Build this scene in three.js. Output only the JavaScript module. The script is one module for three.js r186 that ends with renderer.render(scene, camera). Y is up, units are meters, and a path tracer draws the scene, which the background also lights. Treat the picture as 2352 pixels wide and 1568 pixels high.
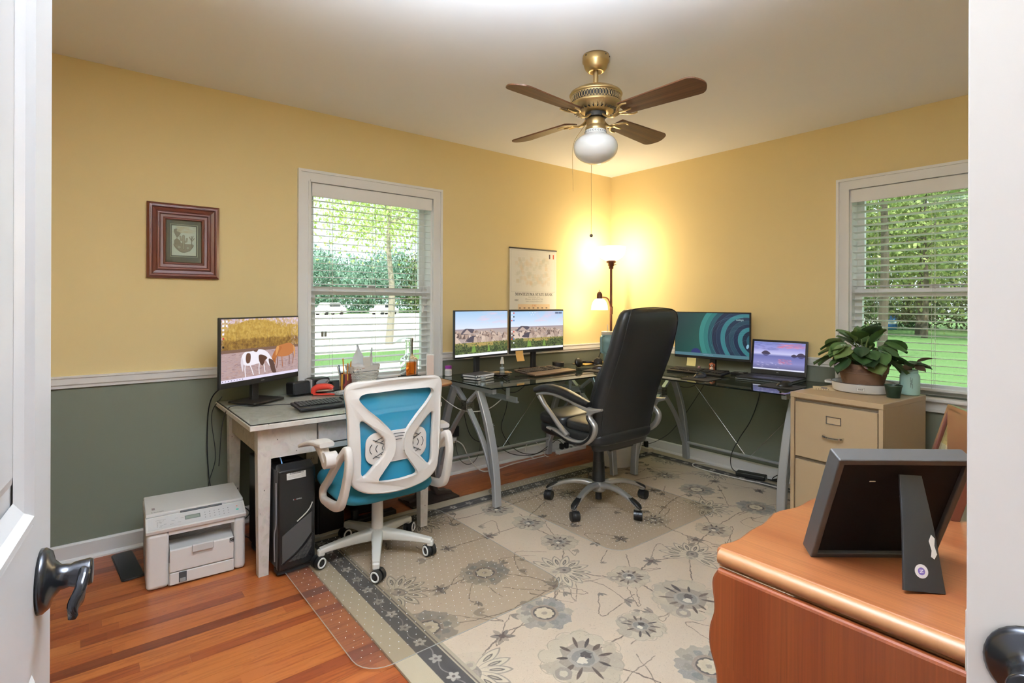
import * as THREE from 'three';
import { RoundedBoxGeometry } from 'three/addons/geometries/RoundedBoxGeometry.js';
import { mergeGeometries, toCreasedNormals } from 'three/addons/utils/BufferGeometryUtils.js';
import { RectAreaLightUniformsLib } from 'three/addons/lights/RectAreaLightUniformsLib.js';

// ---------------------------------------------------------------- camera, sky, sun, exposure
const scene = new THREE.Scene();
const renderer = new THREE.WebGLRenderer({ antialias: true });
renderer.toneMapping = THREE.LinearToneMapping;
renderer.toneMappingExposure = 1.12;
renderer.shadowMap.enabled = true;
RectAreaLightUniformsLib.init();

// The room's far corner is the origin: the left wall runs along -x (z = 0), the right wall along +z (x = 0).
const camera = new THREE.PerspectiveCamera(2 * Math.atan(784 / 1240) * 180 / Math.PI, 2352 / 1568, 0.05, 400);
{
  const a = Math.atan(995 / 1240), roll = 0.0035;
  const f = new THREE.Vector3(Math.sin(a), 0, -Math.cos(a)), r0 = new THREE.Vector3(Math.cos(a), 0, Math.sin(a)), u0 = new THREE.Vector3(0, 1, 0);
  const r = r0.clone().multiplyScalar(Math.cos(roll)).addScaledVector(u0, Math.sin(roll));
  const u = u0.clone().multiplyScalar(Math.cos(roll)).addScaledVector(r0, -Math.sin(roll));
  camera.position.set(-3.8956, 1.259, 3.3715);
  camera.quaternion.setFromRotationMatrix(new THREE.Matrix4().makeBasis(r, u, f.clone().negate()));
  camera.setViewOffset(2352, 1568, 0, 88, 2352, 1568);   // shift lens: verticals stay upright
}
scene.background = new THREE.Color(0.86, 0.94, 1.0);
scene.backgroundIntensity = 1.45;
const sun = new THREE.DirectionalLight(new THREE.Color(1.0, 0.95, 0.86), 7);
sun.position.set(-9, 22, 12); sun.target.position.set(0, 0, 0);
sun.castShadow = true; sun.shadow.radius = 1;
Object.assign(sun.shadow.camera, { left: -40, right: 40, top: 40, bottom: -40, near: 1, far: 120 });
scene.add(sun, sun.target);

const HALL_FILL = { ceiling: 3.0, window: 1.5 };   // strengths of the added, unseen hallway lamps and glowing window panel
const FILL_FLASH = 104;                              // strength of the added fill flash, bounced off the ceiling out of view

// ---------------------------------------------------------------- helpers
let seed = 7;
const rnd = () => { seed = (seed * 16807) % 2147483647; return (seed - 1) / 2147483646; };
const rr = (a, b) => a + (b - a) * rnd();
const V = (x, y, z) => new THREE.Vector3(x, y, z);
const lin = (r, g, b) => new THREE.Color().setRGB(r, g, b);
const srgb = (h) => new THREE.Color(h);
const PI = Math.PI;

function M(color, rough = 0.6, opt = {}) {
  const phys = ['transmission', 'clearcoat', 'sheen', 'ior', 'thickness', 'attenuationColor', 'specularIntensity'].some((k) => k in opt);
  return new (phys ? THREE.MeshPhysicalMaterial : THREE.MeshStandardMaterial)({ color: new THREE.Color(color), roughness: rough, metalness: 0, ...opt });
}
function canvasTex(w, h, draw, { color = true, repeat } = {}) {
  const c = document.createElement('canvas'); c.width = w; c.height = h;
  draw(c.getContext('2d'), w, h);
  const t = new THREE.CanvasTexture(c);
  if (color) t.colorSpace = THREE.SRGBColorSpace;
  t.wrapS = t.wrapT = repeat ? THREE.RepeatWrapping : THREE.ClampToEdgeWrapping;
  if (Array.isArray(repeat)) t.repeat.set(...repeat);
  return t;
}
const taken = {};
function numbered(name) { const n = taken[name] ?? 0; taken[name] = n + 1; return n ? `${name}_${String(n).padStart(3, '0')}` : name; }
function shadows(o) { o.castShadow = true; o.receiveShadow = true; return o; }
function thing(name, label, category, pos = [0, 0, 0], turn = 0, group) {
  const o = new THREE.Group(); o.name = numbered(name); o.position.set(...pos); o.rotation.y = turn;
  o.userData = { label, category }; if (group) o.userData.group = group;
  scene.add(o); return o;
}
function struct(name, label) { const o = new THREE.Group(); o.name = name; o.userData = { kind: 'structure', label, category: name.split('_')[0] }; scene.add(o); return o; }
function part(parent, name, geo, mat, pos, rot, label) {
  const m = shadows(new THREE.Mesh(Array.isArray(geo) ? merge(geo) : geo, mat)); m.name = name;
  if (pos) m.position.set(...pos);
  if (rot) m.rotation.set(...rot);
  if (label) m.userData.label = label;
  parent.add(m); return m;
}
function solo(name, label, category, geo, mat, pos = [0, 0, 0], rot, group) {
  const m = part(scene, numbered(name), geo, mat, pos, rot); m.userData = { label, category }; if (group) m.userData.group = group; return m;
}
function norm(g) { let q = g.index ? g.toNonIndexed() : g; for (const k of Object.keys(q.attributes)) if (!['position', 'normal', 'uv'].includes(k)) q.deleteAttribute(k); if (!q.attributes.normal) q.computeVertexNormals(); if (!q.attributes.uv) q.setAttribute('uv', new THREE.BufferAttribute(new Float32Array(q.attributes.position.count * 2), 2)); return q; }
function merge(list) { return mergeGeometries(list.map(norm)); }
function at(g, x = 0, y = 0, z = 0, rx = 0, ry = 0, rz = 0) { return g.applyMatrix4(new THREE.Matrix4().compose(V(x, y, z), new THREE.Quaternion().setFromEuler(new THREE.Euler(rx, ry, rz)), V(1, 1, 1))); }
const bx = (w, h, d, x = 0, y = 0, z = 0) => new THREE.BoxGeometry(w, h, d).translate(x, y, z);
const span = (x0, x1, y0, y1, z0, z1) => bx(x1 - x0, y1 - y0, z1 - z0, (x0 + x1) / 2, (y0 + y1) / 2, (z0 + z1) / 2);
const rb = (w, h, d, r = 0.004, x = 0, y = 0, z = 0, s = 2) => new RoundedBoxGeometry(w, h, d, s, Math.min(r, w / 2.01, h / 2.01, d / 2.01)).translate(x, y, z);
const cyl = (r0, r1, h, x = 0, y = 0, z = 0, n = 24) => new THREE.CylinderGeometry(r1, r0, h, n).translate(x, y, z);   // r0 at the foot, r1 at the top, centred on y
const ball = (r, x = 0, y = 0, z = 0, n = 20) => new THREE.SphereGeometry(r, n, Math.round(n * 0.7)).translate(x, y, z);
const lathe = (pts, n = 40) => new THREE.LatheGeometry(pts.map(([x, y]) => new THREE.Vector2(x, y)), n);
function tube(pts, r, seg = 0, rs = 8, closed = false) {
  const c = new THREE.CatmullRomCurve3(pts.map((p) => (p.isVector3 ? p : V(...p))), closed, 'centripetal');
  return new THREE.TubeGeometry(c, seg || Math.max(8, pts.length * 6), r, rs, closed);
}
const rod = (a, b, r, n = 8) => { const A = V(...a), B = V(...b), d = B.clone().sub(A), g = new THREE.CylinderGeometry(r, r, d.length(), n); g.applyQuaternion(new THREE.Quaternion().setFromUnitVectors(V(0, 1, 0), d.normalize())); return g.translate((A.x + B.x) / 2, (A.y + B.y) / 2, (A.z + B.z) / 2); };
function shapeOf(pts) { const s = new THREE.Shape(); pts.forEach(([x, y], i) => (i ? s.lineTo(x, y) : s.moveTo(x, y))); s.closePath(); return s; }
function smooth(pts, n = 60, closed = true) { return new THREE.CatmullRomCurve3(pts.map(([x, y]) => V(x, y, 0)), closed, 'centripetal').getPoints(n).map((p) => [p.x, p.y]).slice(0, closed ? -1 : undefined); }
function rectShape(w, h, r) { const s = new THREE.Shape(), x = w / 2, y = h / 2; s.moveTo(-x + r, -y); s.lineTo(x - r, -y); s.absarc(x - r, -y + r, r, -PI / 2, 0); s.lineTo(x, y - r); s.absarc(x - r, y - r, r, 0, PI / 2); s.lineTo(-x + r, y); s.absarc(-x + r, y - r, r, PI / 2, PI); s.lineTo(-x, -y + r); s.absarc(-x + r, -y + r, r, PI, 1.5 * PI); return s; }
function ext(shape, depth, bevel = 0, seg = 12) {   // extruded along +z from z = 0 to z = depth, bevel inside
  const g = new THREE.ExtrudeGeometry(shape, { depth: depth - 2 * bevel, bevelEnabled: bevel > 0, bevelThickness: bevel, bevelSize: bevel, bevelOffset: -bevel, bevelSegments: 2, curveSegments: seg });
  return g.translate(0, 0, bevel);
}
// A bar of rounded-rectangle section swept along a path; side = direction of its width w, t = its thickness (numbers or one per point)
function sweep(path, side, w, t, { n = 24, round = 0.3, k = 3, closed = false, ease = true } = {}) {
  const raw = path.map((p) => (p.isVector3 ? p : V(...p)));
  const curve = ease ? new THREE.CatmullRomCurve3(raw, closed, 'centripetal') : null;
  const pts = ease ? curve.getPoints(n) : raw; if (closed && ease) pts.pop();
  const S = (side.isVector3 ? side.clone() : V(...side)).normalize(), N = pts.length;
  const pick = (a, i) => { if (!Array.isArray(a)) return a; const s = i / (N - 1) * (a.length - 1), j = Math.min(a.length - 2, Math.floor(s)); return a[j] + (a[j + 1] - a[j]) * (s - j); };
  const ring = [];
  for (let q = 0; q < 4; q++) for (let j = 0; j <= k; j++) { const an = (q + j / k) * PI / 2; ring.push([[1, 1], [-1, 1], [-1, -1], [1, -1]][q].concat(Math.cos(an), Math.sin(an))); }
  const pos = [], uv = [], idx = [], R = ring.length;
  for (let i = 0; i < N; i++) {
    const a = pts[closed ? (i - 1 + N) % N : Math.max(0, i - 1)], b = pts[closed ? (i + 1) % N : Math.min(N - 1, i + 1)];
    const T = b.clone().sub(a).normalize(), U = T.clone().cross(S).normalize(), S2 = U.clone().cross(T).normalize();
    const hw = pick(w, i) / 2, ht = pick(t, i) / 2, rad = Math.min(hw, ht) * 2 * Math.min(round, 0.499);
    ring.forEach(([sx, sy, cx, cy], j) => { const x = sx * (hw - rad) + cx * rad, y = sy * (ht - rad) + cy * rad; const p = pts[i].clone().addScaledVector(S2, x).addScaledVector(U, y); pos.push(p.x, p.y, p.z); uv.push(j / R, i / N); });
  }
  const rows = closed ? N : N - 1;
  for (let i = 0; i < rows; i++) for (let j = 0; j < R; j++) { const a = i * R + j, b = i * R + (j + 1) % R, c = ((i + 1) % N) * R + j, d = ((i + 1) % N) * R + (j + 1) % R; idx.push(a, b, c, b, d, c); }
  if (!closed) for (let j = 1; j < R - 1; j++) { idx.push(0, j + 1, j); const o = (N - 1) * R; idx.push(o, o + j, o + j + 1); }
  const g = new THREE.BufferGeometry(); g.setAttribute('position', new THREE.Float32BufferAttribute(pos, 3)); g.setAttribute('uv', new THREE.Float32BufferAttribute(uv, 2)); g.setIndex(idx);
  return toCreasedNormals(g.toNonIndexed(), 0.7);
}
// A surface from rows of points (each row the same length)
function skin(rows, closeU = false) {
  const R = rows.length, C = rows[0].length, pos = [], uv = [], idx = [];
  rows.forEach((row, i) => row.forEach((p, j) => { pos.push(...(p.isVector3 ? p.toArray() : p)); uv.push(j / (C - 1), i / (R - 1)); }));
  for (let i = 0; i < R - 1; i++) for (let j = 0; j < (closeU ? C : C - 1); j++) { const a = i * C + j, b = i * C + (j + 1) % C, c = a + C, d = b + C; idx.push(a, b, c, b, d, c); }
  const g = new THREE.BufferGeometry(); g.setAttribute('position', new THREE.Float32BufferAttribute(pos, 3)); g.setAttribute('uv', new THREE.Float32BufferAttribute(uv, 2)); g.setIndex(idx); g.computeVertexNormals(); return g;
}
function uvScale(g, sx, sy, ox = 0, oy = 0) { const u = g.attributes.uv; for (let i = 0; i < u.count; i++) u.setXY(i, u.getX(i) * sx + ox, u.getY(i) * sy + oy); return g; }
// world-planar uv in metres: picks the plane from each face's normal
function boxUV(g, s = 1, ox = 0, oy = 0) {
  g = norm(g); const p = g.attributes.position, n = g.attributes.normal, u = g.attributes.uv;
  for (let i = 0; i < p.count; i++) { const ax = Math.abs(n.getX(i)), ay = Math.abs(n.getY(i)), az = Math.abs(n.getZ(i)); const [a, b] = ay >= ax && ay >= az ? [p.getX(i), p.getZ(i)] : ax >= az ? [p.getZ(i), p.getY(i)] : [p.getX(i), p.getY(i)]; u.setXY(i, a * s + ox, b * s + oy); }
  return g;
}
const noiseTex = (w, h, lo, hi, blur = 1, color = false) => canvasTex(w, h, (c) => {
  const im = c.createImageData(w, h);
  for (let i = 0; i < w * h; i++) { const v = lo + (hi - lo) * rnd(); im.data.set([v, v, v, 255], i * 4); }
  c.putImageData(im, 0, 0);
}, { color, repeat: true });

// ---------------------------------------------------------------- shared materials
const fine = noiseTex(256, 256, 90, 165);
const MAT = {
  white: M('#e9e6e3', 0.45), trim: M('#eeecea', 0.4), ceiling: M('#f0eeee', 0.9),
  black: M('#141414', 0.45), blackGloss: M('#0e0e0f', 0.2), blackMatte: M('#1a1a1a', 0.8), darkGrey: M('#333334', 0.5), grey: M('#8b8c8c', 0.5),
  silver: M('#b9bbbd', 0.38, { metalness: 0.55 }), chrome: M('#dcdcdc', 0.12, { metalness: 1 }), cable: M('#111111', 0.5), cableWhite: M('#dcd8d0', 0.5),
  paper: M('#e8e6e0', 0.9), brass: M('#a8894f', 0.34, { metalness: 0.9 }), plasticWhite: M('#e6e2de', 0.38),
  glass: M('#f4faf8', 0.02, { transmission: 1, ior: 1.5 }),
};

// ---------------------------------------------------------------- room shell
const H = 2.44, RAIL = 0.90;
const yellow = M('#e0c994', 0.82, { bumpMap: fine, bumpScale: 0.0004 }), olive = M('#696b5a', 0.82, { bumpMap: fine, bumpScale: 0.0004 });
const WIN = { y0: 0.72, y1: 2.0 };                      // both window openings
const W1 = [-2.79, -1.925], W2 = [2.012, 2.877];        // along x on the left wall, along z on the right wall

function windowWall(name, label, along, end, hole) {      // two-tone wall with one opening, 0.14 m thick, outside the room
  const g = struct(name, label), Y = 0.868;
  const seg = (a0, a1, y0, y1) => boxUV(along === 'x' ? span(a0, a1, y0, y1, -0.14, 0) : span(0, 0.14, y0, y1, a0, a1), 3);
  const [a, b] = hole, lo = Math.min(0, end), hi = Math.max(0, end);
  part(g, 'upper_wall', [seg(lo, a, Y, H), seg(b, hi, Y, H), seg(a, b, WIN.y1, H)], yellow);
  part(g, 'lower_wall', [seg(lo, a, 0, Y), seg(b, hi, 0, Y), seg(a, b, 0, WIN.y0)], olive);
  return g;
}
windowWall('wall_left', 'yellow wall over olive green, with the desk window', 'x', -4.29, W1);
windowWall('wall_right', 'yellow wall over olive green, behind the glass desk and cabinet', 'z', 4.14, W2);
// walls beside and behind the camera
const plainWall = (name, label, x, z, len, turn) => {
  const g = struct(name, label); g.position.set(x, 0, z); g.rotation.y = turn;
  part(g, 'upper_wall', bx(len, H - 0.868, 0.12, 0, (H + 0.868) / 2, 0), yellow); part(g, 'lower_wall', bx(len, 0.868, 0.12, 0, 0.434, 0), olive); return g;
};
plainWall('wall_side', 'yellow and olive wall beside the entry', -4.23, 1.44, 3.02, PI / 2);
plainWall('wall_rear', 'yellow and olive wall behind the wooden table', -1.5, 4.06, 3.1, 0);
{ // the slanted wall with the doorway: x - z + 7.09 = 0
  const g = struct('wall_entry', 'slanted wall with the double doorway'); g.position.set(-3.6175, 0, 3.4725); g.rotation.y = -PI / 4;
  part(g, 'upper_wall', [bx(0.26, H - 0.868, 0.1, -0.675, (H + 0.868) / 2, 0.05), bx(0.26, H - 0.868, 0.1, 0.675, (H + 0.868) / 2, 0.05), bx(1.1, H - 2.12, 0.1, 0, (H + 2.12) / 2, 0.05)], yellow);
  part(g, 'lower_wall', [bx(0.26, 0.868, 0.1, -0.675, 0.434, 0.05), bx(0.26, 0.868, 0.1, 0.675, 0.434, 0.05)], olive);
}
{ const c = struct('ceiling', 'smooth off-white ceiling'); part(c, 'ceiling_board', span(-6.6, 0.14, H, H + 0.12, -0.14, 6.6), MAT.ceiling); }

// hallway behind the camera: pale walls, plus unseen lamps and a glowing window panel added for fill light
{
  const pale = M('#ddd9d2', 0.85);
  const h1 = struct('wall_hall', 'pale walls of the hallway behind the camera');
  part(h1, 'hall_side', span(-6.6, -6.5, 0, H, 2.6, 6.6), pale);
  part(h1, 'hall_end', span(-6.6, 0.14, 0, H, 6.5, 6.6), pale);
  part(h1, 'hall_left', span(-6.5, -4.29, 0, H, 2.6, 2.7), pale);
  part(h1, 'hall_right', span(0.0, 0.14, 0, H, 4.12, 6.5), pale);
  const hf = struct('floor_hall', 'wood floor of the hallway'); part(hf, 'floorboards', span(-6.6, 0.14, -0.12, -0.002, -0.14, 6.6), M('#9a5a30', 0.5));
  const glow = (p) => { const m = M('#ffffff', 0.6); m.emissive = new THREE.Color(1, 0.985, 0.96); m.emissiveIntensity = p; return m; };
  [[-4.55, 3.95], [-5.4, 4.9]].forEach(([lx, lz], i) => {  // invented ceiling lamps, out of view, added to brighten the room
    const l = thing('added_hall_lamp', i ? 'added unseen fill lamp deeper in the hallway behind the camera' : 'added unseen fill lamp in the hallway just behind the camera', 'ceiling lamp', [lx, H, lz]);
    part(l, 'added_lamp_frame', bx(0.66, 0.04, 0.66, 0, -0.02, 0), MAT.trim); part(l, 'added_lamp_diffuser', rb(0.6, 0.02, 0.6, 0.008, 0, -0.05, 0), glow(1.2));
    const L = new THREE.RectAreaLight(new THREE.Color(1, 0.985, 0.96), HALL_FILL.ceiling, 0.58, 0.58); L.name = 'added_lamp_light'; L.position.set(0, -0.065, 0); L.rotation.x = -PI / 2; l.add(L);
  });
  // added glowing window panel behind the camera, facing the room as fill
  const w = struct('window_3', 'added unseen glowing window panel behind the camera for fill light'); w.position.set(-5.35, 0, 5.18); w.rotation.y = -0.676;
  part(w, 'hall_corner', bx(2.6, H, 0.08, 0, H / 2, 0.1), pale);
  part(w, 'added_window_frame', [bx(1.9, 0.06, 0.08, 0, 2.3, 0), bx(1.9, 0.06, 0.08, 0, 0.25, 0), bx(0.06, 2.1, 0.08, -0.93, 1.28, 0), bx(0.06, 2.1, 0.08, 0.93, 1.28, 0)], MAT.trim);
  part(w, 'added_window_pane', bx(1.8, 2.0, 0.01, 0, 1.28, 0), glow(0.9));
  const L = new THREE.RectAreaLight(new THREE.Color(0.93, 0.97, 1.0), HALL_FILL.window, 1.7, 1.9); L.name = 'added_window_light'; L.position.set(0, 1.28, -0.03); w.add(L);
}

// flash head added out of view, turned up to the ceiling to fill the room
{
  const f = thing('added_fill_flash', 'added unseen flash head turned up to the ceiling for fill light', 'flash', [-3.5, 1.76, 2.9]);
  f.rotation.set(0, -0.68, 0);
  const head = M('#ffffff', 0.4); head.emissive = new THREE.Color(1, 1, 1); head.emissiveIntensity = 1;
  part(f, 'fill_flash_body', [rb(0.07, 0.1, 0.05, 0.008, 0, -0.06, 0.02), at(rb(0.075, 0.045, 0.09, 0.008), 0, 0.0, 0, 0.95, 0, 0)], MAT.black);
  part(f, 'fill_flash_lamp', at(rb(0.066, 0.036, 0.004, 0.001, 0, 0, -0.047), 0, 0, 0, 0.95, 0, 0), head);
  const L = new THREE.SpotLight(new THREE.Color(0.72, 0.85, 1.0), FILL_FLASH, 0, 1.15, 0.9, 2); L.name = 'fill_flash_light'; L.castShadow = true; L.shadow.radius = 2;
  L.position.set(0, 0.06, -0.06); L.target.position.set(0, 0.86, -0.22); f.add(L, L.target);
}

// floor of narrow red-brown strips running along x, each strip a plank with its own edges
{
  const grain = canvasTex(1024, 256, (c, w, h) => {
    c.fillStyle = '#ffffff'; c.fillRect(0, 0, w, h);
    for (let i = 0; i < 900; i++) { const y = rnd() * h, x = rnd() * w, l = rr(60, 420); c.strokeStyle = `rgba(${90 + rnd() * 60 | 0},${40 + rnd() * 30 | 0},${10 + rnd() * 20 | 0},${rr(0.03, 0.16)})`; c.lineWidth = rr(0.6, 2.2); c.beginPath(); c.moveTo(x, y); c.bezierCurveTo(x + l * 0.3, y + rr(-4, 4), x + l * 0.6, y + rr(-4, 4), x + l, y + rr(-3, 3)); c.stroke(); }
    for (let i = 0; i < 160; i++) { c.fillStyle = `rgba(70,25,8,${rr(0.05, 0.2)})`; c.fillRect(rnd() * w, rnd() * h, rr(6, 30), rr(0.8, 1.6)); }
  }, { repeat: true });
  const tones = ['#9c5429', '#944d25', '#884321', '#a35c2e', '#7d3c1f', '#a86231', '#965027', '#6b331c'];
  const mats = tones.map((t) => M(t, 0.36, { map: grain }));
  const lengths = [0.55, 0.8, 1.1, 1.4, 1.75], geos = [];
  const PW = 0.0572;
  lengths.forEach((L, li) => { for (let v = 0; v < 3; v++) { const g = boxUV(bx(L - 0.0008, 0.018, PW - 0.0007, 0, -0.009, 0), 1.1, rnd() * 3, rnd() * 5); geos.push([L, g]); } });
  const floor = struct('floor', 'narrow red-brown hardwood strip floor');
  part(floor, 'subfloor', span(-4.2, 0, -0.05, -0.018, 0, 4.0), M('#3a2416', 0.9));
  for (let r = 0; r < 70; r++) {
    const z = 0.002 + PW * (r + 0.5); let x = -4.25 - rnd() * 0.5;
    const xmax = Math.min(0, 0.0), xmin = Math.max(-4.17, z > 2.95 ? z - 7.12 : -9);
    while (x < xmax) {
      const [L, g] = geos[Math.floor(rnd() * geos.length)], x1 = Math.min(x + L, xmax);
      let m = mats[Math.floor(rnd() * mats.length)]; if (m === mats[7] && rnd() < 0.5) m = mats[1];
      const a = Math.max(x, xmin);
      if (x1 - a > 0.03) { const whole = x1 - x > L - 1e-6 && a === x; part(floor, 'plank', whole ? g : boxUV(bx(x1 - a - 0.0008, 0.018, PW - 0.0007, 0, -0.009, 0), 1.1, rnd() * 3, rnd() * 5), m, [(a + x1) / 2, 0, z]); }
      x += L;
    }
  }
}

// chair rail and baseboards
{
  const prof = (pts) => shapeOf(pts);
  const railP = [[0, 0], [0.012, 0], [0.012, 0.012], [0.02, 0.018], [0.02, 0.045], [0.026, 0.05], [0.026, 0.058], [0, 0.058]];
  const baseP = [[0, 0], [0.026, 0], [0.026, 0.008], [0.02, 0.018], [0.014, 0.02], [0.014, 0.082], [0.008, 0.09], [0, 0.09]];
  const runX = (name, label, P, y, a, b) => { const g = new THREE.ExtrudeGeometry(prof(P), { depth: b - a, bevelEnabled: false }); g.applyMatrix4(new THREE.Matrix4().set(0, 0, 1, 0, 0, 1, 0, 0, 1, 0, 0, 0, 0, 0, 0, 1)); const o = struct(name, label); part(o, 'moulding', g, MAT.trim, [a, y, 0]); flip(g); return o; };
  const runZ = (name, label, P, y, a, b) => { const g = new THREE.ExtrudeGeometry(prof(P), { depth: b - a, bevelEnabled: false }); g.applyMatrix4(new THREE.Matrix4().makeScale(-1, 1, 1)); const o = struct(name, label); part(o, 'moulding', g, MAT.trim, [0, y, a]); flip(g); return o; };
  function flip(g) { if (!g.index) { const q = ['position', 'normal', 'uv']; for (const k of q) { const A = g.attributes[k], n = A.itemSize, b = A.array; for (let i = 0; i < A.count; i += 3) for (let c = 0; c < n; c++) { const s = b[(i + 1) * n + c]; b[(i + 1) * n + c] = b[(i + 2) * n + c]; b[(i + 2) * n + c] = s; } } } g.computeVertexNormals(); }
  runX('trim_1', 'white chair rail left of the desk window', railP, RAIL - 0.058, -4.17, -2.864);
  runX('trim_2', 'white chair rail between the desk window and the far corner', railP, RAIL - 0.058, -1.862, 0);
  runZ('trim_3', 'white chair rail behind the laptop', railP, RAIL - 0.058, 0, 1.948);
  runZ('trim_4', 'white chair rail past the right window', railP, RAIL - 0.058, 2.942, 4);
  runX('baseboard_left', 'white baseboard under the left wall', baseP, 0, -4.17, 0);
  runZ('baseboard_right', 'white baseboard under the right wall', baseP, 0, 0, 4);
}

// ---------------------------------------------------------------- windows: built along local x, room side = +z
function buildWindow(name, label, pos, turn, stool) {
  const w = struct(name, label); w.position.set(...pos); w.rotation.y = turn;           // origin: middle of the opening at floor height
  const hw = 0.4325, { y0, y1 } = WIN, t = MAT.trim;
  const cas = (a, b, c, d) => { const W = b - a, Hh = d - c; return [bx(W, Hh, 0.016, (a + b) / 2, (c + d) / 2, 0.008)]; };
  // stepped casing: broad board, inner bead and outer back-band
  part(w, 'casing_side', [...cas(-hw - 0.072, -hw, y0 - 0.02, y1 + 0.056), bx(0.016, y1 - y0 + 0.076, 0.026, -hw - 0.066, (y0 + y1) / 2 + 0.018, 0.013), bx(0.014, y1 - y0, 0.022, -hw - 0.006, (y0 + y1) / 2, 0.011)], t);
  part(w, 'casing_side', [...cas(hw, hw + 0.072, y0 - 0.02, y1 + 0.056), bx(0.016, y1 - y0 + 0.076, 0.026, hw + 0.066, (y0 + y1) / 2 + 0.018, 0.013), bx(0.014, y1 - y0, 0.022, hw + 0.006, (y0 + y1) / 2, 0.011)], t);
  part(w, 'casing_head', [...cas(-hw, hw, y1, y1 + 0.056), bx(2 * hw + 0.148, 0.016, 0.0264, 0, y1 + 0.064, 0.0132), bx(2 * hw, 0.014, 0.022, 0, y1 + 0.006, 0.011)], t);
  part(w, 'window_sill', [rb(2 * hw + 0.18, 0.024, 0.07, 0.008, 0, y0 - 0.012, 0.02), bx(2 * hw, 0.02, 0.1, 0, y0 - 0.01, -0.05)], t);
  part(w, 'apron', [bx(2 * hw + 0.14, 0.06, 0.016, 0, y0 - 0.055, 0.008), bx(2 * hw + 0.14, 0.014, 0.024, 0, y0 - 0.078, 0.012)], t);
  part(w, 'jamb', [bx(0.012, y1 - y0, 0.14, -hw + 0.006, (y0 + y1) / 2, -0.07), bx(0.012, y1 - y0, 0.14, hw - 0.006, (y0 + y1) / 2, -0.07), bx(2 * hw, 0.012, 0.14, 0, y1 - 0.006, -0.07)], t);
  const sash = (nm, ya, yb, z, top, bot) => {
    const s = part(w, nm, [bx(0.042, yb - ya, 0.03, -hw + 0.033, (ya + yb) / 2, z), bx(0.042, yb - ya, 0.03, hw - 0.033, (ya + yb) / 2, z), bx(2 * hw - 0.1, top, 0.03, 0, yb - top / 2, z), bx(2 * hw - 0.1, bot, 0.03, 0, ya + bot / 2, z)], t);
    part(s, 'pane', bx(2 * hw - 0.1, yb - ya - top - bot, 0.004, 0, (ya + yb + bot - top) / 2, z), MAT.glass);
  };
  sash('upper_sash', 1.31, y1 - 0.01, -0.105, 0.05, 0.05); sash('lower_sash', y0 + 0.005, 1.36, -0.07, 0.052, 0.06);
  part(w, 'sash_lock', rb(0.05, 0.014, 0.03, 0.004, 0, 1.365, -0.065), MAT.plasticWhite);
  return w;
}
buildWindow('window_1', 'white double-hung window behind the white desk', [(W1[0] + W1[1]) / 2, 0, 0], 0);
buildWindow('window_2', 'white double-hung window behind the potted plant', [0, 0, (W2[0] + W2[1]) / 2], -PI / 2);

function buildBlind(label, pos, turn, bottom, tilt, wandSide, clips) {
  const b = thing('window_blind', label, 'blind', pos, turn);
  const wht = M('#eceae8', 0.5), hw = 0.418, zc = -0.022;
  part(b, 'head_valance', [rb(2 * hw + 0.01, 0.082, 0.012, 0.004, 0, 1.953, 0.012), bx(2 * hw, 0.04, 0.05, 0, 1.965, -0.022)], wht);
  const slat = at(rb(2 * hw - 0.005, 0.003, 0.05, 0.0014, 0, 0, 0, 1), 0, 0, 0, tilt, 0, 0);
  let n = 0; for (let y = 1.893; y > bottom + 0.03; y -= 0.0432) { part(b, 'slat', slat, wht, [0, y, zc]); n++; }
  part(b, 'bottom_rail', rb(2 * hw - 0.005, 0.016, 0.05, 0.004, 0, bottom + 0.008, zc), wht);
  const cord = M('#dfddd8', 0.7);
  for (const x of [-0.29, 0.0, 0.3]) part(b, 'ladder_cord', [rod([x, 1.93, zc + 0.024], [x, bottom + 0.01, zc + 0.024], 0.0008, 5), rod([x, 1.93, zc - 0.024], [x, bottom + 0.01, zc - 0.024], 0.0008, 5), rod([x + 0.012, 1.93, zc], [x + 0.012, bottom, zc], 0.0008, 5)], cord);
  part(b, 'lift_cord', [rod([wandSide, 1.92, zc + 0.03], [wandSide, 1.24, zc + 0.03], 0.0012, 5), at(lathe([[0.0001, 0], [0.008, 0.004], [0.006, 0.03], [0.009, 0.036], [0.004, 0.05], [0.0001, 0.052]], 12), wandSide, 1.19, zc + 0.03)], wht);
  if (clips) part(b, 'clip', clips.map(([x, y]) => rb(0.013, 0.032, 0.012, 0.003, x, y, zc + 0.03)), M('#6f6f62', 0.5));
}
buildBlind('white wood blind in the window behind the white desk', [(W1[0] + W1[1]) / 2, 0, 0], 0, 0.752, 0.09, 0.352, [[-0.353, 1.062], [-0.334, 1.062]]);
buildBlind('white wood blind in the window behind the potted plant', [0, 0, (W2[0] + W2[1]) / 2], -PI / 2, 0.752, -0.12, 0.36, null);

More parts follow.
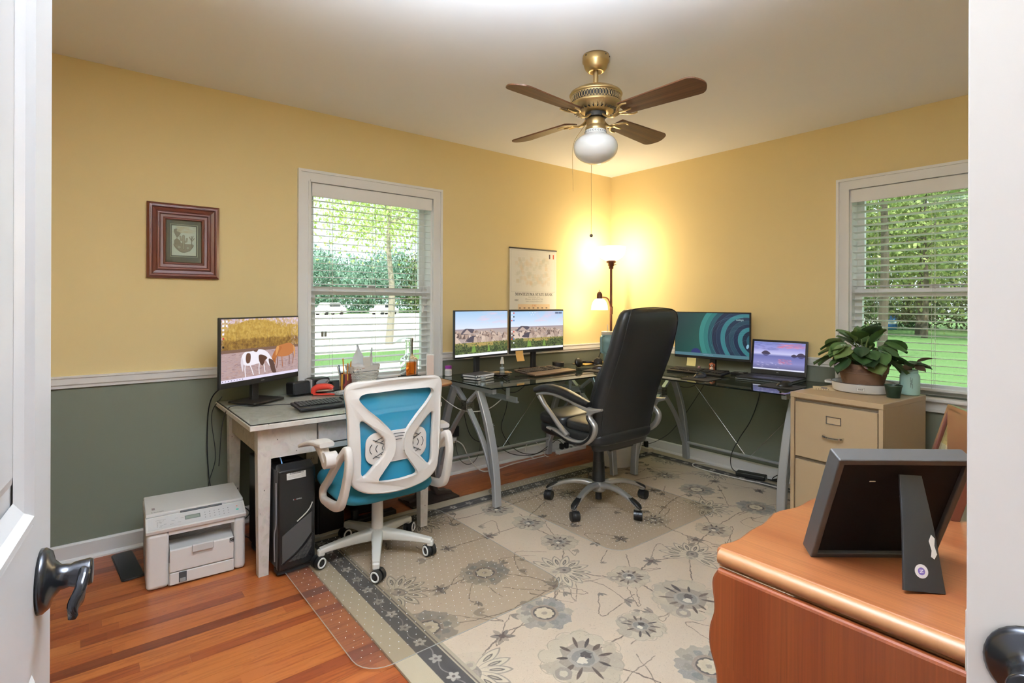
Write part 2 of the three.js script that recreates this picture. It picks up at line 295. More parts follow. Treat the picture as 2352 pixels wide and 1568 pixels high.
// ---------------------------------------------------------------- outside the windows
{
  const GY = -0.45;
  const grassTex = canvasTex(512, 512, (c, w, h) => { c.fillStyle = '#5f8248'; c.fillRect(0, 0, w, h); for (let i = 0; i < 9000; i++) { c.fillStyle = ['#557a40', '#74955a', '#4c6e3a', '#86a468'][rnd() * 4 | 0]; c.fillRect(rnd() * w, rnd() * h, rr(1, 3), rr(2, 7)); } }, { repeat: [60, 60] });
  const lawn = struct('ground_lawn', 'sunlit green lawn outside both windows'); lawn.userData.category = 'lawn';
  part(lawn, 'turf', span(-60, 140, GY - 0.2, GY, -140, -0.2), M('#ffffff', 1, { map: grassTex }));
  part(lawn, 'turf', span(0.2, 140, GY - 0.2, GY, -0.2, 60), M('#ffffff', 1, { map: grassTex }));
  const conc = M('#d8d4cc', 0.9, { bumpMap: fine, bumpScale: 0.002 });
  const drive = struct('ground_driveway', 'pale concrete driveway outside the desk window'); drive.userData.category = 'driveway';
  part(drive, 'slab', span(-30, 80, GY - 0.05, GY + 0.02, -76, -14.2), conc); part(drive, 'slab', span(-30, 10, GY - 0.05, GY + 0.02, -10.6, -9.0), conc);

  const leafG = (() => { const g = new THREE.BufferGeometry(); g.setAttribute('position', new THREE.Float32BufferAttribute([0, -0.5, 0, 0.32, 0, 0.1, 0, 0.55, 0, -0.32, 0, 0.1], 3)); g.setAttribute('uv', new THREE.Float32BufferAttribute([0, 0, 1, 0, 1, 1, 0, 1], 2)); g.setIndex([0, 1, 2, 0, 2, 3]); g.computeVertexNormals(); return g; })();
  const bark = M('#5b5147', 0.95), barkPale = M('#a59a8c', 0.95);
  function tree(name, label, x, z, { h = 8, crown = [3, 3, 3], cy = 6, n = 2500, leaf = 0.2, tones, trunk = 0.16, mat = bark, dens = 0.55, group }) {
    const t = thing(name, label, 'tree', [x, GY, z], 0, group);
    const br = [sweep([[0, 0, 0], [0.1, h * 0.3, 0.05], [-0.05, h * 0.6, 0], [0.05, h * 0.85, 0.05]], [1, 0, 0], [trunk * 2, trunk * 1.5, trunk, trunk * 0.5], [trunk * 2, trunk * 1.5, trunk, trunk * 0.5], { n: 10, round: 0.49, k: 2 })];
    for (let i = 0; i < 7; i++) { const a = i * 2.4, y0 = cy - crown[1] * 0.6 + i * crown[1] * 0.14, r = crown[0] * rr(0.5, 0.8); br.push(sweep([[0, y0, 0], [Math.cos(a) * r * 0.5, y0 + 0.5, Math.sin(a) * r * 0.5], [Math.cos(a) * r, y0 + rr(0.5, 1.4), Math.sin(a) * r]], [0, 1, 0], [trunk * 0.6, trunk * 0.15], [trunk * 0.6, trunk * 0.15], { n: 5, round: 0.49, k: 1 })); }
    part(t, 'trunk', br, mat);
    const f = new THREE.InstancedMesh(leafG, M('#ffffff', 0.9, { transmission: 0.35, side: THREE.DoubleSide }), n); f.name = 'foliage'; f.userData.kind = 'stuff'; shadows(f);
    const m = new THREE.Matrix4(), q = new THREE.Quaternion(), c = new THREE.Color(), clumps = [];
    for (let i = 0; i < 26; i++) { const u = rr(-1, 1), a = rr(0, 2 * PI), s = Math.sqrt(1 - u * u), r = Math.cbrt(rr(0.15, 1)); clumps.push(V(Math.cos(a) * s * r * crown[0], cy + u * r * crown[1], Math.sin(a) * s * r * crown[2])); }
    for (let i = 0; i < n; i++) {
      const k = clumps[rnd() * clumps.length | 0], g = () => (rnd() + rnd() + rnd() - 1.5) * dens;
      m.compose(V(k.x + g() * crown[0], k.y + g() * crown[1], k.z + g() * crown[2]), q.setFromEuler(new THREE.Euler(rr(-1.2, 1.2), rr(0, 6.28), rr(-1.2, 1.2))), V(1, 1, 1).multiplyScalar(leaf * rr(0.6, 1.4)));
      f.setMatrixAt(i, m); f.setColorAt(i, c.set(tones[rnd() * tones.length | 0]));
    }
    t.add(f); return t;
  }
  const pale = ['#b8cc72', '#cbdb8c', '#a6be5e', '#dbe6a8'], bright = ['#a4b468', '#b9c67e', '#8fa058', '#7c9048'], mid = ['#66804c', '#7c955c', '#50683c', '#90a46a'], blueish = ['#7ba48e', '#94b8a2', '#6a9480', '#aac8b4'], dark = ['#3f5432', '#556a42', '#334628', '#6a7e4e'];
  tree('shade_tree', 'yellow-green leafy tree with a pale trunk seen through the desk window', 5.96, -16.9, { h: 7, crown: [3.3, 2.9, 2.2], cy: 6.7, n: 7500, leaf: 0.135, tones: pale, trunk: 0.17, mat: barkPale, dens: 0.42 });
  [[20.5, -88], [26.5, -85], [32, -82], [36.5, -80], [42, -78], [47.5, -75.5]].forEach(([x, z], i) => tree('hedge_tree', ['bluish green far tree, leftmost of the row seen through the desk window', 'bluish green far tree, second of the row seen through the desk window', 'bluish green far tree, third of the row seen through the desk window', 'bluish green far tree behind the pale trunk outside the desk window', 'far green tree right of the pale trunk outside the desk window', 'far green tree at the right end of the row outside the desk window'][i], x, z, { h: 8, crown: [4.1, 4.1, 3.2], cy: 4.5 + (i % 2) * 0.7, n: 4600, leaf: 0.46, tones: i < 4 ? blueish : mid, dens: 0.6, group: 'far trees outside the desk window' }));
  const woods = [[14.5, 1.0, 0.17, mid], [30, -1, 0.2, mid], [33, -6, 0.2, bright], [31, -10, 0.22, mid], [38, -2.5, 0.25, dark], [37, -9, 0.2, bright], [41, -13, 0.2, dark], [44, -5, 0.25, mid], [30, -5.0, 0.15, bright], [46, -10, 0.25, dark], [26, -11.5, 0.2, mid], [36, 2.5, 0.2, bright]];
  woods.forEach(([x, z, tr, tones], i) => {
    if (i === 0) tree('shade_tree', 'tall tree with a dark straight trunk nearest the right window', x, z - 3.2, { h: 11, crown: [3.4, 2.4, 3.0], cy: 7.2, n: 4200, leaf: 0.13, tones: bright, trunk: 0.14 });
    else tree('woodland_tree', 'leafy green tree in the wood beyond the right window', x, z, { h: 9, crown: [3.2, 4.2, 3.2], cy: 5.0 + (i % 3) * 0.7, n: 4600, leaf: 0.21, tones, trunk: tr, dens: 0.5, group: 'trees of the wood beyond the right window' });
  });
  // low shaded undergrowth at the edge of the wood
  for (let i = 0; i < 6; i++) tree('woodland_shrub', 'dark low shrub at the edge of the wood beyond the right window', 42 - i * 0.4, -18 + i * 4.0, { h: 2, crown: [2.0, 1.3, 2.6], cy: 1.2, n: 2400, leaf: 0.2, tones: dark, trunk: 0.05, dens: 0.6, group: 'shrubs at the edge of the wood' });
  { const d = thing('water_drum', 'bright blue drum on the lawn beyond the right window', 'drum', [39.6, GY, -9.2]); part(d, 'barrel', lathe([[0.001, 0], [0.3, 0], [0.31, 0.28], [0.33, 0.3], [0.31, 0.32], [0.31, 0.58], [0.33, 0.6], [0.31, 0.62], [0.3, 0.92], [0.001, 0.92]], 20), M('#2f86d8', 0.45)); part(d, 'rim', new THREE.TorusGeometry(0.3, 0.02, 6, 24).rotateX(PI / 2), M('#2f86d8', 0.4), [0, 0.92, 0]); part(d, 'stripe', cyl(0.318, 0.318, 0.16, 0, 0.45, 0, 20), M('#e9eef2', 0.6)); }
  const carShape = (L, hh) => shapeOf([[0, 0.25], [0.02 * L, 0.75 * hh * 0.8], [0.2 * L, 0.62 * hh], [0.32 * L, hh], [0.72 * L, hh], [0.86 * L, 0.64 * hh], [L, 0.58 * hh], [L, 0.25]]);
  const car = (x, z, turn, col, L, hh, label) => { const c = thing('parked_car', label, 'car', [x, GY, z], turn); part(c, 'body', at(ext(carShape(L, hh), 1.7, 0.06), 0, 0, 0), M(col, 0.3)); part(c, 'window', bx(L * 0.42, hh * 0.24, 1.72, L * 0.52, hh * 0.8, 0.85), M('#2b3238', 0.2)); for (const wx of [0.2, 0.8]) for (const wz of [0.1, 1.6]) part(c, 'wheel', cyl(0.32, 0.32, 0.2, 0, 0, 0, 16).rotateX(PI / 2), MAT.blackMatte, [L * wx, 0.32, wz]); };
  car(20.5, -70, 0.5, '#f1efec', 5.0, 1.7, 'white parked car at the left end outside the desk window');
  car(28.2, -69, 0.45, '#eeeae6', 4.6, 1.5, 'white parked car in the middle of the row outside the desk window');
  car(34.8, -66, 0.45, '#c9c4bd', 4.6, 1.6, 'silver parked car beside the pale trunk outside the desk window');
}

// ---------------------------------------------------------------- the two door leaves of the entry
function doorLeaf(name, label, hinge, latch, flipHandle, back) {
  const d = struct(name, label); const dx = latch[0] - hinge[0], dz = latch[1] - hinge[1], W = Math.hypot(dx, dz), Hd = 2.03, th = 0.035;
  d.position.set(hinge[0], 0.008, hinge[1]); d.rotation.y = Math.atan2(-dz, dx);       // local x runs from hinge to latch
  const paint = M('#d2d1d1', 0.35);
  const panels = [[0.1, W - 0.098, 1.02, 1.9], [0.1, W - 0.098, 0.2, 0.865]];
  const slab = shapeOf([[0, 0], [W, 0], [W, Hd], [0, Hd]]);
  for (const [a, b, c, e] of panels) { const p = new THREE.Path(); p.moveTo(a, c); p.lineTo(a, e); p.lineTo(b, e); p.lineTo(b, c); p.closePath(); slab.holes.push(p); }
  part(d, 'stiles_and_rails', ext(slab, th, 0.0015).translate(0, 0, -th / 2), paint);
  for (const [a, b, c, e] of panels) {
    const w = b - a, h = e - c, field = (s, dep, bev, z0) => { const sh = shapeOf([[a + s, c + s], [b - s, c + s], [b - s, e - s], [a + s, e - s]]); return new THREE.ExtrudeGeometry(sh, { depth: dep, bevelEnabled: true, bevelThickness: bev, bevelSize: bev * 1.6, bevelOffset: -bev * 1.6, bevelSegments: 2 }).translate(0, 0, z0); };
    const p = part(d, 'panel', [bx(w, h, 0.012, (a + b) / 2, (c + e) / 2, 0), field(0.055, 0.012, 0.008, -0.006)], paint);
    // sloped moulding ring on both faces
    const ringRows = (s) => [[0, th / 2 - 0.001], [0.006, th / 2 + 0.003], [0.012, th / 2 + 0.003], [0.018, th / 2 - 0.004], [0.034, 0.008]].map(([i, z]) => [[a + i, c + i, s * z], [b - i, c + i, s * z], [b - i, e - i, s * z], [a + i, e - i, s * z]]);
    const mk = (s) => { const R = ringRows(s), g = []; for (let k = 0; k < R.length - 1; k++) for (let j = 0; j < 4; j++) { const A = R[k][j], B = R[k][(j + 1) % 4], C = R[k + 1][(j + 1) % 4], D = R[k + 1][j]; const t = s > 0 ? [A, B, C, A, C, D] : [A, C, B, A, D, C]; g.push(...t.flat()); } const q = new THREE.BufferGeometry(); q.setAttribute('position', new THREE.Float32BufferAttribute(g, 3)); q.computeVertexNormals(); return q; };
    part(p, 'moulding', [mk(1), mk(-1)], paint);
  }
  const steel = M('#3b3b3e', 0.22, { metalness: 0.85 });
  for (const s of [1, -1]) {
    const hg = new THREE.Group(); hg.name = 'lever_handle'; hg.position.set(W - back, 0.945, s * th / 2); if (s < 0) hg.rotation.y = PI; d.add(hg);
    const inward = s > 0 ? -1 : 1;
    part(hg, 'rosette', lathe([[0.0001, 0], [0.034, 0], [0.034, 0.004], [0.03, 0.009], [0.02, 0.012], [0.0135, 0.018], [0.012, 0.026], [0.0135, 0.03], [0.0145, 0.043], [0.013, 0.046], [0.0001, 0.046]], 32).rotateX(PI / 2), steel);
    part(hg, 'lever', sweep([[0, 0.002, 0.038], [inward * 0.014, 0.0, 0.039], [inward * 0.024, -0.01, 0.037], [inward * 0.029, -0.023, 0.033], [inward * 0.03, -0.033, 0.031]], [0, 1, 0.2], [0.02, 0.018, 0.02, 0.022, 0.02], [0.012, 0.011, 0.01, 0.009, 0.007], { n: 20, round: 0.4 }), steel);
  }
  part(d, 'latch_plate', [rb(0.002, 0.056, 0.025, 0.0008, W + 0.0005, 0.945, 0), rb(0.004, 0.018, 0.012, 0.001, W + 0.001, 0.945, 0)], M('#c9c6c0', 0.4));
}
doorLeaf('door_1', 'white panelled door leaf with a dark lever handle at the left edge', [-4.0035, 3.105], [-3.9385, 2.525], false, 0.062);
doorLeaf('door_2', 'white panelled door leaf with a dark handle at the right edge', [-3.236, 3.84], [-3.252, 3.248], true, 0.046);

// ---------------------------------------------------------------- rug and chair mats
{
  const X0 = -3.04, X1 = -0.055, Z0 = 0.455, Z1 = 2.9, RW = X1 - X0, RD = Z1 - Z0, TW = 2048, TH = Math.round(2048 * RD / RW), K = TW / RW;
  const tex = canvasTex(TW, TH, (c) => {
    const P = (x, z) => [(x - X0) * K, (z - Z0) * K];
    c.fillStyle = '#c9b6a0'; c.fillRect(0, 0, TW, TH);
    for (let i = 0; i < 60000; i++) { c.fillStyle = rnd() < 0.5 ? 'rgba(90,75,60,0.07)' : 'rgba(255,245,225,0.08)'; c.fillRect(rnd() * TW, rnd() * TH, rr(1, 4), rr(1, 3)); }
    const dk = ['#4a3c34', '#54463c', '#3c332f'], gr = ['#7d7166', '#8f8273', '#70655b', '#9b8d7c'];
    const pick = (a) => a[rnd() * a.length | 0];
    const petal = (x, y, a, l, w, fill, edge, lw = 2) => { c.save(); c.translate(x, y); c.rotate(a); c.beginPath(); c.moveTo(0, 0); c.bezierCurveTo(l * 0.3, -w, l * 0.8, -w * 0.8, l, 0); c.bezierCurveTo(l * 0.8, w * 0.8, l * 0.3, w, 0, 0); if (fill) { c.fillStyle = fill; c.fill(); } if (edge) { c.strokeStyle = edge; c.lineWidth = lw; c.stroke(); } c.restore(); };
    const blot = (u, v, r, col, al = 1, k = 0.25, sq = 1, rot = 0) => { c.globalAlpha = al; c.fillStyle = col; c.beginPath(); for (let i = 0; i < 16; i++) { const t = i / 16 * 2 * PI, q = r * (1 + rr(-k, k)), x = Math.cos(t) * q, y = Math.sin(t) * q * sq; c.lineTo(u + x * Math.cos(rot) - y * Math.sin(rot), v + x * Math.sin(rot) + y * Math.cos(rot)); } c.fill(); c.globalAlpha = 1; };
    const vine = (pts, lw = 3, col = '#64554a') => { // a wavering woven line, its width uneven
      const P3 = new THREE.CatmullRomCurve3(pts.map(([x, z]) => V(...P(x, z), 0)), false, 'centripetal'), n = Math.max(8, Math.round(P3.getLength() / 7)), q = P3.getPoints(n); c.strokeStyle = col; c.lineCap = 'round'; let ox = 0, oy = 0;
      for (let i = 0; i < n; i++) { const nx = ox * 0.5 + rr(-2.4, 2.4), ny = oy * 0.5 + rr(-2.4, 2.4); c.lineWidth = lw * 1.35 * rr(0.55, 1.25); c.globalAlpha = rr(0.65, 1); c.beginPath(); c.moveTo(q[i].x + ox, q[i].y + oy); c.lineTo(q[i + 1].x + nx, q[i + 1].y + ny); c.stroke(); ox = nx; oy = ny; } c.globalAlpha = 1; };
    const leaf = (x, z, a, s) => { const [u, v] = P(x, z), col = pick(gr); for (let k = 0; k < 3; k++) petal(u, v, a + (k - 1) * 0.55 + rr(-0.15, 0.15), s * rr(0.7, 1.05), s * rr(0.16, 0.3), col, null); if (rnd() < 0.6) petal(u, v, a, s * 0.7, s * 0.06, pick(dk), null); };
    const palmette = (x, z, s, a) => { const [u, v] = P(x, z); blot(u, v, s * 0.8, '#b9aa95', 0.4, 0.12);
      for (const i of [-5, 5, -4, 4, -3, 3, -2, 2, -1, 1, 0]) { const t = a + i * 0.43 + rr(-0.05, 0.05), l = s * rr(0.92, 1.08), cx = u + Math.cos(t) * s * 0.12, cy = v + Math.sin(t) * s * 0.12; petal(cx, cy, t, l, s * 0.24, '#8a7f73', null); petal(cx, cy, t, l * 0.93, s * 0.195, '#cabba4', null); const d = 0.42; petal(u + Math.cos(t) * s * d, v + Math.sin(t) * s * d, t, s * 0.42, s * 0.085, '#4c443e', null); petal(u + Math.cos(t) * s * (d + 0.05), v + Math.sin(t) * s * (d + 0.05), t, s * 0.29, s * 0.04, '#a99b88', null); }
      blot(u + Math.cos(a) * s * 0.1, v + Math.sin(a) * s * 0.1, s * 0.3, '#7b7066', 1, 0.12, 0.75, a); blot(u + Math.cos(a) * s * 0.12, v + Math.sin(a) * s * 0.12, s * 0.2, '#92877a', 1, 0.12, 0.7, a); blot(u + Math.cos(a) * s * 0.14, v + Math.sin(a) * s * 0.14, s * 0.07, '#4a403a', 1); blot(u - Math.cos(a) * s * 0.22, v - Math.sin(a) * s * 0.22, s * 0.17, '#b4a791', 1, 0.15); blot(u - Math.cos(a) * s * 0.22, v - Math.sin(a) * s * 0.22, s * 0.09, '#9a8e80', 1, 0.2); };
    const rosette = (x, z, s) => { const [u, v] = P(x, z); for (let i = 0; i < 11; i++) { const t = i * 0.571 + rr(-0.1, 0.1); blot(u + Math.cos(t) * s * 0.7, v + Math.sin(t) * s * 0.7, s * 0.3, pick(['#9b9080', '#8f867a', '#a89c8a', '#858078']), 0.95, 0.28); } for (let i = 0; i < 9; i++) { const t = i * 0.7 + 0.3; blot(u + Math.cos(t) * s * 0.62, v + Math.sin(t) * s * 0.62, s * 0.15, pick(['#77716a', '#7f776c', '#6f6b66']), 0.8, 0.3); } blot(u, v, s * 0.5, '#8a7a6c', 1, 0.06); blot(u, v, s * 0.4, '#463e39', 1, 0.05); for (let i = 0; i < 8; i++) blot(u + Math.cos(i * PI / 4) * s * 0.22, v + Math.sin(i * PI / 4) * s * 0.22, s * 0.125, '#c6b79e', 1, 0.1); blot(u, v, s * 0.22, '#c2b298', 1, 0.1); blot(u, v, s * 0.1, '#95897a', 1, 0.2); };
    const bouquet = (x, z, s, a) => { const [u, v] = P(x, z); for (let i = 0; i < 13; i++) { const t = a + i * 0.483 + rr(-0.12, 0.12), r = s * rr(0.62, 0.82); blot(u + Math.cos(t) * r, v + Math.sin(t) * r, s * rr(0.2, 0.34), pick(['#b3a48f', '#bcae98', '#a89b89']), 0.9, 0.28); c.globalAlpha = 0.7; c.strokeStyle = '#948878'; c.lineWidth = 2; c.beginPath(); c.arc(u + Math.cos(t) * r, v + Math.sin(t) * r, s * 0.26, t - 1.1, t + 1.1); c.stroke(); c.globalAlpha = 1; }
      blot(u, v, s * 0.55, '#8d8174', 0.9, 0.16); for (let i = 0; i < 10; i++) { const t = a + i * 0.628 + rr(-0.15, 0.15); petal(u + Math.cos(t) * s * 0.34, v + Math.sin(t) * s * 0.34, t + rr(-0.25, 0.25), s * rr(0.28, 0.46), s * rr(0.05, 0.09), pick(dk), null); }
      blot(u, v, s * 0.34, '#9b9184', 1, 0.15); blot(u, v, s * 0.27, '#7d7770', 1, 0.15); blot(u + s * 0.1, v - s * 0.04, s * 0.13, '#433b37', 1, 0.3); blot(u - s * 0.1, v + s * 0.05, s * 0.12, '#d6cbb8', 1, 0.25); const e = a + 2.4; blot(u + Math.cos(e) * s * 0.75, v + Math.sin(e) * s * 0.75, s * 0.2, '#8f8478', 1, 0.1); blot(u + Math.cos(e) * s * 0.75, v + Math.sin(e) * s * 0.75, s * 0.1, '#bcae98', 1, 0.15); };
    const small = (x, z, s, a) => { const [u, v] = P(x, z); for (let i = 0; i < 6; i++) petal(u, v, a + i * 1.05 + rr(-0.2, 0.2), s * rr(0.8, 1.15), s * 0.3, pick(gr), null); for (let i = 0; i < 4; i++) petal(u, v, a + i * 1.57 + 0.4, s * 0.7, s * 0.1, pick(dk), null); blot(u, v, s * 0.26, '#4b3c35', 1, 0.2); };
    // vines between the flowers
    vine([[-2.85, 1.86], [-2.66, 1.77], [-2.43, 1.76], [-2.14, 1.55], [-1.93, 1.33], [-1.9, 1.04], [-1.6, 0.85]]); vine([[-2.83, 1.24], [-2.67, 1.34], [-2.43, 1.35], [-2.25, 1.64], [-2.43, 1.76]], 2.5);
    vine([[-2.5, 2.05], [-2.2, 2.06], [-1.88, 2.06], [-1.52, 1.84], [-1.15, 1.74], [-0.65, 1.73], [-0.3, 1.9]]); vine([[-2.14, 1.55], [-1.93, 1.79], [-1.73, 1.76], [-1.52, 1.84]], 3.5); vine([[-1.93, 1.79], [-1.95, 2.06], [-1.8, 2.4], [-1.6, 2.8]], 4);
    vine([[-2.5, 2.05], [-2.4, 2.35], [-2.6, 2.7]], 3); vine([[-2.43, 1.03], [-2.18, 1.04], [-1.9, 1.04]], 2.5); vine([[-2.38, 0.72], [-1.92, 0.77], [-1.5, 0.75], [-1.1, 0.9], [-0.57, 1.0], [-0.26, 1.2]], 3); vine([[-0.65, 1.32], [-0.4, 1.3], [-0.26, 1.21]], 2.5); vine([[-0.65, 1.73], [-0.9, 1.54], [-1.15, 1.74]], 3); vine([[-0.65, 1.32], [-0.8, 1.5], [-0.65, 1.73]], 3);
    vine([[-1.35, 1.76], [-1.3, 1.5], [-1.0, 1.35], [-0.65, 1.32]], 3); vine([[-1.88, 2.06], [-1.5, 2.3], [-1.2, 2.2], [-0.9, 2.4]], 3.5); vine([[-2.84, 1.56], [-2.58, 1.65], [-2.25, 1.64]], 2.5); vine([[-0.9, 2.4], [-0.5, 2.2], [-0.3, 1.9]], 3);
    for (let i = 0; i < 120; i++) { const x = rr(X0 + 0.3, X1 - 0.25), z = rr(Z0 + 0.2, Z1 - 0.2); vine([[x, z], [x + rr(-0.16, 0.16), z + rr(-0.16, 0.16)], [x + rr(-0.24, 0.24), z + rr(-0.24, 0.24)]], 2, '#6a5b4f'); leaf(x, z, rr(0, 6.3), rr(22, 44)); }
    const big = K * 0.135;
    for (const [x, z, a] of [[-2.852, 1.862, 1.9], [-2.828, 1.242, 0.9], [-2.139, 1.552, 0.3], [-1.522, 1.844, -0.4], [-0.905, 1.538, 0.6], [-0.258, 1.209, 2], [-0.21, 0.79, 2.4], [-2.381, 0.66, 0.4], [-1.1, 0.62, 1], [-1.2, 2.25, 2], [-2.45, 2.5, 0.5]]) palmette(x, z, big, a);
    for (const [x, z] of [[-2.843, 1.556], [-2.427, 1.347], [-2.43, 1.76], [-0.654, 1.32], [-0.652, 1.727], [-2.2, 2.35], [-0.8, 2.2]]) rosette(x, z, big * 0.86);
    for (const [x, z, a] of [[-2.504, 2.049, 0.6], [-1.883, 2.058, 0.3], [-1.931, 1.785, 1.2], [-1.934, 1.325, 0], [-1.896, 1.04, 0.4], [-0.565, 1.009, 1], [-1.152, 1.743, 0.4], [-1.916, 0.768, 1.2], [-2.195, 2.055, 2], [-1.5, 2.5, 0.4], [-1.4, 0.85, 0.3], [-1.3, 1.45, 1.5]]) bouquet(x, z, big * ([-2.504, -1.883].includes(x) ? 1.15 : 0.72), a);
    for (const [x, z] of [[-2.666, 1.34], [-2.433, 1.03], [-2.656, 1.774], [-1.729, 1.756], [-2.181, 1.041], [-1.351, 1.756], [-2.254, 1.636], [-0.408, 1.305], [-0.9, 1.15], [-1.0, 1.95], [-1.65, 1.5], [-0.35, 1.6], [-2.7, 2.2]]) small(x, z, big * 0.36, rnd() * 3);
    // worn wool: short strands of pile over everything drawn so far
    for (let i = 0; i < 90000; i++) { c.fillStyle = rnd() < 0.72 ? `rgba(203,186,164,${rr(0.08, 0.28)})` : `rgba(92,78,66,${rr(0.04, 0.2)})`; c.fillRect(rnd() * TW, rnd() * TH, rr(1, 5), rr(1, 2.5)); }
    for (let i = 0; i < 260; i++) { c.fillStyle = `rgba(206,190,168,${rr(0.05, 0.16)})`; c.beginPath(); c.ellipse(rnd() * TW, rnd() * TH, rr(10, 60), rr(8, 30), rnd() * 3, 0, 7); c.fill(); }
    // border: plain selvedge, dark band with pale flowers, thin inner line
    const s0 = 0.085 * K, s1 = 0.165 * K, s2 = 0.19 * K;
    const frame = (a, b, col) => { c.fillStyle = col; c.fillRect(a, a, TW - 2 * a, b - a); c.fillRect(a, TH - b, TW - 2 * a, b - a); c.fillRect(a, a, b - a, TH - 2 * a); c.fillRect(TW - b, a, b - a, TH - 2 * a); };
    frame(0, s0, '#b9ab92'); frame(s0, s1, '#3e3936'); frame(s1, s2, '#a39782'); frame(s1 + 4, s1 + 8, '#5c5148');
    const stepF = K * 0.115, mid = (s0 + s1) / 2;
    const deco = (u, v, i) => { for (let k = 0; k < 5; k++) petal(u, v, k * 1.256 + i, K * 0.026, K * 0.012, i % 2 ? '#a79f94' : '#8c857c', null); c.fillStyle = '#5c524c'; c.beginPath(); c.arc(u, v, K * 0.006, 0, 7); c.fill(); };
    for (let u = mid, i = 0; u < TW - mid; u += stepF, i++) { deco(u, mid, i); deco(u, TH - mid, i); c.strokeStyle = '#766e68'; c.lineWidth = 3; for (const v of [mid, TH - mid]) { c.beginPath(); c.moveTo(u + K * 0.02, v); c.quadraticCurveTo(u + stepF / 2, v + (i % 2 ? 18 : -18), u + stepF - K * 0.02, v); c.stroke(); } }
    for (let v = mid, i = 0; v < TH - mid; v += stepF, i++) { deco(mid, v, i); deco(TW - mid, v, i); c.strokeStyle = '#766e68'; c.lineWidth = 3; for (const u of [mid, TW - mid]) { c.beginPath(); c.moveTo(u, v + K * 0.02); c.quadraticCurveTo(u + (i % 2 ? 18 : -18), v + stepF / 2, u, v + stepF - K * 0.02); c.stroke(); } }
  });
  const pile = noiseTex(512, 512, 60, 200); pile.repeat.set(12, 10);
  const r = thing('area_rug', 'beige area rug with grey and brown floral vines and a dark border', 'rug', [X0, 0, Z0]);
  const top = new THREE.PlaneGeometry(RW, RD).rotateX(-PI / 2).translate(RW / 2, 0.0121, RD / 2);
  part(r, 'pile', top, M('#ffffff', 0.95, { map: tex, bumpMap: pile, bumpScale: 0.002 }));
  part(r, 'backing', rb(RW, 0.012, RD, 0.003, RW / 2, 0.006, RD / 2), M('#b3a58d', 0.95));
}
const FLOORTOP = 0.0125;
function chairMat(label, outline, y, cells) {
  const s = new THREE.Shape(outline.map(([x, z]) => new THREE.Vector2(x, -z)));
  const g = new THREE.ShapeGeometry(s).rotateX(-PI / 2).translate(0, 0.0024, 0);
  const m = thing('chair_mat', label, 'chair mat', [0, y, 0]);
  part(m, 'sheet', g, M('#f2efea', 0.2, { transmission: 0.94, ior: 1.2 }));
  part(m, 'rim', sweep(outline.map(([x, z]) => [x, 0.0012, z]), [0, 1, 0], 0.0024, 0.003, { closed: true, ease: false, round: 0.2, k: 1 }), M('#e4e2de', 0.3, { transmission: 0.5, ior: 1.3 }));
  const stud = new THREE.ConeGeometry(0.0022, 0.003, 5), inst = new THREE.InstancedMesh(stud, M('#f2f2f2', 0.3), cells.length); inst.name = 'gripper_studs'; inst.userData.kind = 'stuff';
  cells.forEach(([x, z], i) => inst.setMatrixAt(i, new THREE.Matrix4().makeTranslation(x, 0.0038, z))); m.add(inst);
}
{
  const corner = (x, z, sx, sz, r) => { const o = []; for (let i = 0; i <= 6; i++) { const a = i / 6 * PI / 2, f = sx * sz > 0; o.push([x + sx * r * ((f ? Math.cos(a) : Math.sin(a)) - 1), z + sz * r * ((f ? Math.sin(a) : Math.cos(a)) - 1)]); } return o; };
  const grid = (x0, x1, z0, z1, st) => { const o = []; for (let x = x0; x < x1; x += st) for (let z = z0; z < z1; z += st) o.push([x + (Math.round((z - z0) / st) % 2) * st / 2, z]); return o; };
  const mat = (x0, x1, z0, z1, r) => [...corner(x1, z0, 1, -1, r), ...corner(x1, z1, 1, 1, r), ...corner(x0, z1, -1, 1, r), ...corner(x0, z0, -1, -1, r)];
  chairMat('clear studded plastic chair mat under the white chair, lapping onto the wood floor', mat(-3.15, -2.2, 0.5, 1.665, 0.1), FLOORTOP, grid(-3.12, -2.24, 0.56, 1.62, 0.036));
  chairMat('clear studded plastic chair mat under the black leather chair', mat(-1.8, -0.86, 0.45, 1.61, 0.1), FLOORTOP + 0.0002, grid(-1.76, -0.9, 0.5, 1.56, 0.036));
}

// ---------------------------------------------------------------- white painted desk under the left window
const wornPaint = canvasTex(1024, 1024, (c, w, h) => {
  c.fillStyle = '#e4dfda'; c.fillRect(0, 0, w, h);
  for (let i = 0; i < 700; i++) { c.fillStyle = `rgba(${150 + rnd() * 50 | 0},${145 + rnd() * 45 | 0},${140 + rnd() * 40 | 0},${rr(0.03, 0.12)})`; c.beginPath(); c.ellipse(rnd() * w, rnd() * h, rr(6, 60), rr(3, 30), rnd() * 3, 0, 7); c.fill(); }
  for (let i = 0; i < 120; i++) { c.strokeStyle = `rgba(120,112,104,${rr(0.05, 0.3)})`; c.lineWidth = rr(0.5, 2); const x = rnd() * w, y = rnd() * h; c.beginPath(); c.moveTo(x, y); c.lineTo(x + rr(-10, 40), y + rr(-6, 6)); c.stroke(); }
  for (let i = 0; i < 46; i++) { c.fillStyle = `rgba(58,48,40,${rr(0.5, 0.9)})`; const x = rnd() * w, y = rnd() * h; c.beginPath(); for (let k = 0; k < 7; k++) c.lineTo(x + Math.cos(k) * rr(1.5, 6), y + Math.sin(k) * rr(1.5, 7)); c.fill(); }
}, { repeat: true });
const DESK = 0.715;
const flatten = (g, x, y, z) => toCreasedNormals(at(g, x, y, z).toNonIndexed(), 0.5);
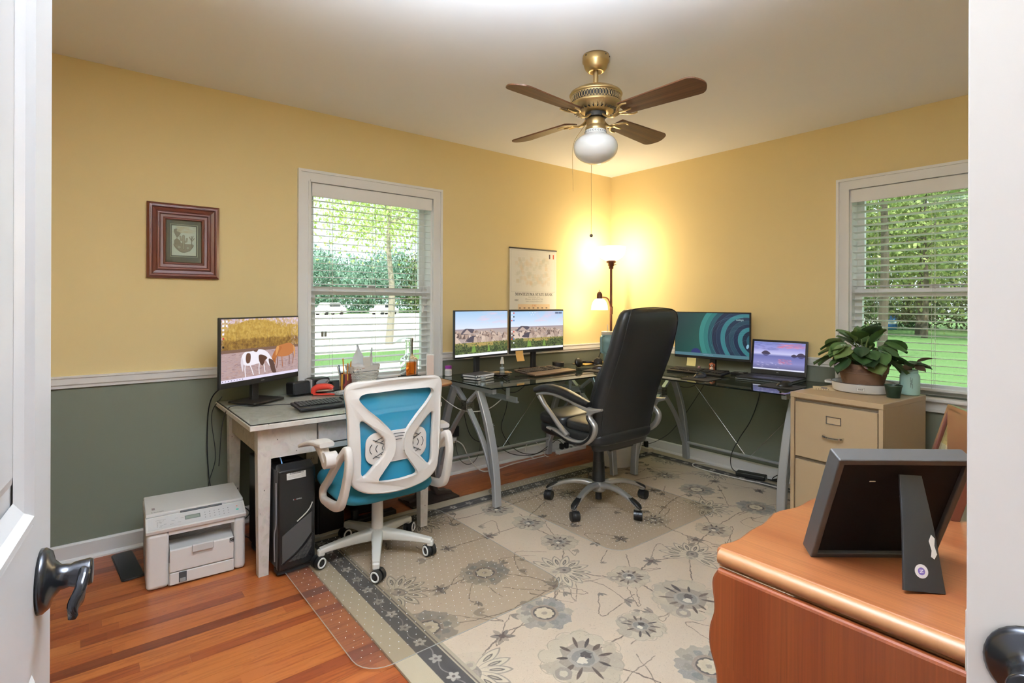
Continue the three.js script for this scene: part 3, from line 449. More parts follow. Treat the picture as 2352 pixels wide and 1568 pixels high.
{
  const paint = M('#f2eeea', 0.5, { map: wornPaint }), bareGapShade = M('#2e2620', 0.9);
  const d = thing('writing_desk', 'white chipped-paint wooden desk with a front drawer under the left window', 'desk', [-2.8125, 0, 0.405]);
  const w = 0.985, dp = 0.77;
  part(d, 'tabletop', boxUV(rb(w, 0.024, dp, 0.004, 0, DESK - 0.018, 0), 1.3, 0.3, 0.2), paint);
  for (const [sx, sz] of [[-1, 1], [1, 1], [-1, -1], [1, -1]]) part(d, 'leg', boxUV(flatten(new THREE.CylinderGeometry(0.043, 0.03, DESK - 0.03 - (sx > 0 && sz > 0 ? 0.016 : 0.001), 4, 1).rotateY(PI / 4), sx * (w / 2 - 0.075), (DESK - 0.03) / 2 + (sx > 0 && sz > 0 ? 0.008 : 0.0005), sz * (dp / 2 - 0.085)), 1.7, rnd() * 3, rnd() * 2), paint);
  const fz = dp / 2 - 0.07;
  part(d, 'apron_front', boxUV(bx(0.21, 0.135, 0.018, -w / 2 + 0.21, DESK - 0.111, fz), 1.6, 0.1, 0.6), paint); part(d, 'apron_front', boxUV(bx(0.13, 0.135, 0.018, w / 2 - 0.17, DESK - 0.111, fz), 1.6, 0.5), paint);
  part(d, 'apron_side', boxUV(bx(0.018, 0.13, dp - 0.2, -w / 2 + 0.07, DESK - 0.098, 0), 1.6), M('#cdbfa8', 0.6, { map: wornPaint }));
  part(d, 'apron_side', boxUV(bx(0.018, 0.13, dp - 0.2, w / 2 - 0.07, DESK - 0.098, 0), 1.6), paint);
  part(d, 'apron_back', boxUV(bx(w - 0.2, 0.13, 0.018, 0, DESK - 0.098, -fz), 1.6), paint);
  part(d, 'apron_gap_shade', bx(w - 0.2, 0.14, 0.006, 0, DESK - 0.1, fz - 0.011), bareGapShade);  // dark backing: paints the shade in the drawer gaps, plus dark chipped wood
  const dr = part(d, 'drawer', boxUV(rb(0.416, 0.1, 0.02, 0.003, 0.037, DESK - 0.093, fz + 0.004), 1.6, 0.3, 0.4), M('#e6e6ea', 0.5, { map: wornPaint }));
  part(dr, 'drawer_rail', boxUV(bx(0.43, 0.026, 0.026, 0.037, DESK - 0.162, fz - 0.004), 1.6), M('#b9bfc0', 0.55));
  const gl = thing('glass_cover', 'clear glass sheet with a dark edge lying on the white desk', 'glass sheet', [-2.8125, DESK - 0.005, 0.405]);
  part(gl, 'sheet', rb(w - 0.012, 0.005, dp - 0.012, 0.0015, 0, 0.0028, 0), M('#f6f9f8', 0.04, { transmission: 0.98, ior: 1.3, specularIntensity: 0.4 }));
  part(gl, 'edge_band', [bx(w - 0.008, 0.0045, 0.003, 0, 0.0024, dp / 2 - 0.005), bx(0.003, 0.0045, dp - 0.01, -w / 2 + 0.005, 0.0024, 0)], M('#20221f', 0.3));
}
{ // little wooden side table with a dark curved pedestal, between the two desks
  const t = thing('side_table', 'small rounded wooden side table with dark curved legs between the desks', 'side table', [-2.14, 0, 0.24]);
  const wood = M('#a9835c', 0.5);
  part(t, 'table_top', ext(rectShape(0.35, 0.36, 0.13), 0.02, 0.005).rotateX(-PI / 2).translate(0, 0.725, 0), wood);
  part(t, 'edge', ext(rectShape(0.356, 0.366, 0.13), 0.012, 0.002).rotateX(-PI / 2).translate(0, 0.727, 0), M('#7a4a28', 0.5));
  const dk = M('#2c211b', 0.35);
  for (const s of [-1, 1]) part(t, 'leg', sweep([[s * 0.03, 0.72, 0.05], [s * 0.035, 0.4, 0.06], [s * 0.04, 0.12, 0.065], [s * 0.06, 0.035, 0.08], [s * 0.16, 0.016, 0.1]], [0, 0, 1], 0.06, [0.025, 0.025, 0.03, 0.034, 0.02], { n: 24, round: 0.3 }), dk);
  part(t, 'foot_bar', rb(0.34, 0.016, 0.2, 0.006, 0, 0.009, 0.1), dk);
}

// ---------------------------------------------------------------- L-shaped glass desk
const GLASS = 0.742;
{
  const g = thing('corner_desk', 'L-shaped smoked glass desk on silver curved X-frame legs', 'desk', [0, 0, 0]);
  const sil = M('#b4b6b8', 0.36, { metalness: 0.5 });
  const tint = M('#c2cfc8', 0.02, { transmission: 0.96, ior: 1.55 }), edge = M('#0c1512', 0.15);
  const slabOf = (name, pts) => { const s = shapeOf(pts.map(([x, z]) => [x, -z])); const m = part(g, name, ext(s, 0.007, 0.001).rotateX(-PI / 2).translate(0, GLASS - 0.008, 0), tint); const gs = []; pts.forEach(([x, z], i) => { const [x2, z2] = pts[(i + 1) % pts.length], L = Math.hypot(x2 - x, z2 - z); gs.push(at(bx(L, 0.0075, 0.0012), (x + x2) / 2, GLASS - 0.0045, (z + z2) / 2, 0, Math.atan2(-(z2 - z), x2 - x), 0)); }); part(m, 'glass_edge', gs, edge); };
  slabOf('glass_top', [[-1.945, 0.06], [-0.832, 0.06], [-0.832, 0.745], [-1.945, 0.745]]);
  slabOf('glass_top', [[-0.74, 0.835], [-0.055, 0.835], [-0.055, 1.94], [-0.74, 1.94]]);
  slabOf('glass_corner', [[-0.826, 0.06], [-0.055, 0.06], [-0.055, 0.829], [-0.74, 0.829], [-0.826, 0.745]]);
  // one end frame: lies in the plane of local x = depth (front = +x), built then turned
  const frame = (ox, oz, dirx, dirz, len) => {
    const P = (u, y) => [ox + dirx * u, y, oz + dirz * u], side = [dirz, 0, -dirx];
    const L = len, bar = (pts, w, t) => sweep(pts.map(([u, y]) => P(u, y)), side, w, t, { n: 24, round: 0.12, k: 1 });
    part(g, 'top_rail', bar([[0.03, GLASS - 0.026], [L - 0.03, GLASS - 0.026]], 0.03, 0.034), sil);
    const f = 0.0, top = GLASS - 0.045;
    part(g, 'front_leg', bar([[L * 0.72, top], [L * 0.86, 0.5], [L * 0.965, 0.25], [L * 1.0, 0.018]], 0.05, [0.03, 0.036, 0.038, 0.036]), sil);
    part(g, 'rear_leg', bar([[L * 0.28, top], [L * 0.14, 0.5], [L * 0.035, 0.25], [L * 0.0, 0.018]], 0.05, [0.03, 0.036, 0.038, 0.036]), sil);
    part(g, 'cross_leg', bar([[L * 0.3, top], [L * 0.5, 0.59], [L * 0.8, 0.36], [L * 0.97, 0.12]], 0.034, [0.018, 0.02, 0.018, 0.01]), sil);
    part(g, 'cross_leg', bar([[L * 0.7, top], [L * 0.5, 0.59], [L * 0.2, 0.36], [L * 0.03, 0.12]], 0.034, [0.018, 0.02, 0.018, 0.01]), sil);
    const cl = []; for (let i = 0; i < 7; i++) cl.push(at(rb(0.056, 0.0075, 0.075, 0.003), ...P(L * 0.5, 0.562 + i * 0.0095), 0, Math.atan2(dirx, dirz), 0));
    part(g, 'clamp', cl, MAT.chrome);
  };
  frame(-1.9, 0.08, 0, 1, 0.665); frame(-0.862, 0.08, 0, 1, 0.7);
  frame(-0.075, 0.86, -1, 0, 0.66); frame(-0.075, 1.9, -1, 0, 0.62);
  part(g, 'lower_bar', rod([-1.9, 0.15, 0.1], [-0.862, 0.15, 0.1], 0.011, 12), sil); part(g, 'lower_bar', rod([-0.09, 0.15, 0.86], [-0.09, 0.15, 1.9], 0.011, 12), sil);
  const steel = MAT.chrome;
  part(g, 'brace_rod', [rod([-1.36, 0.155, 0.1], [-0.88, 0.69, 0.12], 0.0035), rod([-1.4, 0.155, 0.1], [-1.87, 0.69, 0.12], 0.0035)], steel);
  part(g, 'brace_rod', [rod([-0.09, 0.155, 1.36], [-0.11, 0.69, 0.9], 0.0035), rod([-0.09, 0.155, 1.4], [-0.11, 0.69, 1.86], 0.0022)], steel);
  // keyboard-tray slides left hanging under the left wing
  for (const [x, z] of [[-1.66, 0.56], [-1.02, 0.5]]) { const s = part(g, 'tray_slide', [bx(0.012, 0.03, 0.36, x, 0.628, z - 0.1), bx(0.02, 0.01, 0.38, x, 0.612, z - 0.1)], sil); for (const dz of [0, -0.2]) part(s, 'hanger', bx(0.03, 0.11, 0.004, x - 0.012, 0.678, z + dz), sil); }
}
{ // white waste bin under the corner
  const b = thing('waste_bin', 'white plastic waste bin under the glass corner desk', 'bin', [-0.63, FLOORTOP, 0.6]);
  part(b, 'bin_body', lathe([[0.001, 0.004], [0.115, 0.004], [0.12, 0], [0.125, 0.01], [0.15, 0.3], [0.156, 0.3], [0.156, 0.31], [0.146, 0.31], [0.118, 0.016], [0.001, 0.014]], 36), M('#e2d9cb', 0.5));
  part(b, 'rim', new THREE.TorusGeometry(0.152, 0.005, 8, 40).rotateX(PI / 2), M('#e8e0d4', 0.45), [0, 0.308, 0]);
}

// ---------------------------------------------------------------- beige filing cabinet
{
  const c = thing('filing_cabinet', 'beige metal two-drawer filing cabinet beside the glass desk', 'cabinet', [-0.44, 0.0126, 2.205], -PI / 2 + 0.0);
  c.rotation.y = -PI / 2 - 0.09;
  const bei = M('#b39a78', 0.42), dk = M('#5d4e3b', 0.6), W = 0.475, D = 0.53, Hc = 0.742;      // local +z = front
  part(c, 'body', [rb(W, Hc - 0.02, D - 0.02, 0.004, 0, (Hc - 0.02) / 2 + 0.005, -0.012), rb(W + 0.004, 0.03, D, 0.004, 0, Hc - 0.015, 0)], bei);
  for (const sx of [-1, 1]) part(c, 'side_flange', bx(0.02, Hc - 0.03, 0.02, sx * (W / 2 - 0.01), (Hc - 0.03) / 2, D / 2 - 0.012), bei);
  part(c, 'drawer_gap_shade', bx(W - 0.03, Hc - 0.06, 0.004, 0, Hc / 2 - 0.01, D / 2 - 0.02), dk);  // dark sheet behind the drawers paints the shade in their gaps
  [0.535, 0.205].forEach((y) => {
    const dr = part(c, 'drawer', rb(W - 0.052, 0.312, 0.018, 0.004, 0, y, D / 2 - 0.012), bei);
    part(dr, 'label_holder', [bx(0.075, 0.004, 0.005, 0, y + 0.098, D / 2), bx(0.075, 0.004, 0.005, 0, y + 0.06, D / 2), bx(0.004, 0.042, 0.005, -0.037, y + 0.079, D / 2), bx(0.004, 0.042, 0.005, 0.037, y + 0.079, D / 2)], MAT.chrome);
    part(dr, 'label_card', bx(0.068, 0.034, 0.002, 0, y + 0.079, D / 2 - 0.002), M('#bfa684', 0.6));
    part(dr, 'handle', sweep([[-0.05, y - 0.01, D / 2 - 0.002], [-0.046, y - 0.01, D / 2 + 0.02], [0, y - 0.012, D / 2 + 0.026], [0.046, y - 0.01, D / 2 + 0.02], [0.05, y - 0.01, D / 2 - 0.002]], [0, 1, 0], 0.012, 0.008, { n: 24, round: 0.4 }), MAT.chrome);
  });
}

// ---------------------------------------------------------------- drop-leaf wooden table at the right
const TABLE = 0.755;
{
  const grainW = canvasTex(1024, 1024, (c, w, h) => {
    c.fillStyle = '#85502e'; c.fillRect(0, 0, w, h);
    for (let i = 0; i < 1500; i++) { const x = rnd() * w; c.strokeStyle = `rgba(${rnd() < 0.5 ? '84,36,16' : '170,104,60'},${rr(0.03, 0.13)})`; c.lineWidth = rr(0.6, 3); c.beginPath(); c.moveTo(x, 0); c.bezierCurveTo(x + rr(-12, 12), h * 0.3, x + rr(-12, 12), h * 0.6, x + rr(-14, 14), h); c.stroke(); }
    for (let i = 0; i < 24; i++) { const x = rnd() * w, g = c.createLinearGradient(x, 0, x + 90, 0); g.addColorStop(0, 'rgba(90,34,12,0)'); g.addColorStop(0.5, `rgba(96,38,14,${rr(0.05, 0.16)})`); g.addColorStop(1, 'rgba(90,34,12,0)'); c.fillStyle = g; c.fillRect(x, 0, 90, h); }
  }, { repeat: true });
  const wood = M('#ffffff', 0.3, { map: grainW, clearcoat: 0.25, clearcoatRoughness: 0.25 }), lip = M('#94653f', 0.42);
  const t = thing('drop_leaf_table', 'reddish wooden drop-leaf table with its front leaf hanging down', 'table', [-2.86, 0, 2.765]);
  // top: x 0..1.15 (local), z 0..1.1; the edge on the room side is gently scalloped
  const e = []; for (let i = 0; i <= 40; i++) { const u = i / 40; e.push([0.02 + u * 1.13, -(0.008 * Math.sin(u * 21) + 0.004 * Math.sin(u * 47) - 0.004)]); }
  const shp = shapeOf([[0, -1.05], [0, 0.0], ...e, [1.15, -1.05]]);
  const topG = boxUV(ext(shp, 0.022, 0.005).rotateX(-PI / 2).translate(0, TABLE - 0.022, 0), 0.9);
  part(t, 'table_top', topG, wood);
  // rule-joint moulding along the hinged edge
  part(t, 'rule_joint', [rod([0.0, TABLE - 0.016, 0.008], [0.0, TABLE - 0.016, 1.05], 0.0155, 20), bx(0.012, 0.006, 1.04, 0.006, TABLE - 0.034, 0.525)], lip);
  // hanging leaf with a shaped outline, in the plane x = -0.012
  const o = [[0.012, -0.035], [0.0, -0.06], [0.004, -0.12], [-0.006, -0.16], [-0.006, -0.2], [0.008, -0.245], [0.012, -0.29], [0.022, -0.33], [0.06, -0.372], [0.2, -0.4], [0.5, -0.41], [0.8, -0.41], [1.0, -0.38], [1.05, -0.3], [1.05, -0.035]];
  const sm = smooth(o.slice(0, 14), 80, false).concat([[1.05, -0.035]]);
  const leafG = boxUV(ext(shapeOf(sm), 0.02, 0.006).rotateY(-PI / 2), 0.9, 0.3, 0.2);
  part(t, 'drop_leaf', leafG, M('#d6b49a', 0.38, { map: grainW, clearcoat: 0.2, clearcoatRoughness: 0.3 }), [-0.002, TABLE, 0]);
  part(t, 'apron', [bx(0.9, 0.1, 0.02, 0.55, TABLE - 0.075, 0.12), bx(0.9, 0.1, 0.02, 0.55, TABLE - 0.075, 0.9), bx(0.02, 0.1, 0.78, 0.1, TABLE - 0.075, 0.51), bx(0.02, 0.1, 0.78, 1.0, TABLE - 0.075, 0.51)], wood);
  for (const [x, z] of [[0.11, 0.14], [1.0, 0.14], [0.11, 0.88], [1.0, 0.88]]) part(t, 'leg', lathe([[0.016, 0.012], [0.024, 0.03], [0.018, 0.09], [0.03, 0.3], [0.022, 0.5], [0.03, 0.58], [0.032, 0.72]], 16), wood, [x, 0, z]);
}

// ---------------------------------------------------------------- white task chair with teal mesh (faces the window wall, -z)
{
  const c = thing('task_chair', 'white plastic task chair with a teal mesh back and teal seat', 'chair', [-2.738, 0.0155, 0.868]);
  const wh = M('#e3ddd8', 0.4), whBase = M('#d9d6cf', 0.38);
  const weave = canvasTex(64, 64, (q, w, h) => { q.fillStyle = '#48a9c2'; q.fillRect(0, 0, w, h); q.fillStyle = '#3f9cb6'; for (let y = 0; y < 8; y++) for (let x = 0; x < 8; x++) q.fillRect(x * 8 + (y % 2) * 4, y * 8, 4, 5); }, { repeat: [60, 60] });
  const weaveB = canvasTex(64, 64, (q, w, h) => { q.fillStyle = '#fff'; q.fillRect(0, 0, w, h); q.fillStyle = '#555'; for (let y = 0; y < 8; y++) for (let x = 0; x < 8; x++) q.fillRect(x * 8 + (y % 2) * 4, y * 8, 4, 5); }, { color: false, repeat: [40, 40] });
  const mesh = M('#8ccfe0', 0.75, { transparent: true, opacity: 0.88, map: weave, side: THREE.DoubleSide }), teal = M('#2b88a0', 0.85, { bumpMap: weaveB, bumpScale: 0.001 });
  // star base and casters
  const hub = part(c, 'base_hub', lathe([[0.001, 0.075], [0.036, 0.075], [0.042, 0.09], [0.044, 0.115], [0.034, 0.132], [0.001, 0.134]], 28), whBase);
  for (let k = 0; k < 5; k++) {
    const a = (116 + 72 * k) * PI / 180, R = (r, y) => [Math.cos(a) * r, y, Math.sin(a) * r], side = [-Math.sin(a), 0, Math.cos(a)];
    part(c, 'spoke', [sweep([R(0.03, 0.102), R(0.12, 0.097), R(0.22, 0.085), R(0.272, 0.077)], side, [0.056, 0.046, 0.038, 0.034], [0.05, 0.04, 0.028, 0.024], { n: 16, round: 0.22 }), rb(0.032, 0.03, 0.032, 0.008).applyMatrix4(new THREE.Matrix4().makeRotationY(-a).setPosition(...R(0.268, 0.068)))], whBase);
    const w = new THREE.Group(); w.name = 'caster'; w.position.set(...R(0.27, 0.0)); w.rotation.y = -a + [0.9, 0.5, 1.6, 0.2, 2.4][k]; c.add(w);
    part(w, 'wheel', [at(cyl(0.028, 0.028, 0.019, 0, 0, 0, 28), 0.012, 0.0285, -0.014, PI / 2), at(cyl(0.028, 0.028, 0.019, 0, 0, 0, 28), 0.012, 0.0285, 0.014, PI / 2), rb(0.03, 0.03, 0.016, 0.006, 0.004, 0.045, 0), cyl(0.006, 0.006, 0.03, 0, 0.06, 0, 10)], MAT.black);
    part(w, 'wheel_ring', [at(new THREE.TorusGeometry(0.0205, 0.0042, 8, 28), 0.012, 0.0285, -0.0235), at(new THREE.TorusGeometry(0.0205, 0.0042, 8, 28), 0.012, 0.0285, 0.0235)], M('#f3f2f0', 0.4));
  }
  part(c, 'gas_column', [cyl(0.029, 0.027, 0.16, 0, 0.2, 0, 28), cyl(0.018, 0.018, 0.04, 0, 0.295, 0, 20)], wh);
  part(c, 'tilt_mechanism', [rb(0.2, 0.03, 0.24, 0.01, 0, 0.302, -0.03), at(cyl(0.007, 0.007, 0.12, 0, 0, 0, 10), 0.16, 0.3, 0.04, 0, 0, PI / 2), at(cyl(0.021, 0.021, 0.03, 0, 0, 0, 16), 0.225, 0.3, 0.04, 0, 0, PI / 2)], MAT.black);
  // seat: rounded cushion with a waterfall front
  const rows = []; for (let i = 0; i <= 14; i++) { const v = i / 14, row = []; for (let j = 0; j < 40; j++) { const t = j / 40 * 2 * PI, e = 0.42, ct = Math.cos(t), st = Math.sin(t), q = Math.pow(Math.sin(Math.min(1, v * 1.0) * PI), 0.28) || 0.0001; const x = Math.sign(ct) * Math.pow(Math.abs(ct), e) * 0.245 * (0.6 + 0.4 * q), z = Math.sign(st) * Math.pow(Math.abs(st), e) * 0.222 * (0.6 + 0.4 * q); const fall = z < -0.1 ? -0.5 * (z + 0.1) * (z + 0.1) : 0; row.push([x * (1 - 0.06 * (z < 0 ? -z : 0)), 0.318 + 0.085 * v - 0.07 * (z + 0.2) + 0.02 + fall + 0.012 * (v > 0.5 ? (1 - (x * x) / 0.06) : 0), z - 0.035]); } rows.push(row); }
  rows.unshift(rows[0].map(() => [0, 0.325, -0.02])); rows.push(rows[rows.length - 1].map(() => [0, 0.422, -0.02]));
  part(c, 'seat', uvScale(skin(rows, true), 1, 1), teal);
  // back frame: one moulded piece with three openings
  const outer = smooth([[-0.12, 0.893], [0.0, 0.897], [0.12, 0.893], [0.222, 0.884], [0.245, 0.86], [0.238, 0.76], [0.232, 0.6], [0.226, 0.5], [0.212, 0.43], [0.16, 0.392], [0.08, 0.374], [0, 0.369], [-0.08, 0.374], [-0.16, 0.392], [-0.212, 0.43], [-0.226, 0.5], [-0.232, 0.6], [-0.238, 0.76], [-0.245, 0.86], [-0.222, 0.884]], 160);
  const holes = [
    [[-0.18, 0.838], [-0.09, 0.846], [0, 0.849], [0.09, 0.846], [0.18, 0.838], [0.196, 0.815], [0.17, 0.775], [0.1, 0.71], [0.045, 0.648], [0.031, 0.62], [0.031, 0.56], [0.045, 0.532], [0.085, 0.478], [0.106, 0.444], [0.1, 0.428], [0.05, 0.42], [0, 0.418], [-0.05, 0.42], [-0.1, 0.428], [-0.106, 0.444], [-0.085, 0.478], [-0.045, 0.532], [-0.031, 0.56], [-0.031, 0.62], [-0.045, 0.648], [-0.1, 0.71], [-0.17, 0.775], [-0.196, 0.815]],
    [[0.184, 0.712], [0.176, 0.716], [0.12, 0.672], [0.076, 0.625], [0.07, 0.6], [0.07, 0.575], [0.08, 0.55], [0.12, 0.51], [0.165, 0.468], [0.174, 0.474], [0.178, 0.56], [0.183, 0.66]],
  ];
  holes.push(holes[1].map(([x, y]) => [-x, y]).reverse());
  const bend = (g, dz) => { const p = g.attributes.position; for (let i = 0; i < p.count; i++) { const x = p.getX(i), y = p.getY(i), u = (y - 0.62) / 0.26; p.setZ(i, p.getZ(i) + 0.215 - 0.012 * u * u + 0.004 * u - 0.5 * x * x + dz); } g.computeVertexNormals(); return g; };
  const dense = (s, d, b) => ext(s, d, b, 24);
  const fr = new THREE.Shape(outer.map(([x, y]) => new THREE.Vector2(x, y))); holes.forEach((h) => fr.holes.push(new THREE.Path(smooth(h, 120).map(([x, y]) => new THREE.Vector2(x, y)))));
  part(c, 'back_frame', toCreasedNormals(norm(bend(dense(fr, 0.026, 0.007), 0)), 0.9), wh);
  // mesh sheet in front of the frame, as a grid so that it follows the bend
  const inside = outer.map(([x, y]) => [0.01 + (x - 0.01) * 0.985, 0.63 + (y - 0.63) * 0.985]);
  const grid = []; for (let i = 0; i <= 24; i++) { const y = 0.382 + (0.888 - 0.382) * i / 24, xs = []; for (let k = 0; k < inside.length; k++) { const [x0, y0] = inside[k], [x1, y1] = inside[(k + 1) % inside.length]; if ((y0 - y) * (y1 - y) <= 0 && y0 !== y1) xs.push(x0 + (x1 - x0) * (y - y0) / (y1 - y0)); } const a = Math.min(...xs), b = Math.max(...xs), row = []; for (let j = 0; j <= 20; j++) { const x = a + (b - a) * j / 20, u = (y - 0.62) / 0.26; row.push([x, y, 0.207 - 0.012 * u * u + 0.004 * u - 0.5 * x * x]); } grid.push(row); }
  part(c, 'back_mesh', skin(grid), mesh);
  // lumbar plate with curved slots between frame and mesh
  const lum = part(c, 'lumbar_support', toCreasedNormals(norm(bend(ext(rectShape(0.31, 0.145, 0.05).clone(), 0.006, 0.002, 12).translate(0, 0.582, 0), 0.0015)), 0.8), wh);
  const slots = [], lz = (x, y) => 0.2225 - 0.012 * ((y - 0.62) / 0.26) ** 2 + 0.004 * ((y - 0.62) / 0.26) - 0.5 * x * x;
  const arc = (rx, ry, a0, a1) => { const pts = []; for (let i = 0; i <= 8; i++) { const t = (a0 + (a1 - a0) * i / 8) * PI / 180, x = rx * Math.cos(t), y = 0.582 + ry * Math.sin(t); pts.push([x, y, lz(x, y)]); } slots.push(sweep(pts, [0, 0, 1], 0.0012, 0.0032, { n: 14 })); };
  for (const [rx, ry] of [[0.078, 0.03], [0.108, 0.044], [0.136, 0.058]]) for (const [a0, a1] of [[158, 202], [112, 146], [214, 248], [-22, 22], [34, 68], [292, 326], [76, 104]]) arc(rx, ry, a0, a1);
  for (const s of [-1, 1]) for (const f of [1, -1]) slots.push(sweep([[s * 0.066, 0.582 + f * 0.014, lz(0.066, 0.59)], [s * 0.122, 0.582 + f * 0.042, lz(0.122, 0.62)]], [0, 0, 1], 0.0012, 0.0034, { n: 4 }));
  part(lum, 'slot', slots, M('#2b2b2b', 0.8));
  // arms: side loop, pivot hub, neck and pad
  for (const s of [-1, 1]) {
    const X = s * 0.262, side = [1, 0, 0];
    part(c, 'arm_bracket', sweep([[X * 0.96, 0.604, 0.245], [X * 0.965, 0.55, 0.262], [X * 0.98, 0.45, 0.24], [X, 0.365, 0.2], [X, 0.34, 0.16], [X, 0.325, 0.04], [X, 0.33, -0.02], [X, 0.36, -0.025], [X, 0.43, 0.05], [X * 0.99, 0.5, 0.12], [X * 0.965, 0.58, 0.2]], side, 0.03, [0.034, 0.036, 0.04, 0.044, 0.04, 0.032, 0.032, 0.032, 0.03, 0.03, 0.034], { n: 80, round: 0.25, closed: true }), wh);
    const a = part(c, 'armrest', [at(cyl(0.036, 0.036, 0.055, 0, 0, 0, 28), X + s * 0.025, 0.545, 0.13, 0, 0, PI / 2), sweep([[X + s * 0.035, 0.53, 0.125], [X + s * 0.037, 0.575, 0.08], [X + s * 0.037, 0.598, 0.03]], side, [0.04, 0.045, 0.05], [0.05, 0.05, 0.03], { n: 14, round: 0.35 })], wh);
    part(a, 'arm_pad', sweep([[X + s * 0.075, 0.572, -0.085], [X + s * 0.062, 0.592, -0.03], [X + s * 0.047, 0.612, 0.05], [X + s * 0.037, 0.614, 0.13]], side, [0.05, 0.07, 0.085, 0.07], [0.014, 0.02, 0.026, 0.022], { n: 26, round: 0.4 }), wh);
  }
}

// ---------------------------------------------------------------- black leather executive chair (faces -z)
{
  const c = thing('executive_chair', 'black leather high-back office chair with silver arms and base', 'chair', [-1.38, 0.0155, 1.1]);
  const creases = canvasTex(512, 512, (q, w, h) => { q.fillStyle = '#808080'; q.fillRect(0, 0, w, h); for (let i = 0; i < 2600; i++) { q.strokeStyle = `rgba(${rnd() < 0.5 ? '40,40,40' : '190,190,190'},0.25)`; q.lineWidth = 1; const x = rnd() * w, y = rnd() * h; q.beginPath(); q.moveTo(x, y); q.lineTo(x + rr(-6, 6), y + rr(-6, 6)); q.stroke(); } }, { color: false, repeat: [6, 6] });
  const lea = M('#141516', 0.42, { bumpMap: creases, bumpScale: 0.0008 }), sil = M('#a5a39f', 0.35, { metalness: 0.65 }), bl = M('#111112', 0.4);
  part(c, 'base_hub', lathe([[0.001, 0.085], [0.036, 0.085], [0.045, 0.1], [0.044, 0.135], [0.036, 0.15], [0.001, 0.152]], 28), sil);
  for (let k = 0; k < 5; k++) {
    const a = (20 + 72 * k) * PI / 180, R = (r, y) => [Math.cos(a) * r, y, Math.sin(a) * r], side = [-Math.sin(a), 0, Math.cos(a)];
    const sp = part(c, 'spoke', sweep([R(0.03, 0.125), R(0.1, 0.135), R(0.18, 0.128), R(0.26, 0.103), R(0.318, 0.075)], side, [0.05, 0.045, 0.04, 0.036, 0.03], [0.04, 0.032, 0.026, 0.022, 0.018], { n: 22, round: 0.4 }), sil);
    part(sp, 'spoke_cap', sweep([R(0.245, 0.116), R(0.285, 0.1), R(0.318, 0.083), R(0.33, 0.07)], side, [0.03, 0.038, 0.038, 0.022], [0.006, 0.014, 0.014, 0.01], { n: 12, round: 0.45 }), bl);
    const w = part(c, 'caster', [at(cyl(0.0275, 0.0275, 0.02, 0, 0, 0, 24), 0.01, 0.0285, -0.014, PI / 2), at(cyl(0.0275, 0.0275, 0.02, 0, 0, 0, 24), 0.01, 0.0285, 0.014, PI / 2), at(new THREE.SphereGeometry(0.0285, 20, 14).scale(1, 1, 0.85), 0.01, 0.0285, 0), cyl(0.015, 0.015, 0.012, 0, 0.063, 0, 16)], bl, R(0.312, 0), [0, -a + [0.4, 2.2, 0.9, 1.4, 2.9][k], 0]);
    part(w, 'caster_collar', cyl(0.017, 0.019, 0.008, 0, 0.0665, 0, 18), sil);
  }
  part(c, 'gas_column', [cyl(0.04, 0.035, 0.12, 0, 0.21, 0, 24), cyl(0.034, 0.03, 0.14, 0, 0.33, 0, 24), cyl(0.02, 0.02, 0.06, 0, 0.065, 0, 18)], bl);
  part(c, 'tilt_mechanism', [rb(0.22, 0.05, 0.32, 0.015, 0, 0.405, 0.03), at(cyl(0.008, 0.008, 0.2, 0, 0, 0, 10), 0.2, 0.4, 0.1, 0, 0, PI / 2), at(rb(0.06, 0.02, 0.045, 0.008), 0.3, 0.4, 0.1), at(cyl(0.03, 0.03, 0.06, 0, 0, 0, 20), -0.02, 0.4, -0.12, PI / 2)], bl);
  const cushion = (W, D, y0, y1, z, e = 0.36, puff = 0.02) => { const rows = [], n = 16; for (let i = 0; i <= n; i++) { const v = i / n, row = []; const q = Math.pow(Math.max(1e-6, 1 - Math.pow(Math.abs(2 * v - 1), 3.2)), 0.42); for (let j = 0; j < 48; j++) { const t = j / 48 * 2 * PI, ct = Math.cos(t), st = Math.sin(t); const x = Math.sign(ct) * Math.pow(Math.abs(ct), e) * W / 2 * (0.8 + 0.2 * q), zz = Math.sign(st) * Math.pow(Math.abs(st), e) * D / 2 * (0.8 + 0.2 * q); row.push([x, y0 + (y1 - y0) * v + (v > 0.5 ? puff * (1 - (2 * x / W) ** 2) * (1 - (2 * zz / D) ** 2) : 0), zz + z]); } rows.push(row); } const mid = (r, y) => r.map(() => [0, y, z]); rows.unshift(mid(rows[0], y0)); rows.push(mid(rows[0], y1 + puff)); return skin(rows, true); };
  part(c, 'seat_base', cushion(0.54, 0.54, 0.43, 0.51, -0.03), lea);
  part(c, 'seat', [cushion(0.535, 0.26, 0.495, 0.565, -0.165, 0.4, 0.02), cushion(0.52, 0.26, 0.495, 0.555, 0.06, 0.4, 0.015)], lea);
  // high back: loft of rounded sections, leaning backwards
  const prof = [[0.40, 0.17, 0.225, 0.045], [0.47, 0.172, 0.25, 0.07], [0.6, 0.19, 0.262, 0.075], [0.72, 0.222, 0.265, 0.075], [0.85, 0.275, 0.268, 0.072], [0.98, 0.328, 0.268, 0.068], [1.08, 0.36, 0.264, 0.062], [1.15, 0.378, 0.256, 0.058], [1.19, 0.384, 0.24, 0.05], [1.208, 0.384, 0.215, 0.034], [1.214, 0.383, 0.17, 0.016]];
  const sec = (f, e = 0.45) => prof.map(([y, z, w, d]) => { const row = []; for (let j = 0; j < 56; j++) { const t = j / 56 * 2 * PI, ct = Math.cos(t), st = Math.sin(t); row.push([Math.sign(ct) * Math.pow(Math.abs(ct), e) * w, y, z + Math.sign(st) * Math.pow(Math.abs(st), 0.7) * d * (st < 0 ? 0.9 : 0.75)]); } return row; });
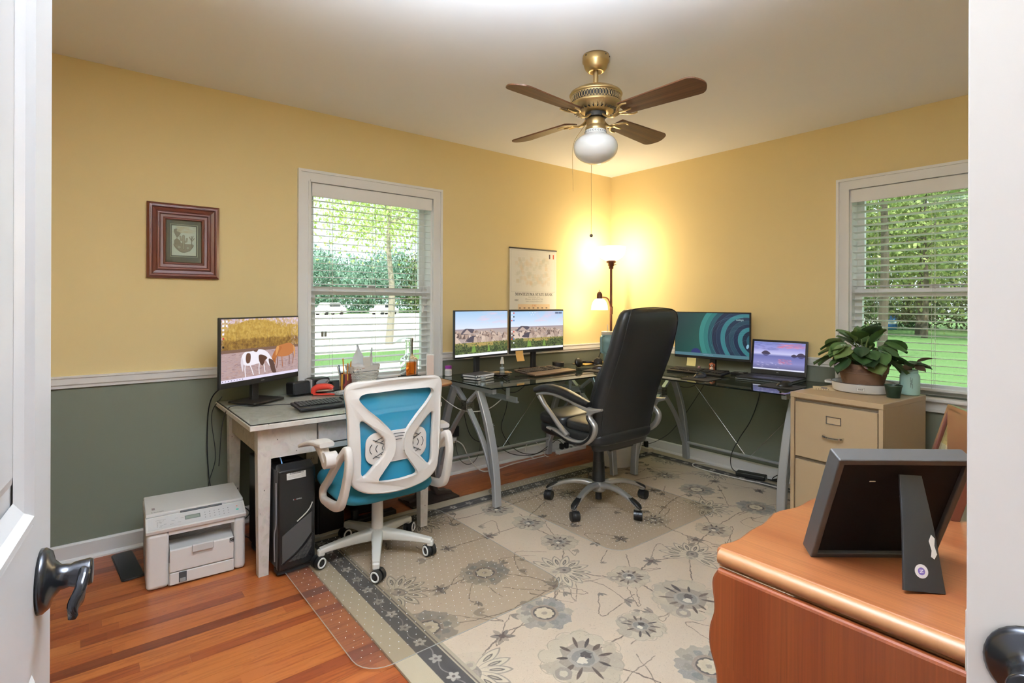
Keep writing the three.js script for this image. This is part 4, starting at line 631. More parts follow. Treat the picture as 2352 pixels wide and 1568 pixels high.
  const rows = sec(); rows.unshift(rows[0].map(() => [0, 0.395, 0.17])); rows.push(rows[rows.length - 1].map(() => [0, 1.217, 0.383]));
  const bk = part(c, 'backrest', skin(rows, true), lea);
  // piping round the rear panel, head cushion and lumbar cushion on the front
  const edge = (s, t) => prof.slice(1, 10).map(([y, z, w, d]) => { const ct = Math.cos(t), st = Math.sin(t); return [s * Math.pow(ct, 0.45) * w, y, z + Math.sign(st) * Math.pow(Math.abs(st), 0.7) * d * (st < 0 ? 0.9 : 0.75)]; });
  part(bk, 'piping', [tube([...edge(-1, 0.75), ...edge(1, 0.75).reverse()], 0.003, 120, 6), tube(edge(-1, -0.6), 0.003, 60, 6), tube(edge(1, -0.6), 0.003, 60, 6)], lea);
  const pad = (yc, zc, h, w, d, lean) => { const g = new THREE.SphereGeometry(1, 32, 20); const p = g.attributes.position; for (let i = 0; i < p.count; i++) { const q = (v, e) => Math.sign(v) * Math.pow(Math.abs(v), e); p.setXYZ(i, q(p.getX(i), 0.55) * w / 2, q(p.getY(i), 0.6) * h / 2, q(p.getZ(i), 0.8) * d / 2); } g.computeVertexNormals(); return at(g, 0, yc, zc, lean); };
  part(bk, 'head_cushion', pad(1.06, 0.315, 0.25, 0.46, 0.11, 0.34), lea); part(bk, 'back_cushion', pad(0.76, 0.19, 0.36, 0.48, 0.12, 0.36), lea);
  // arms: silver loop frame with a black inlay and a padded top
  for (const s of [-1, 1]) {
    const X = s * 0.29, side = [1, 0, 0], P = (a) => a.map(([z, y]) => [X, y, z]);
    const fr = part(c, 'arm_frame', [sweep(P([[-0.242, 0.682], [-0.18, 0.695], [-0.1, 0.7], [0.018, 0.684], [0.139, 0.659], [0.215, 0.648], [0.285, 0.662]]), side, [0.03, 0.034, 0.034, 0.034, 0.036, 0.036, 0.02], [0.014, 0.018, 0.018, 0.02, 0.026, 0.03, 0.012], { n: 36, round: 0.4 }), sweep(P([[-0.225, 0.672], [-0.18, 0.625], [-0.122, 0.579], [-0.05, 0.52], [0.02, 0.472]]), side, [0.034, 0.032, 0.028, 0.03, 0.034], [0.03, 0.024, 0.022, 0.024, 0.03], { n: 24, round: 0.42 }), sweep(P([[-0.15, 0.492], [-0.09, 0.484], [-0.03, 0.466], [0.056, 0.446], [0.151, 0.456], [0.214, 0.505], [0.232, 0.56], [0.196, 0.6], [0.192, 0.622], [0.23, 0.65]]), side, [0.028, 0.034, 0.036, 0.036, 0.036, 0.036, 0.036, 0.034, 0.034, 0.03], [0.01, 0.024, 0.028, 0.03, 0.032, 0.034, 0.032, 0.03, 0.03, 0.024], { n: 60, round: 0.35 })], sil);
    part(fr, 'arm_inlay', sweep(P([[-0.1, 0.483], [-0.03, 0.463], [0.056, 0.443], [0.148, 0.454], [0.21, 0.505], [0.226, 0.56], [0.193, 0.6], [0.19, 0.62]]).map(([x, y, z]) => [x + s * 0.012, y, z]), side, 0.02, [0.012, 0.016, 0.016, 0.016, 0.016, 0.016, 0.014, 0.01], { n: 50, round: 0.3 }), bl);
    part(fr, 'arm_pad', sweep(P([[-0.258, 0.706], [-0.2, 0.723], [-0.12, 0.731], [-0.01, 0.722], [0.1, 0.696], [0.19, 0.676]]), side, [0.05, 0.064, 0.066, 0.064, 0.06, 0.046], [0.03, 0.042, 0.046, 0.046, 0.044, 0.034], { n: 36, round: 0.48, k: 5 }), lea);
    part(c, 'arm_bolt', at(cyl(0.014, 0.014, 0.08, 0, 0, 0, 14), s * 0.26, 0.47, 0.0, 0, 0, PI / 2), sil);
  }
}

// ---------------------------------------------------------------- pictures shown on the screens (flat print)
const blob = (c, pts, fill) => { c.fillStyle = fill; c.beginPath(); pts.forEach(([x, y], i) => (i ? c.lineTo(x, y) : c.moveTo(x, y))); c.closePath(); c.fill(); };
const curveBlob = (c, pts, fill, n = 60) => blob(c, smooth(pts, n), fill);
function horsesPic(c, w, h) {
  c.fillStyle = '#d9c4d8'; c.fillRect(0, 0, w, h); c.fillStyle = '#b28d48'; c.beginPath(); c.ellipse(w * 0.42, h * 0.34, w * 0.4, h * 0.32, 0, 0, 7); c.fill(); c.fillRect(w * 0.1, h * 0.16, w * 0.8, h * 0.36);
  for (let i = 0; i < 4200; i++) { const x = rnd() * w, y = rnd() * h * 0.5, d = Math.abs(x / w - 0.42); if (y < h * (0.01 + d * 0.24) && rnd() < 0.75) continue; const low = y > h * 0.33; c.fillStyle = (low ? ['#8f6c34', '#7a5a30', '#a47d3c', '#6a4c2c', '#b08a44'] : ['#c9a550', '#b58f42', '#d8bb6c', '#a88440', '#c4a04e'])[rnd() * 5 | 0]; c.globalAlpha = 0.32; c.beginPath(); c.ellipse(x, y, rr(5, 26), rr(4, 16), rnd() * 3, 0, 7); c.fill(); }
  c.globalAlpha = 1;
  for (let i = 0; i < 26; i++) { c.strokeStyle = 'rgba(70,48,40,0.5)'; c.lineWidth = rr(1, 3); const x = rnd() * w; c.beginPath(); c.moveTo(x, h * rr(0.2, 0.4)); c.lineTo(x + rr(-8, 8), h * 0.52); c.stroke(); }
  c.fillStyle = '#7e6152'; c.fillRect(0, h * 0.49, w, h * 0.06);
  c.fillStyle = '#b79d9c'; c.fillRect(0, h * 0.54, w, h * 0.46);
  for (let i = 0; i < 900; i++) { c.fillStyle = ['rgba(120,92,96,0.35)', 'rgba(205,180,176,0.4)', 'rgba(190,140,110,0.3)', 'rgba(150,130,150,0.3)'][rnd() * 4 | 0]; c.beginPath(); c.ellipse(rnd() * w, h * rr(0.54, 0.97), rr(4, 26), rr(1, 4), 0, 0, 7); c.fill(); }
  const X = (x) => x * w, Y = (y) => y * h, Q = (a) => a.map(([x, y]) => [X(x), Y(y)]);
  const leg = (x0, y0, x1, y1, x2, y2, t, col) => { c.strokeStyle = col; c.lineCap = 'round'; c.lineWidth = t; c.beginPath(); c.moveTo(X(x0), Y(y0)); c.lineTo(X(x1), Y(y1)); c.lineTo(X(x2), Y(y2)); c.stroke(); };
  // chestnut horse at the right, head lowered to the left
  leg(0.71, 0.62, 0.7, 0.75, 0.69, 0.87, 9, '#6a3c24'); leg(0.76, 0.62, 0.765, 0.75, 0.77, 0.86, 9, '#a8643a'); leg(0.86, 0.6, 0.87, 0.72, 0.865, 0.84, 9, '#6a3c24'); leg(0.91, 0.58, 0.93, 0.7, 0.92, 0.83, 9, '#8a5030');
  curveBlob(c, Q([[0.66, 0.6], [0.7, 0.5], [0.78, 0.47], [0.88, 0.46], [0.93, 0.52], [0.93, 0.62], [0.86, 0.68], [0.76, 0.69], [0.7, 0.67]]), '#c07a48'); curveBlob(c, Q([[0.72, 0.5], [0.76, 0.52], [0.7, 0.66], [0.66, 0.76], [0.62, 0.74], [0.64, 0.62]]), '#b56f40'); curveBlob(c, Q([[0.64, 0.7], [0.67, 0.72], [0.665, 0.82], [0.63, 0.86], [0.615, 0.8]]), '#a9663a'); curveBlob(c, Q([[0.93, 0.5], [0.955, 0.56], [0.95, 0.74], [0.935, 0.62]]), '#d29a62'); curveBlob(c, Q([[0.69, 0.5], [0.72, 0.5], [0.7, 0.62], [0.675, 0.66]]), '#d89a5c');
  // white and brown pinto at the left, head down to the right
  leg(0.28, 0.72, 0.275, 0.83, 0.285, 0.97, 12, '#e9e2ea'); leg(0.33, 0.74, 0.36, 0.84, 0.38, 0.93, 11, '#efe9f0'); leg(0.46, 0.72, 0.45, 0.83, 0.455, 0.93, 11, '#e9e2ea'); leg(0.5, 0.7, 0.52, 0.82, 0.53, 0.91, 11, '#efe9f0');
  curveBlob(c, Q([[0.235, 0.62], [0.27, 0.55], [0.36, 0.54], [0.46, 0.52], [0.54, 0.56], [0.56, 0.64], [0.52, 0.73], [0.42, 0.76], [0.3, 0.77], [0.245, 0.72]]), '#f0eaf2'); curveBlob(c, Q([[0.5, 0.54], [0.56, 0.58], [0.63, 0.72], [0.66, 0.8], [0.61, 0.84], [0.55, 0.74]]), '#efe8f0'); curveBlob(c, Q([[0.58, 0.7], [0.64, 0.74], [0.67, 0.88], [0.68, 0.95], [0.63, 0.94], [0.6, 0.84]]), '#5f4740');
  curveBlob(c, Q([[0.3, 0.57], [0.34, 0.58], [0.335, 0.72], [0.3, 0.73], [0.285, 0.66]]), '#6a4a3c'); curveBlob(c, Q([[0.45, 0.62], [0.5, 0.62], [0.56, 0.68], [0.53, 0.72], [0.5, 0.8], [0.46, 0.74]]), '#5e4034'); curveBlob(c, Q([[0.38, 0.535], [0.44, 0.52], [0.42, 0.56]]), '#6a4a3c'); curveBlob(c, Q([[0.235, 0.62], [0.225, 0.72], [0.25, 0.86], [0.255, 0.7]]), '#ddd3dc');
  c.fillStyle = '#f4f1f8'; for (let i = 0; i < 4; i++) { c.fillRect(12, 12 + i * 40, 22, 20); if (i < 2) c.fillRect(52, 12 + i * 40, 22, 20); } c.fillStyle = '#d0453c'; c.beginPath(); c.arc(24, h * 0.3, 11, 0, 7); c.fill(); c.fillStyle = '#222'; c.fillRect(14, h * 0.42, 20, 20);
  c.fillStyle = '#e6def4'; c.fillRect(0, h * 0.955, w, h * 0.045); c.fillStyle = '#5a5870'; for (let i = 0; i < 8; i++) c.fillRect(12 + i * 34, h * 0.97, 9, 8);
}
function badlandsPic(icons) { return (c, w, h) => {
  const g = c.createLinearGradient(0, 0, 0, h * 0.45); g.addColorStop(0, '#a9cdf0'); g.addColorStop(1, '#e9eefb'); c.fillStyle = g; c.fillRect(0, 0, w, h);
  for (let i = 0; i < 60; i++) { c.fillStyle = `rgba(240,205,225,${rr(0.06, 0.2)})`; c.beginPath(); c.ellipse(w * rr(0.45, 1), h * rr(0, 0.28), rr(20, 110), rr(5, 20), -0.1, 0, 7); c.fill(); }
  c.fillStyle = '#a89aa2'; c.fillRect(0, h * 0.395, w, h * 0.06); c.fillStyle = '#b7a6a0'; c.fillRect(0, h * 0.42, w, h * 0.5);
  for (let i = 0; i < 46; i++) { const y = h * (0.43 + 0.2 * i / 46), x = w * rr(0, 1), s = (y / h - 0.36) * w * 0.5; blob(c, [[x - s, y + s * 0.5], [x - s * 0.3, y - s * 0.25], [x + s * 0.2, y - s * 0.2], [x + s, y + s * 0.5]], ['#cbb2a2', '#b39a8c', '#dcc6b6', '#a38c80'][i % 4]); blob(c, [[x - s * 0.3, y - s * 0.25], [x - s * 0.9, y + s * 0.5], [x - s * 0.2, y + s * 0.5]], 'rgba(70,56,58,0.6)'); }
  for (let i = 0; i < 22; i++) { c.fillStyle = 'rgba(232,216,204,0.45)'; c.fillRect(w * rr(0.2, 0.9), h * rr(0.46, 0.56), rr(30, 140), 3); }
  curveBlob(c, [[0.1 * w, h * 0.5], [0.17 * w, h * 0.39], [0.24 * w, h * 0.385], [0.34 * w, h * 0.41], [0.3 * w, h * 0.48]], '#5d5660'); blob(c, [[0.13 * w, h * 0.5], [0.21 * w, h * 0.4], [0.3 * w, h * 0.5]], '#c3aea4'); curveBlob(c, [[0.2 * w, h * 0.66], [0.3 * w, h * 0.55], [0.37 * w, h * 0.57], [0.33 * w, h * 0.67]], '#57505a');
  for (let i = 0; i < 10; i++) { const x = (0.34 + i * 0.07) * w, y = h * (0.57 + 0.03 * (i % 3)), s = w * rr(0.06, 0.1); blob(c, [[x - s * 0.2, h * 0.71], [x, y + 8], [x + s * 0.25, y], [x + s * 0.55, y + 4], [x + s * 0.8, y + 22], [x + s * 1.1, h * 0.71]], ['#cfb8a8', '#bca497', '#dac6b6'][i % 3]); for (let k = 0; k < 5; k++) { c.strokeStyle = `rgba(88,70,66,${rr(0.2, 0.5)})`; c.lineWidth = rr(2, 6); c.beginPath(); c.moveTo(x + s * (0.1 + k * 0.16), y + rr(8, 20)); c.lineTo(x + s * (-0.05 + k * 0.24), h * 0.7); c.stroke(); } }
  c.fillStyle = '#a89a5c'; c.fillRect(0, h * 0.7, w, h * 0.25); c.fillStyle = '#b99f60'; c.fillRect(w * 0.3, h * 0.72, w * 0.4, h * 0.07);
  for (let i = 0; i < 1500; i++) { const v = Math.pow(i / 1500, 0.8), x = rnd() * w, y = h * (0.69 + 0.26 * v), d = y / h; if (x > w * 0.22 && x < w * 0.72 && d < 0.8 && rnd() < 0.93) continue; c.globalAlpha = 0.75; c.fillStyle = ['#4a5636', '#3a452f', '#5c6a42', '#6d7c4a', '#2d3628', '#54563e'][rnd() * 6 | 0]; const s = 6 + 16 * v; c.beginPath(); c.ellipse(x, y, s * rr(0.5, 1.2), s * rr(0.6, 1.5), 0, 0, 7); c.fill(); c.globalAlpha = 0.5; c.fillStyle = '#8a9a5c'; c.beginPath(); c.ellipse(x - s * 0.2, y - s * 0.4, s * 0.3, s * 0.4, 0, 0, 7); c.fill(); c.globalAlpha = 1; }
  for (const x of [0.32, 0.35, 0.62]) blob(c, [[w * x, h * 0.72], [w * (x - 0.025), h * 0.92], [w * (x + 0.03), h * 0.92]], '#7fa04c');
  if (icons) { for (let i = 0; i < 9; i++) for (let k = 0; k < (i < 5 ? 2 : 2); k++) { c.fillStyle = ['#f3f6fb', '#d94f45', '#3d7cc9', '#eef1f6', '#2c2f38'][(i * 3 + k) % 5]; if (i > 2 && i < 5) continue; c.fillRect(10 + k * 36, 14 + i * h * 0.095, 20, 18); } c.fillStyle = '#f6f8fc'; for (let i = 0; i < 5; i++) c.fillRect(w * 0.34 + i * 24, 14 + (i % 2) * 30, 14, 10); c.fillStyle = '#a8b6cf'; c.fillRect(w * 0.83, 8, w * 0.15, 34); c.fillStyle = '#5e6f92'; c.fillRect(w * 0.84, 12, w * 0.06, 24); c.fillRect(w * 0.91, 12, w * 0.06, 24); }
  c.fillStyle = '#f7f8fb'; c.fillRect(0, h * 0.945, w, h * 0.055); c.fillStyle = '#c7ccd6'; for (let i = 0; i < 10; i++) c.fillRect(w * 0.4 + i * 17, h * 0.965, 8, 6);
}; }
function swirlPic(c, w, h) {
  const g = c.createLinearGradient(0, 0, w, h); g.addColorStop(0, '#23383a'); g.addColorStop(0.5, '#2c5f56'); g.addColorStop(1, '#1e3440'); c.fillStyle = g; c.fillRect(0, 0, w, h);
  c.save(); c.beginPath(); c.rect(0, 0, w, h * 0.93); c.clip();
  c.fillStyle = '#343a72'; c.beginPath(); c.arc(w * 0.3, h * 0.95, w * 0.07, 0, 7); c.fill();
  const cx = w * 0.98, cy = h * 0.7; const cols = ['#3f8a84', '#357a78', '#2b5560', '#2a3148', '#2b3a52', '#3d7f88', '#2a3a50', '#2c4a5c', '#24304a', '#3a7f88', '#1f2c40', '#2a5868', '#20303c'];
  cols.forEach((k, i) => { const r = w * (0.66 - i * 0.05); c.fillStyle = k; c.beginPath(); c.ellipse(cx + w * 0.02 * i * 0.4, cy - h * 0.02 * i * 0.3, r, r * 0.82, 0.5 + i * 0.03, 0, 7); c.fill(); c.strokeStyle = 'rgba(140,205,205,0.35)'; c.lineWidth = 2; c.stroke(); });
  for (let i = 0; i < 40; i++) { const r = w * rr(0.08, 0.6); c.strokeStyle = `rgba(130,200,205,${rr(0.05, 0.25)})`; c.lineWidth = rr(1, 3); c.beginPath(); c.ellipse(cx, cy, r, r * 0.66, 0.3, 2.2, 4.4); c.stroke(); }
  c.fillStyle = '#8fc0d8'; c.beginPath(); c.ellipse(w * 0.98, h * 0.72, w * 0.016, h * 0.05, 0.3, 0, 7); c.fill(); c.restore();
  c.fillStyle = '#a9c6c4'; c.font = `bold ${Math.round(h * 0.055)}px sans-serif`; c.textAlign = 'right'; c.fillText('∪ unisys', w * 0.93, h * 0.16);
  c.fillStyle = '#587f8c'; c.fillRect(0, h * 0.93, w, h * 0.07); c.fillStyle = '#9fc0c8'; for (let i = 0; i < 9; i++) c.fillRect(w * 0.4 + i * 16, h * 0.955, 7, 7);
}
function sunsetPic(c, w, h) {
  const g = c.createLinearGradient(0, 0, 0, h); g.addColorStop(0, '#7d88c8'); g.addColorStop(0.25, '#9a9ad8'); g.addColorStop(0.42, '#c8c8ee'); g.addColorStop(0.5, '#6b6fae'); g.addColorStop(0.75, '#8b8cc4'); g.addColorStop(1, '#5d5c86'); c.fillStyle = g; c.fillRect(0, 0, w, h);
  for (let i = 0; i < 90; i++) { c.fillStyle = `rgba(${rnd() < 0.5 ? '225,90,110' : '240,150,170'},${rr(0.08, 0.3)})`; c.beginPath(); c.ellipse(w * rr(0.5, 1), h * rr(0.04, 0.2), rr(20, 90), rr(3, 12), -0.12, 0, 7); c.fill(); c.beginPath(); c.ellipse(w * rr(0.5, 0.75), h * rr(0.6, 0.78), rr(10, 46), rr(3, 10), 0.3, 0, 7); c.fill(); }
  for (let i = 0; i < 60; i++) { c.fillStyle = `rgba(90,96,160,${rr(0.08, 0.3)})`; c.beginPath(); c.ellipse(w * rr(0, 0.5), h * rr(0.02, 0.3), rr(20, 90), rr(4, 14), 0, 0, 7); c.fill(); }
  const rock = (x, y, s) => { curveBlob(c, [[x - s, y], [x - s * 0.5, y - s * 0.55], [x + s * 0.2, y - s * 0.62], [x + s, y + s * 0.02], [x, y + s * 0.16]], '#4a4258'); curveBlob(c, [[x - s * 0.8, y + s * 0.1], [x + s * 0.8, y + s * 0.1], [x + s * 0.2, y + s * 0.55], [x - s * 0.3, y + s * 0.5]], 'rgba(50,46,80,0.55)'); };
  rock(w * 0.25, h * 0.42, w * 0.09); rock(w * 0.8, h * 0.47, w * 0.06); rock(w * 0.93, h * 0.45, w * 0.09);
  for (let i = 0; i < 14; i++) { c.fillStyle = 'rgba(210,205,235,0.35)'; c.beginPath(); c.ellipse(w * rr(0.1, 0.7), h * rr(0.72, 0.92), rr(14, 40), rr(6, 14), 0.2, 0, 7); c.fill(); }
  c.fillStyle = '#d9dcf0'; c.fillRect(0, h * 0.95, w, h * 0.05);
}
const glowMat = (draw, w, h, k = 0.95, name) => { const t = canvasTex(w, h, draw); const m = M('#050505', 0.25); m.emissive = new THREE.Color(1, 1, 1); m.emissiveMap = t; m.emissiveIntensity = k; m.name = 'screen'; return m; };

// ---------------------------------------------------------------- monitors
function monitor(label, pos, turn, w, h, deskY, pic, { chin = 0.022, top = 0.008, logo, base = [0.22, 0.17], postBack = 0.05, k = 0.95, tilt = 0 } = {}) {
  const m = thing('monitor', label, 'monitor', [pos[0], deskY, pos[2]], turn), yc = pos[1] - deskY, body = M('#1b1a1a', 0.4);
  part(m, 'housing', [rb(w, h, 0.018, 0.004, 0, yc, -0.01), rb(w * 0.7, h * 0.6, 0.03, 0.012, 0, yc - 0.01, -0.03)], body);
  part(m, 'screen', new THREE.PlaneGeometry(w - 0.014, h - chin - top), glowMat(pic, 1024, Math.round(1024 * (h - chin - top) / (w - 0.014)), k), [0, yc + (chin - top) / 2, 0.0006]);
  if (logo) part(m, 'logo', new THREE.PlaneGeometry(0.032, 0.008), M('#ffffff', 0.6, { map: canvasTex(128, 32, (c) => { c.fillStyle = '#1b1a1a'; c.fillRect(0, 0, 128, 32); c.fillStyle = '#c8c8c8'; c.font = 'bold 25px sans-serif'; c.textAlign = 'center'; c.fillText(logo, 64, 25); }) }), [0.0, yc - h / 2 + chin * 0.5, 0.0008]);
  part(m, 'stand_post', rb(0.045, yc - h * 0.15, 0.025, 0.005, 0, (yc - h * 0.15) / 2 + 0.006, -postBack), body);
  part(m, 'stand_base', rb(base[0], 0.012, base[1], 0.005, 0, 0.0065, -postBack + 0.02), body);
  return m;
}
monitor('wide black monitor showing two grazing horses on the white desk', [-3.111, 1.0, 0.2185], 0.553, 0.555, 0.36, DESK + 0.001, horsesPic, { chin: 0.03, logo: 'PHILIPS', base: [0.22, 0.18], postBack: 0.06 });
monitor('thin-bezel black monitor with badlands wallpaper, left of the pair on the glass desk', [-1.67, 1.044, 0.266], 0.155, 0.528, 0.33, GLASS, badlandsPic(false), { chin: 0.012, base: [0.2, 0.16], postBack: 0.06 });
monitor('black monitor with badlands wallpaper and desktop icons, right of the pair on the glass desk', [-1.105, 1.046, 0.218], 0.037, 0.575, 0.33, GLASS, badlandsPic(true), { chin: 0.024, top: 0.014, base: [0.2, 0.16], postBack: 0.055 });
monitor('large dark monitor with a teal swirl wallpaper beside the laptop', [-0.147, 1.017, 1.113], -1.513, 0.609, 0.36, GLASS, swirlPic, { chin: 0.02, base: [0.22, 0.12], postBack: 0.045, k: 0.8 });

function sticky(label, pos, turn, col, tilt) { const s = thing('sticky_note', label, 'note', pos, turn); part(s, 'note_sheet', skin([0, 0.25, 0.5, 0.75, 1].map((v) => [-0.5, 0, 0.5].map((u) => [u * 0.076, -v * 0.076, 0.001 + tilt * v * v]))), M(col, 0.85, { side: THREE.DoubleSide })); part(s, 'fold', bx(0.076, 0.014, 0.0006, 0, -0.007, 0.0006), M(col, 0.85)); }
sticky('orange sticky note hanging from the right-hand badlands monitor', [-1.305, 0.9, 0.232], 0.05, '#dba962', 0.02);
sticky('pale yellow sticky note hanging from the teal swirl monitor', [-0.15, 0.85, 0.955], -1.513, '#e8dc9a', 0.012);

// ---------------------------------------------------------------- keyboards and mice
function keyboard(label, pos, turn, { w = 0.44, d = 0.14, col = '#161616', key = '#1f1f1f', ergo = false } = {}) {
  const k = thing('keyboard', label, 'keyboard', pos, turn);
  part(k, 'case', at(rb(w, 0.016, d, 0.006), 0, 0.014, 0, 0.08), M(col, 0.45));
  const keys = [], rows = 5, kw = 0.0185; for (let r = 0; r < rows; r++) { const n = Math.floor((w - 0.024) / kw); for (let i = 0; i < n; i++) { if (i === n - 5 || (n > 20 && i === n - 9)) continue; keys.push(at(rb(kw - 0.003, 0.007, kw - 0.003, 0.0015, -w / 2 + 0.021 + i * kw, 0, -d / 2 + 0.026 + r * 0.0195, 1), 0, 0.0245, 0, 0.08)); } }
  const ks = part(k, 'keys', keys, M(key, 0.4)); ks.userData.kind = 'stuff';
  if (ergo) part(k, 'palm_rest', [at(rb(w + 0.02, 0.014, 0.09, 0.006), 0, 0.012, d / 2 + 0.03, 0.06), at(rb(w * 0.98, 0.004, 0.02, 0.002), 0, 0.026, -d / 2 - 0.004, 0.2)], M('#6a4e38', 0.45));
  return k;
}
keyboard('black keyboard on the white desk', [-2.83, DESK + 0.002, 0.56], 0.03, { w: 0.43, d: 0.15 });
keyboard('dark ergonomic keyboard with a palm rest in front of the badlands monitors', [-1.19, GLASS, 0.36], 0.1, { w: 0.43, d: 0.15, col: '#3a2c22', key: '#2a1f19', ergo: true });
keyboard('black keyboard under the teal swirl monitor', [-0.3, GLASS, 1.1], -1.53, { w: 0.44, d: 0.14, col: '#17120f', key: '#221a15' });
function mouse(label, pos, turn, col = '#1c1c1d', hi = 0.35) {
  const m = thing('computer_mouse', label, 'mouse', pos, turn); const g = new THREE.SphereGeometry(1, 28, 18), p = g.attributes.position;
  for (let i = 0; i < p.count; i++) { const x = p.getX(i), y = Math.max(-0.05, p.getY(i)), z = p.getZ(i); p.setXYZ(i, x * 0.031 * (1 - 0.12 * z), y * 0.036 * (0.9 + 0.2 * z), z * 0.056); } g.computeVertexNormals();
  part(m, 'shell', g.translate(0, 0.002, 0), M(col, hi)); part(m, 'scroll_wheel', at(cyl(0.007, 0.007, 0.006, 0, 0, 0, 16), 0, 0.03, -0.03, 0, 0, PI / 2), MAT.darkGrey); part(m, 'button_split', rb(0.0012, 0.002, 0.04, 0.0005, 0, 0.0335, -0.028), MAT.black); return m;
}
const pad = (label, pos, turn, w, d, col = '#151516') => { const t = thing('mouse_pad', label, 'mouse pad', pos, turn); part(t, 'cloth', ext(rectShape(w, d, 0.015), 0.003, 0.0008).rotateX(-PI / 2), M(col, 0.85)); };
pad('black mouse pad with a wrist rest in front of the teal swirl monitor', [-0.54, GLASS, 1.28], -1.5, 0.2, 0.22); mouse('black and grey mouse on the pad in front of the teal swirl monitor', [-0.5, GLASS + 0.0032, 1.25], 1.35, '#2a2a2d', 0.25);
pad('flat black mouse pad in front of the laptop', [-0.45, GLASS, 1.79], -1.56, 0.22, 0.2); mouse('small black mouse in front of the laptop', [-0.44, GLASS + 0.0032, 1.8], 1.2, '#17181a', 0.4);
pad('dark wrist-rest pad behind the black leather chair', [-0.75, GLASS, 0.55], 0.3, 0.22, 0.2, '#241a13'); mouse('dark mouse beside the headset', [-0.72, GLASS + 0.0032, 0.5], 0.6, '#1a1512', 0.3);

// ---------------------------------------------------------------- laptop
{
  const l = thing('laptop', 'black open laptop with a purple sunset wallpaper beside the filing cabinet', 'laptop', [-0.21, GLASS, 1.6], -1.5);
  const W = 0.375, D = 0.255, body = M('#1a1a1c', 0.4), side = M('#8d9498', 0.35, { metalness: 0.5 });
  part(l, 'base', [rb(W, 0.012, D, 0.005, 0, 0.014, 0)], body); part(l, 'base_trim', rb(W - 0.002, 0.008, D - 0.004, 0.003, 0, 0.006, 0), side);
  const keys = []; for (let r = 0; r < 6; r++) for (let i = 0; i < 18; i++) keys.push(rb(0.0155, 0.002, 0.0145, 0.0005, -0.155 + i * 0.0183, 0.0205, -0.085 + r * 0.018, 1)); part(l, 'keys', keys, M('#232325', 0.5)).userData.kind = 'stuff';
  part(l, 'touchpad', rb(0.1, 0.001, 0.06, 0.0004, 0, 0.0204, 0.075), M('#242427', 0.3));
  const lid = new THREE.Group(); lid.name = 'lid'; lid.position.set(0, 0.02, -D / 2 + 0.004); lid.rotation.x = -0.13; l.add(lid);
  part(lid, 'lid_shell', rb(W, 0.245, 0.008, 0.004, 0, 0.1225, -0.004), body); part(lid, 'screen', new THREE.PlaneGeometry(W - 0.03, 0.196), glowMat(sunsetPic, 1024, 600, 0.95), [0, 0.132, 0.0006]);
  part(lid, 'logo', new THREE.PlaneGeometry(0.026, 0.008), M('#ffffff', 0.5, { map: canvasTex(128, 40, (c) => { c.fillStyle = '#1a1a1c'; c.fillRect(0, 0, 128, 40); c.fillStyle = '#cfcfcf'; c.font = 'bold 36px sans-serif'; c.textAlign = 'center'; c.fillText('DELL', 64, 33); }) }), [0, 0.018, 0.0008]);
}

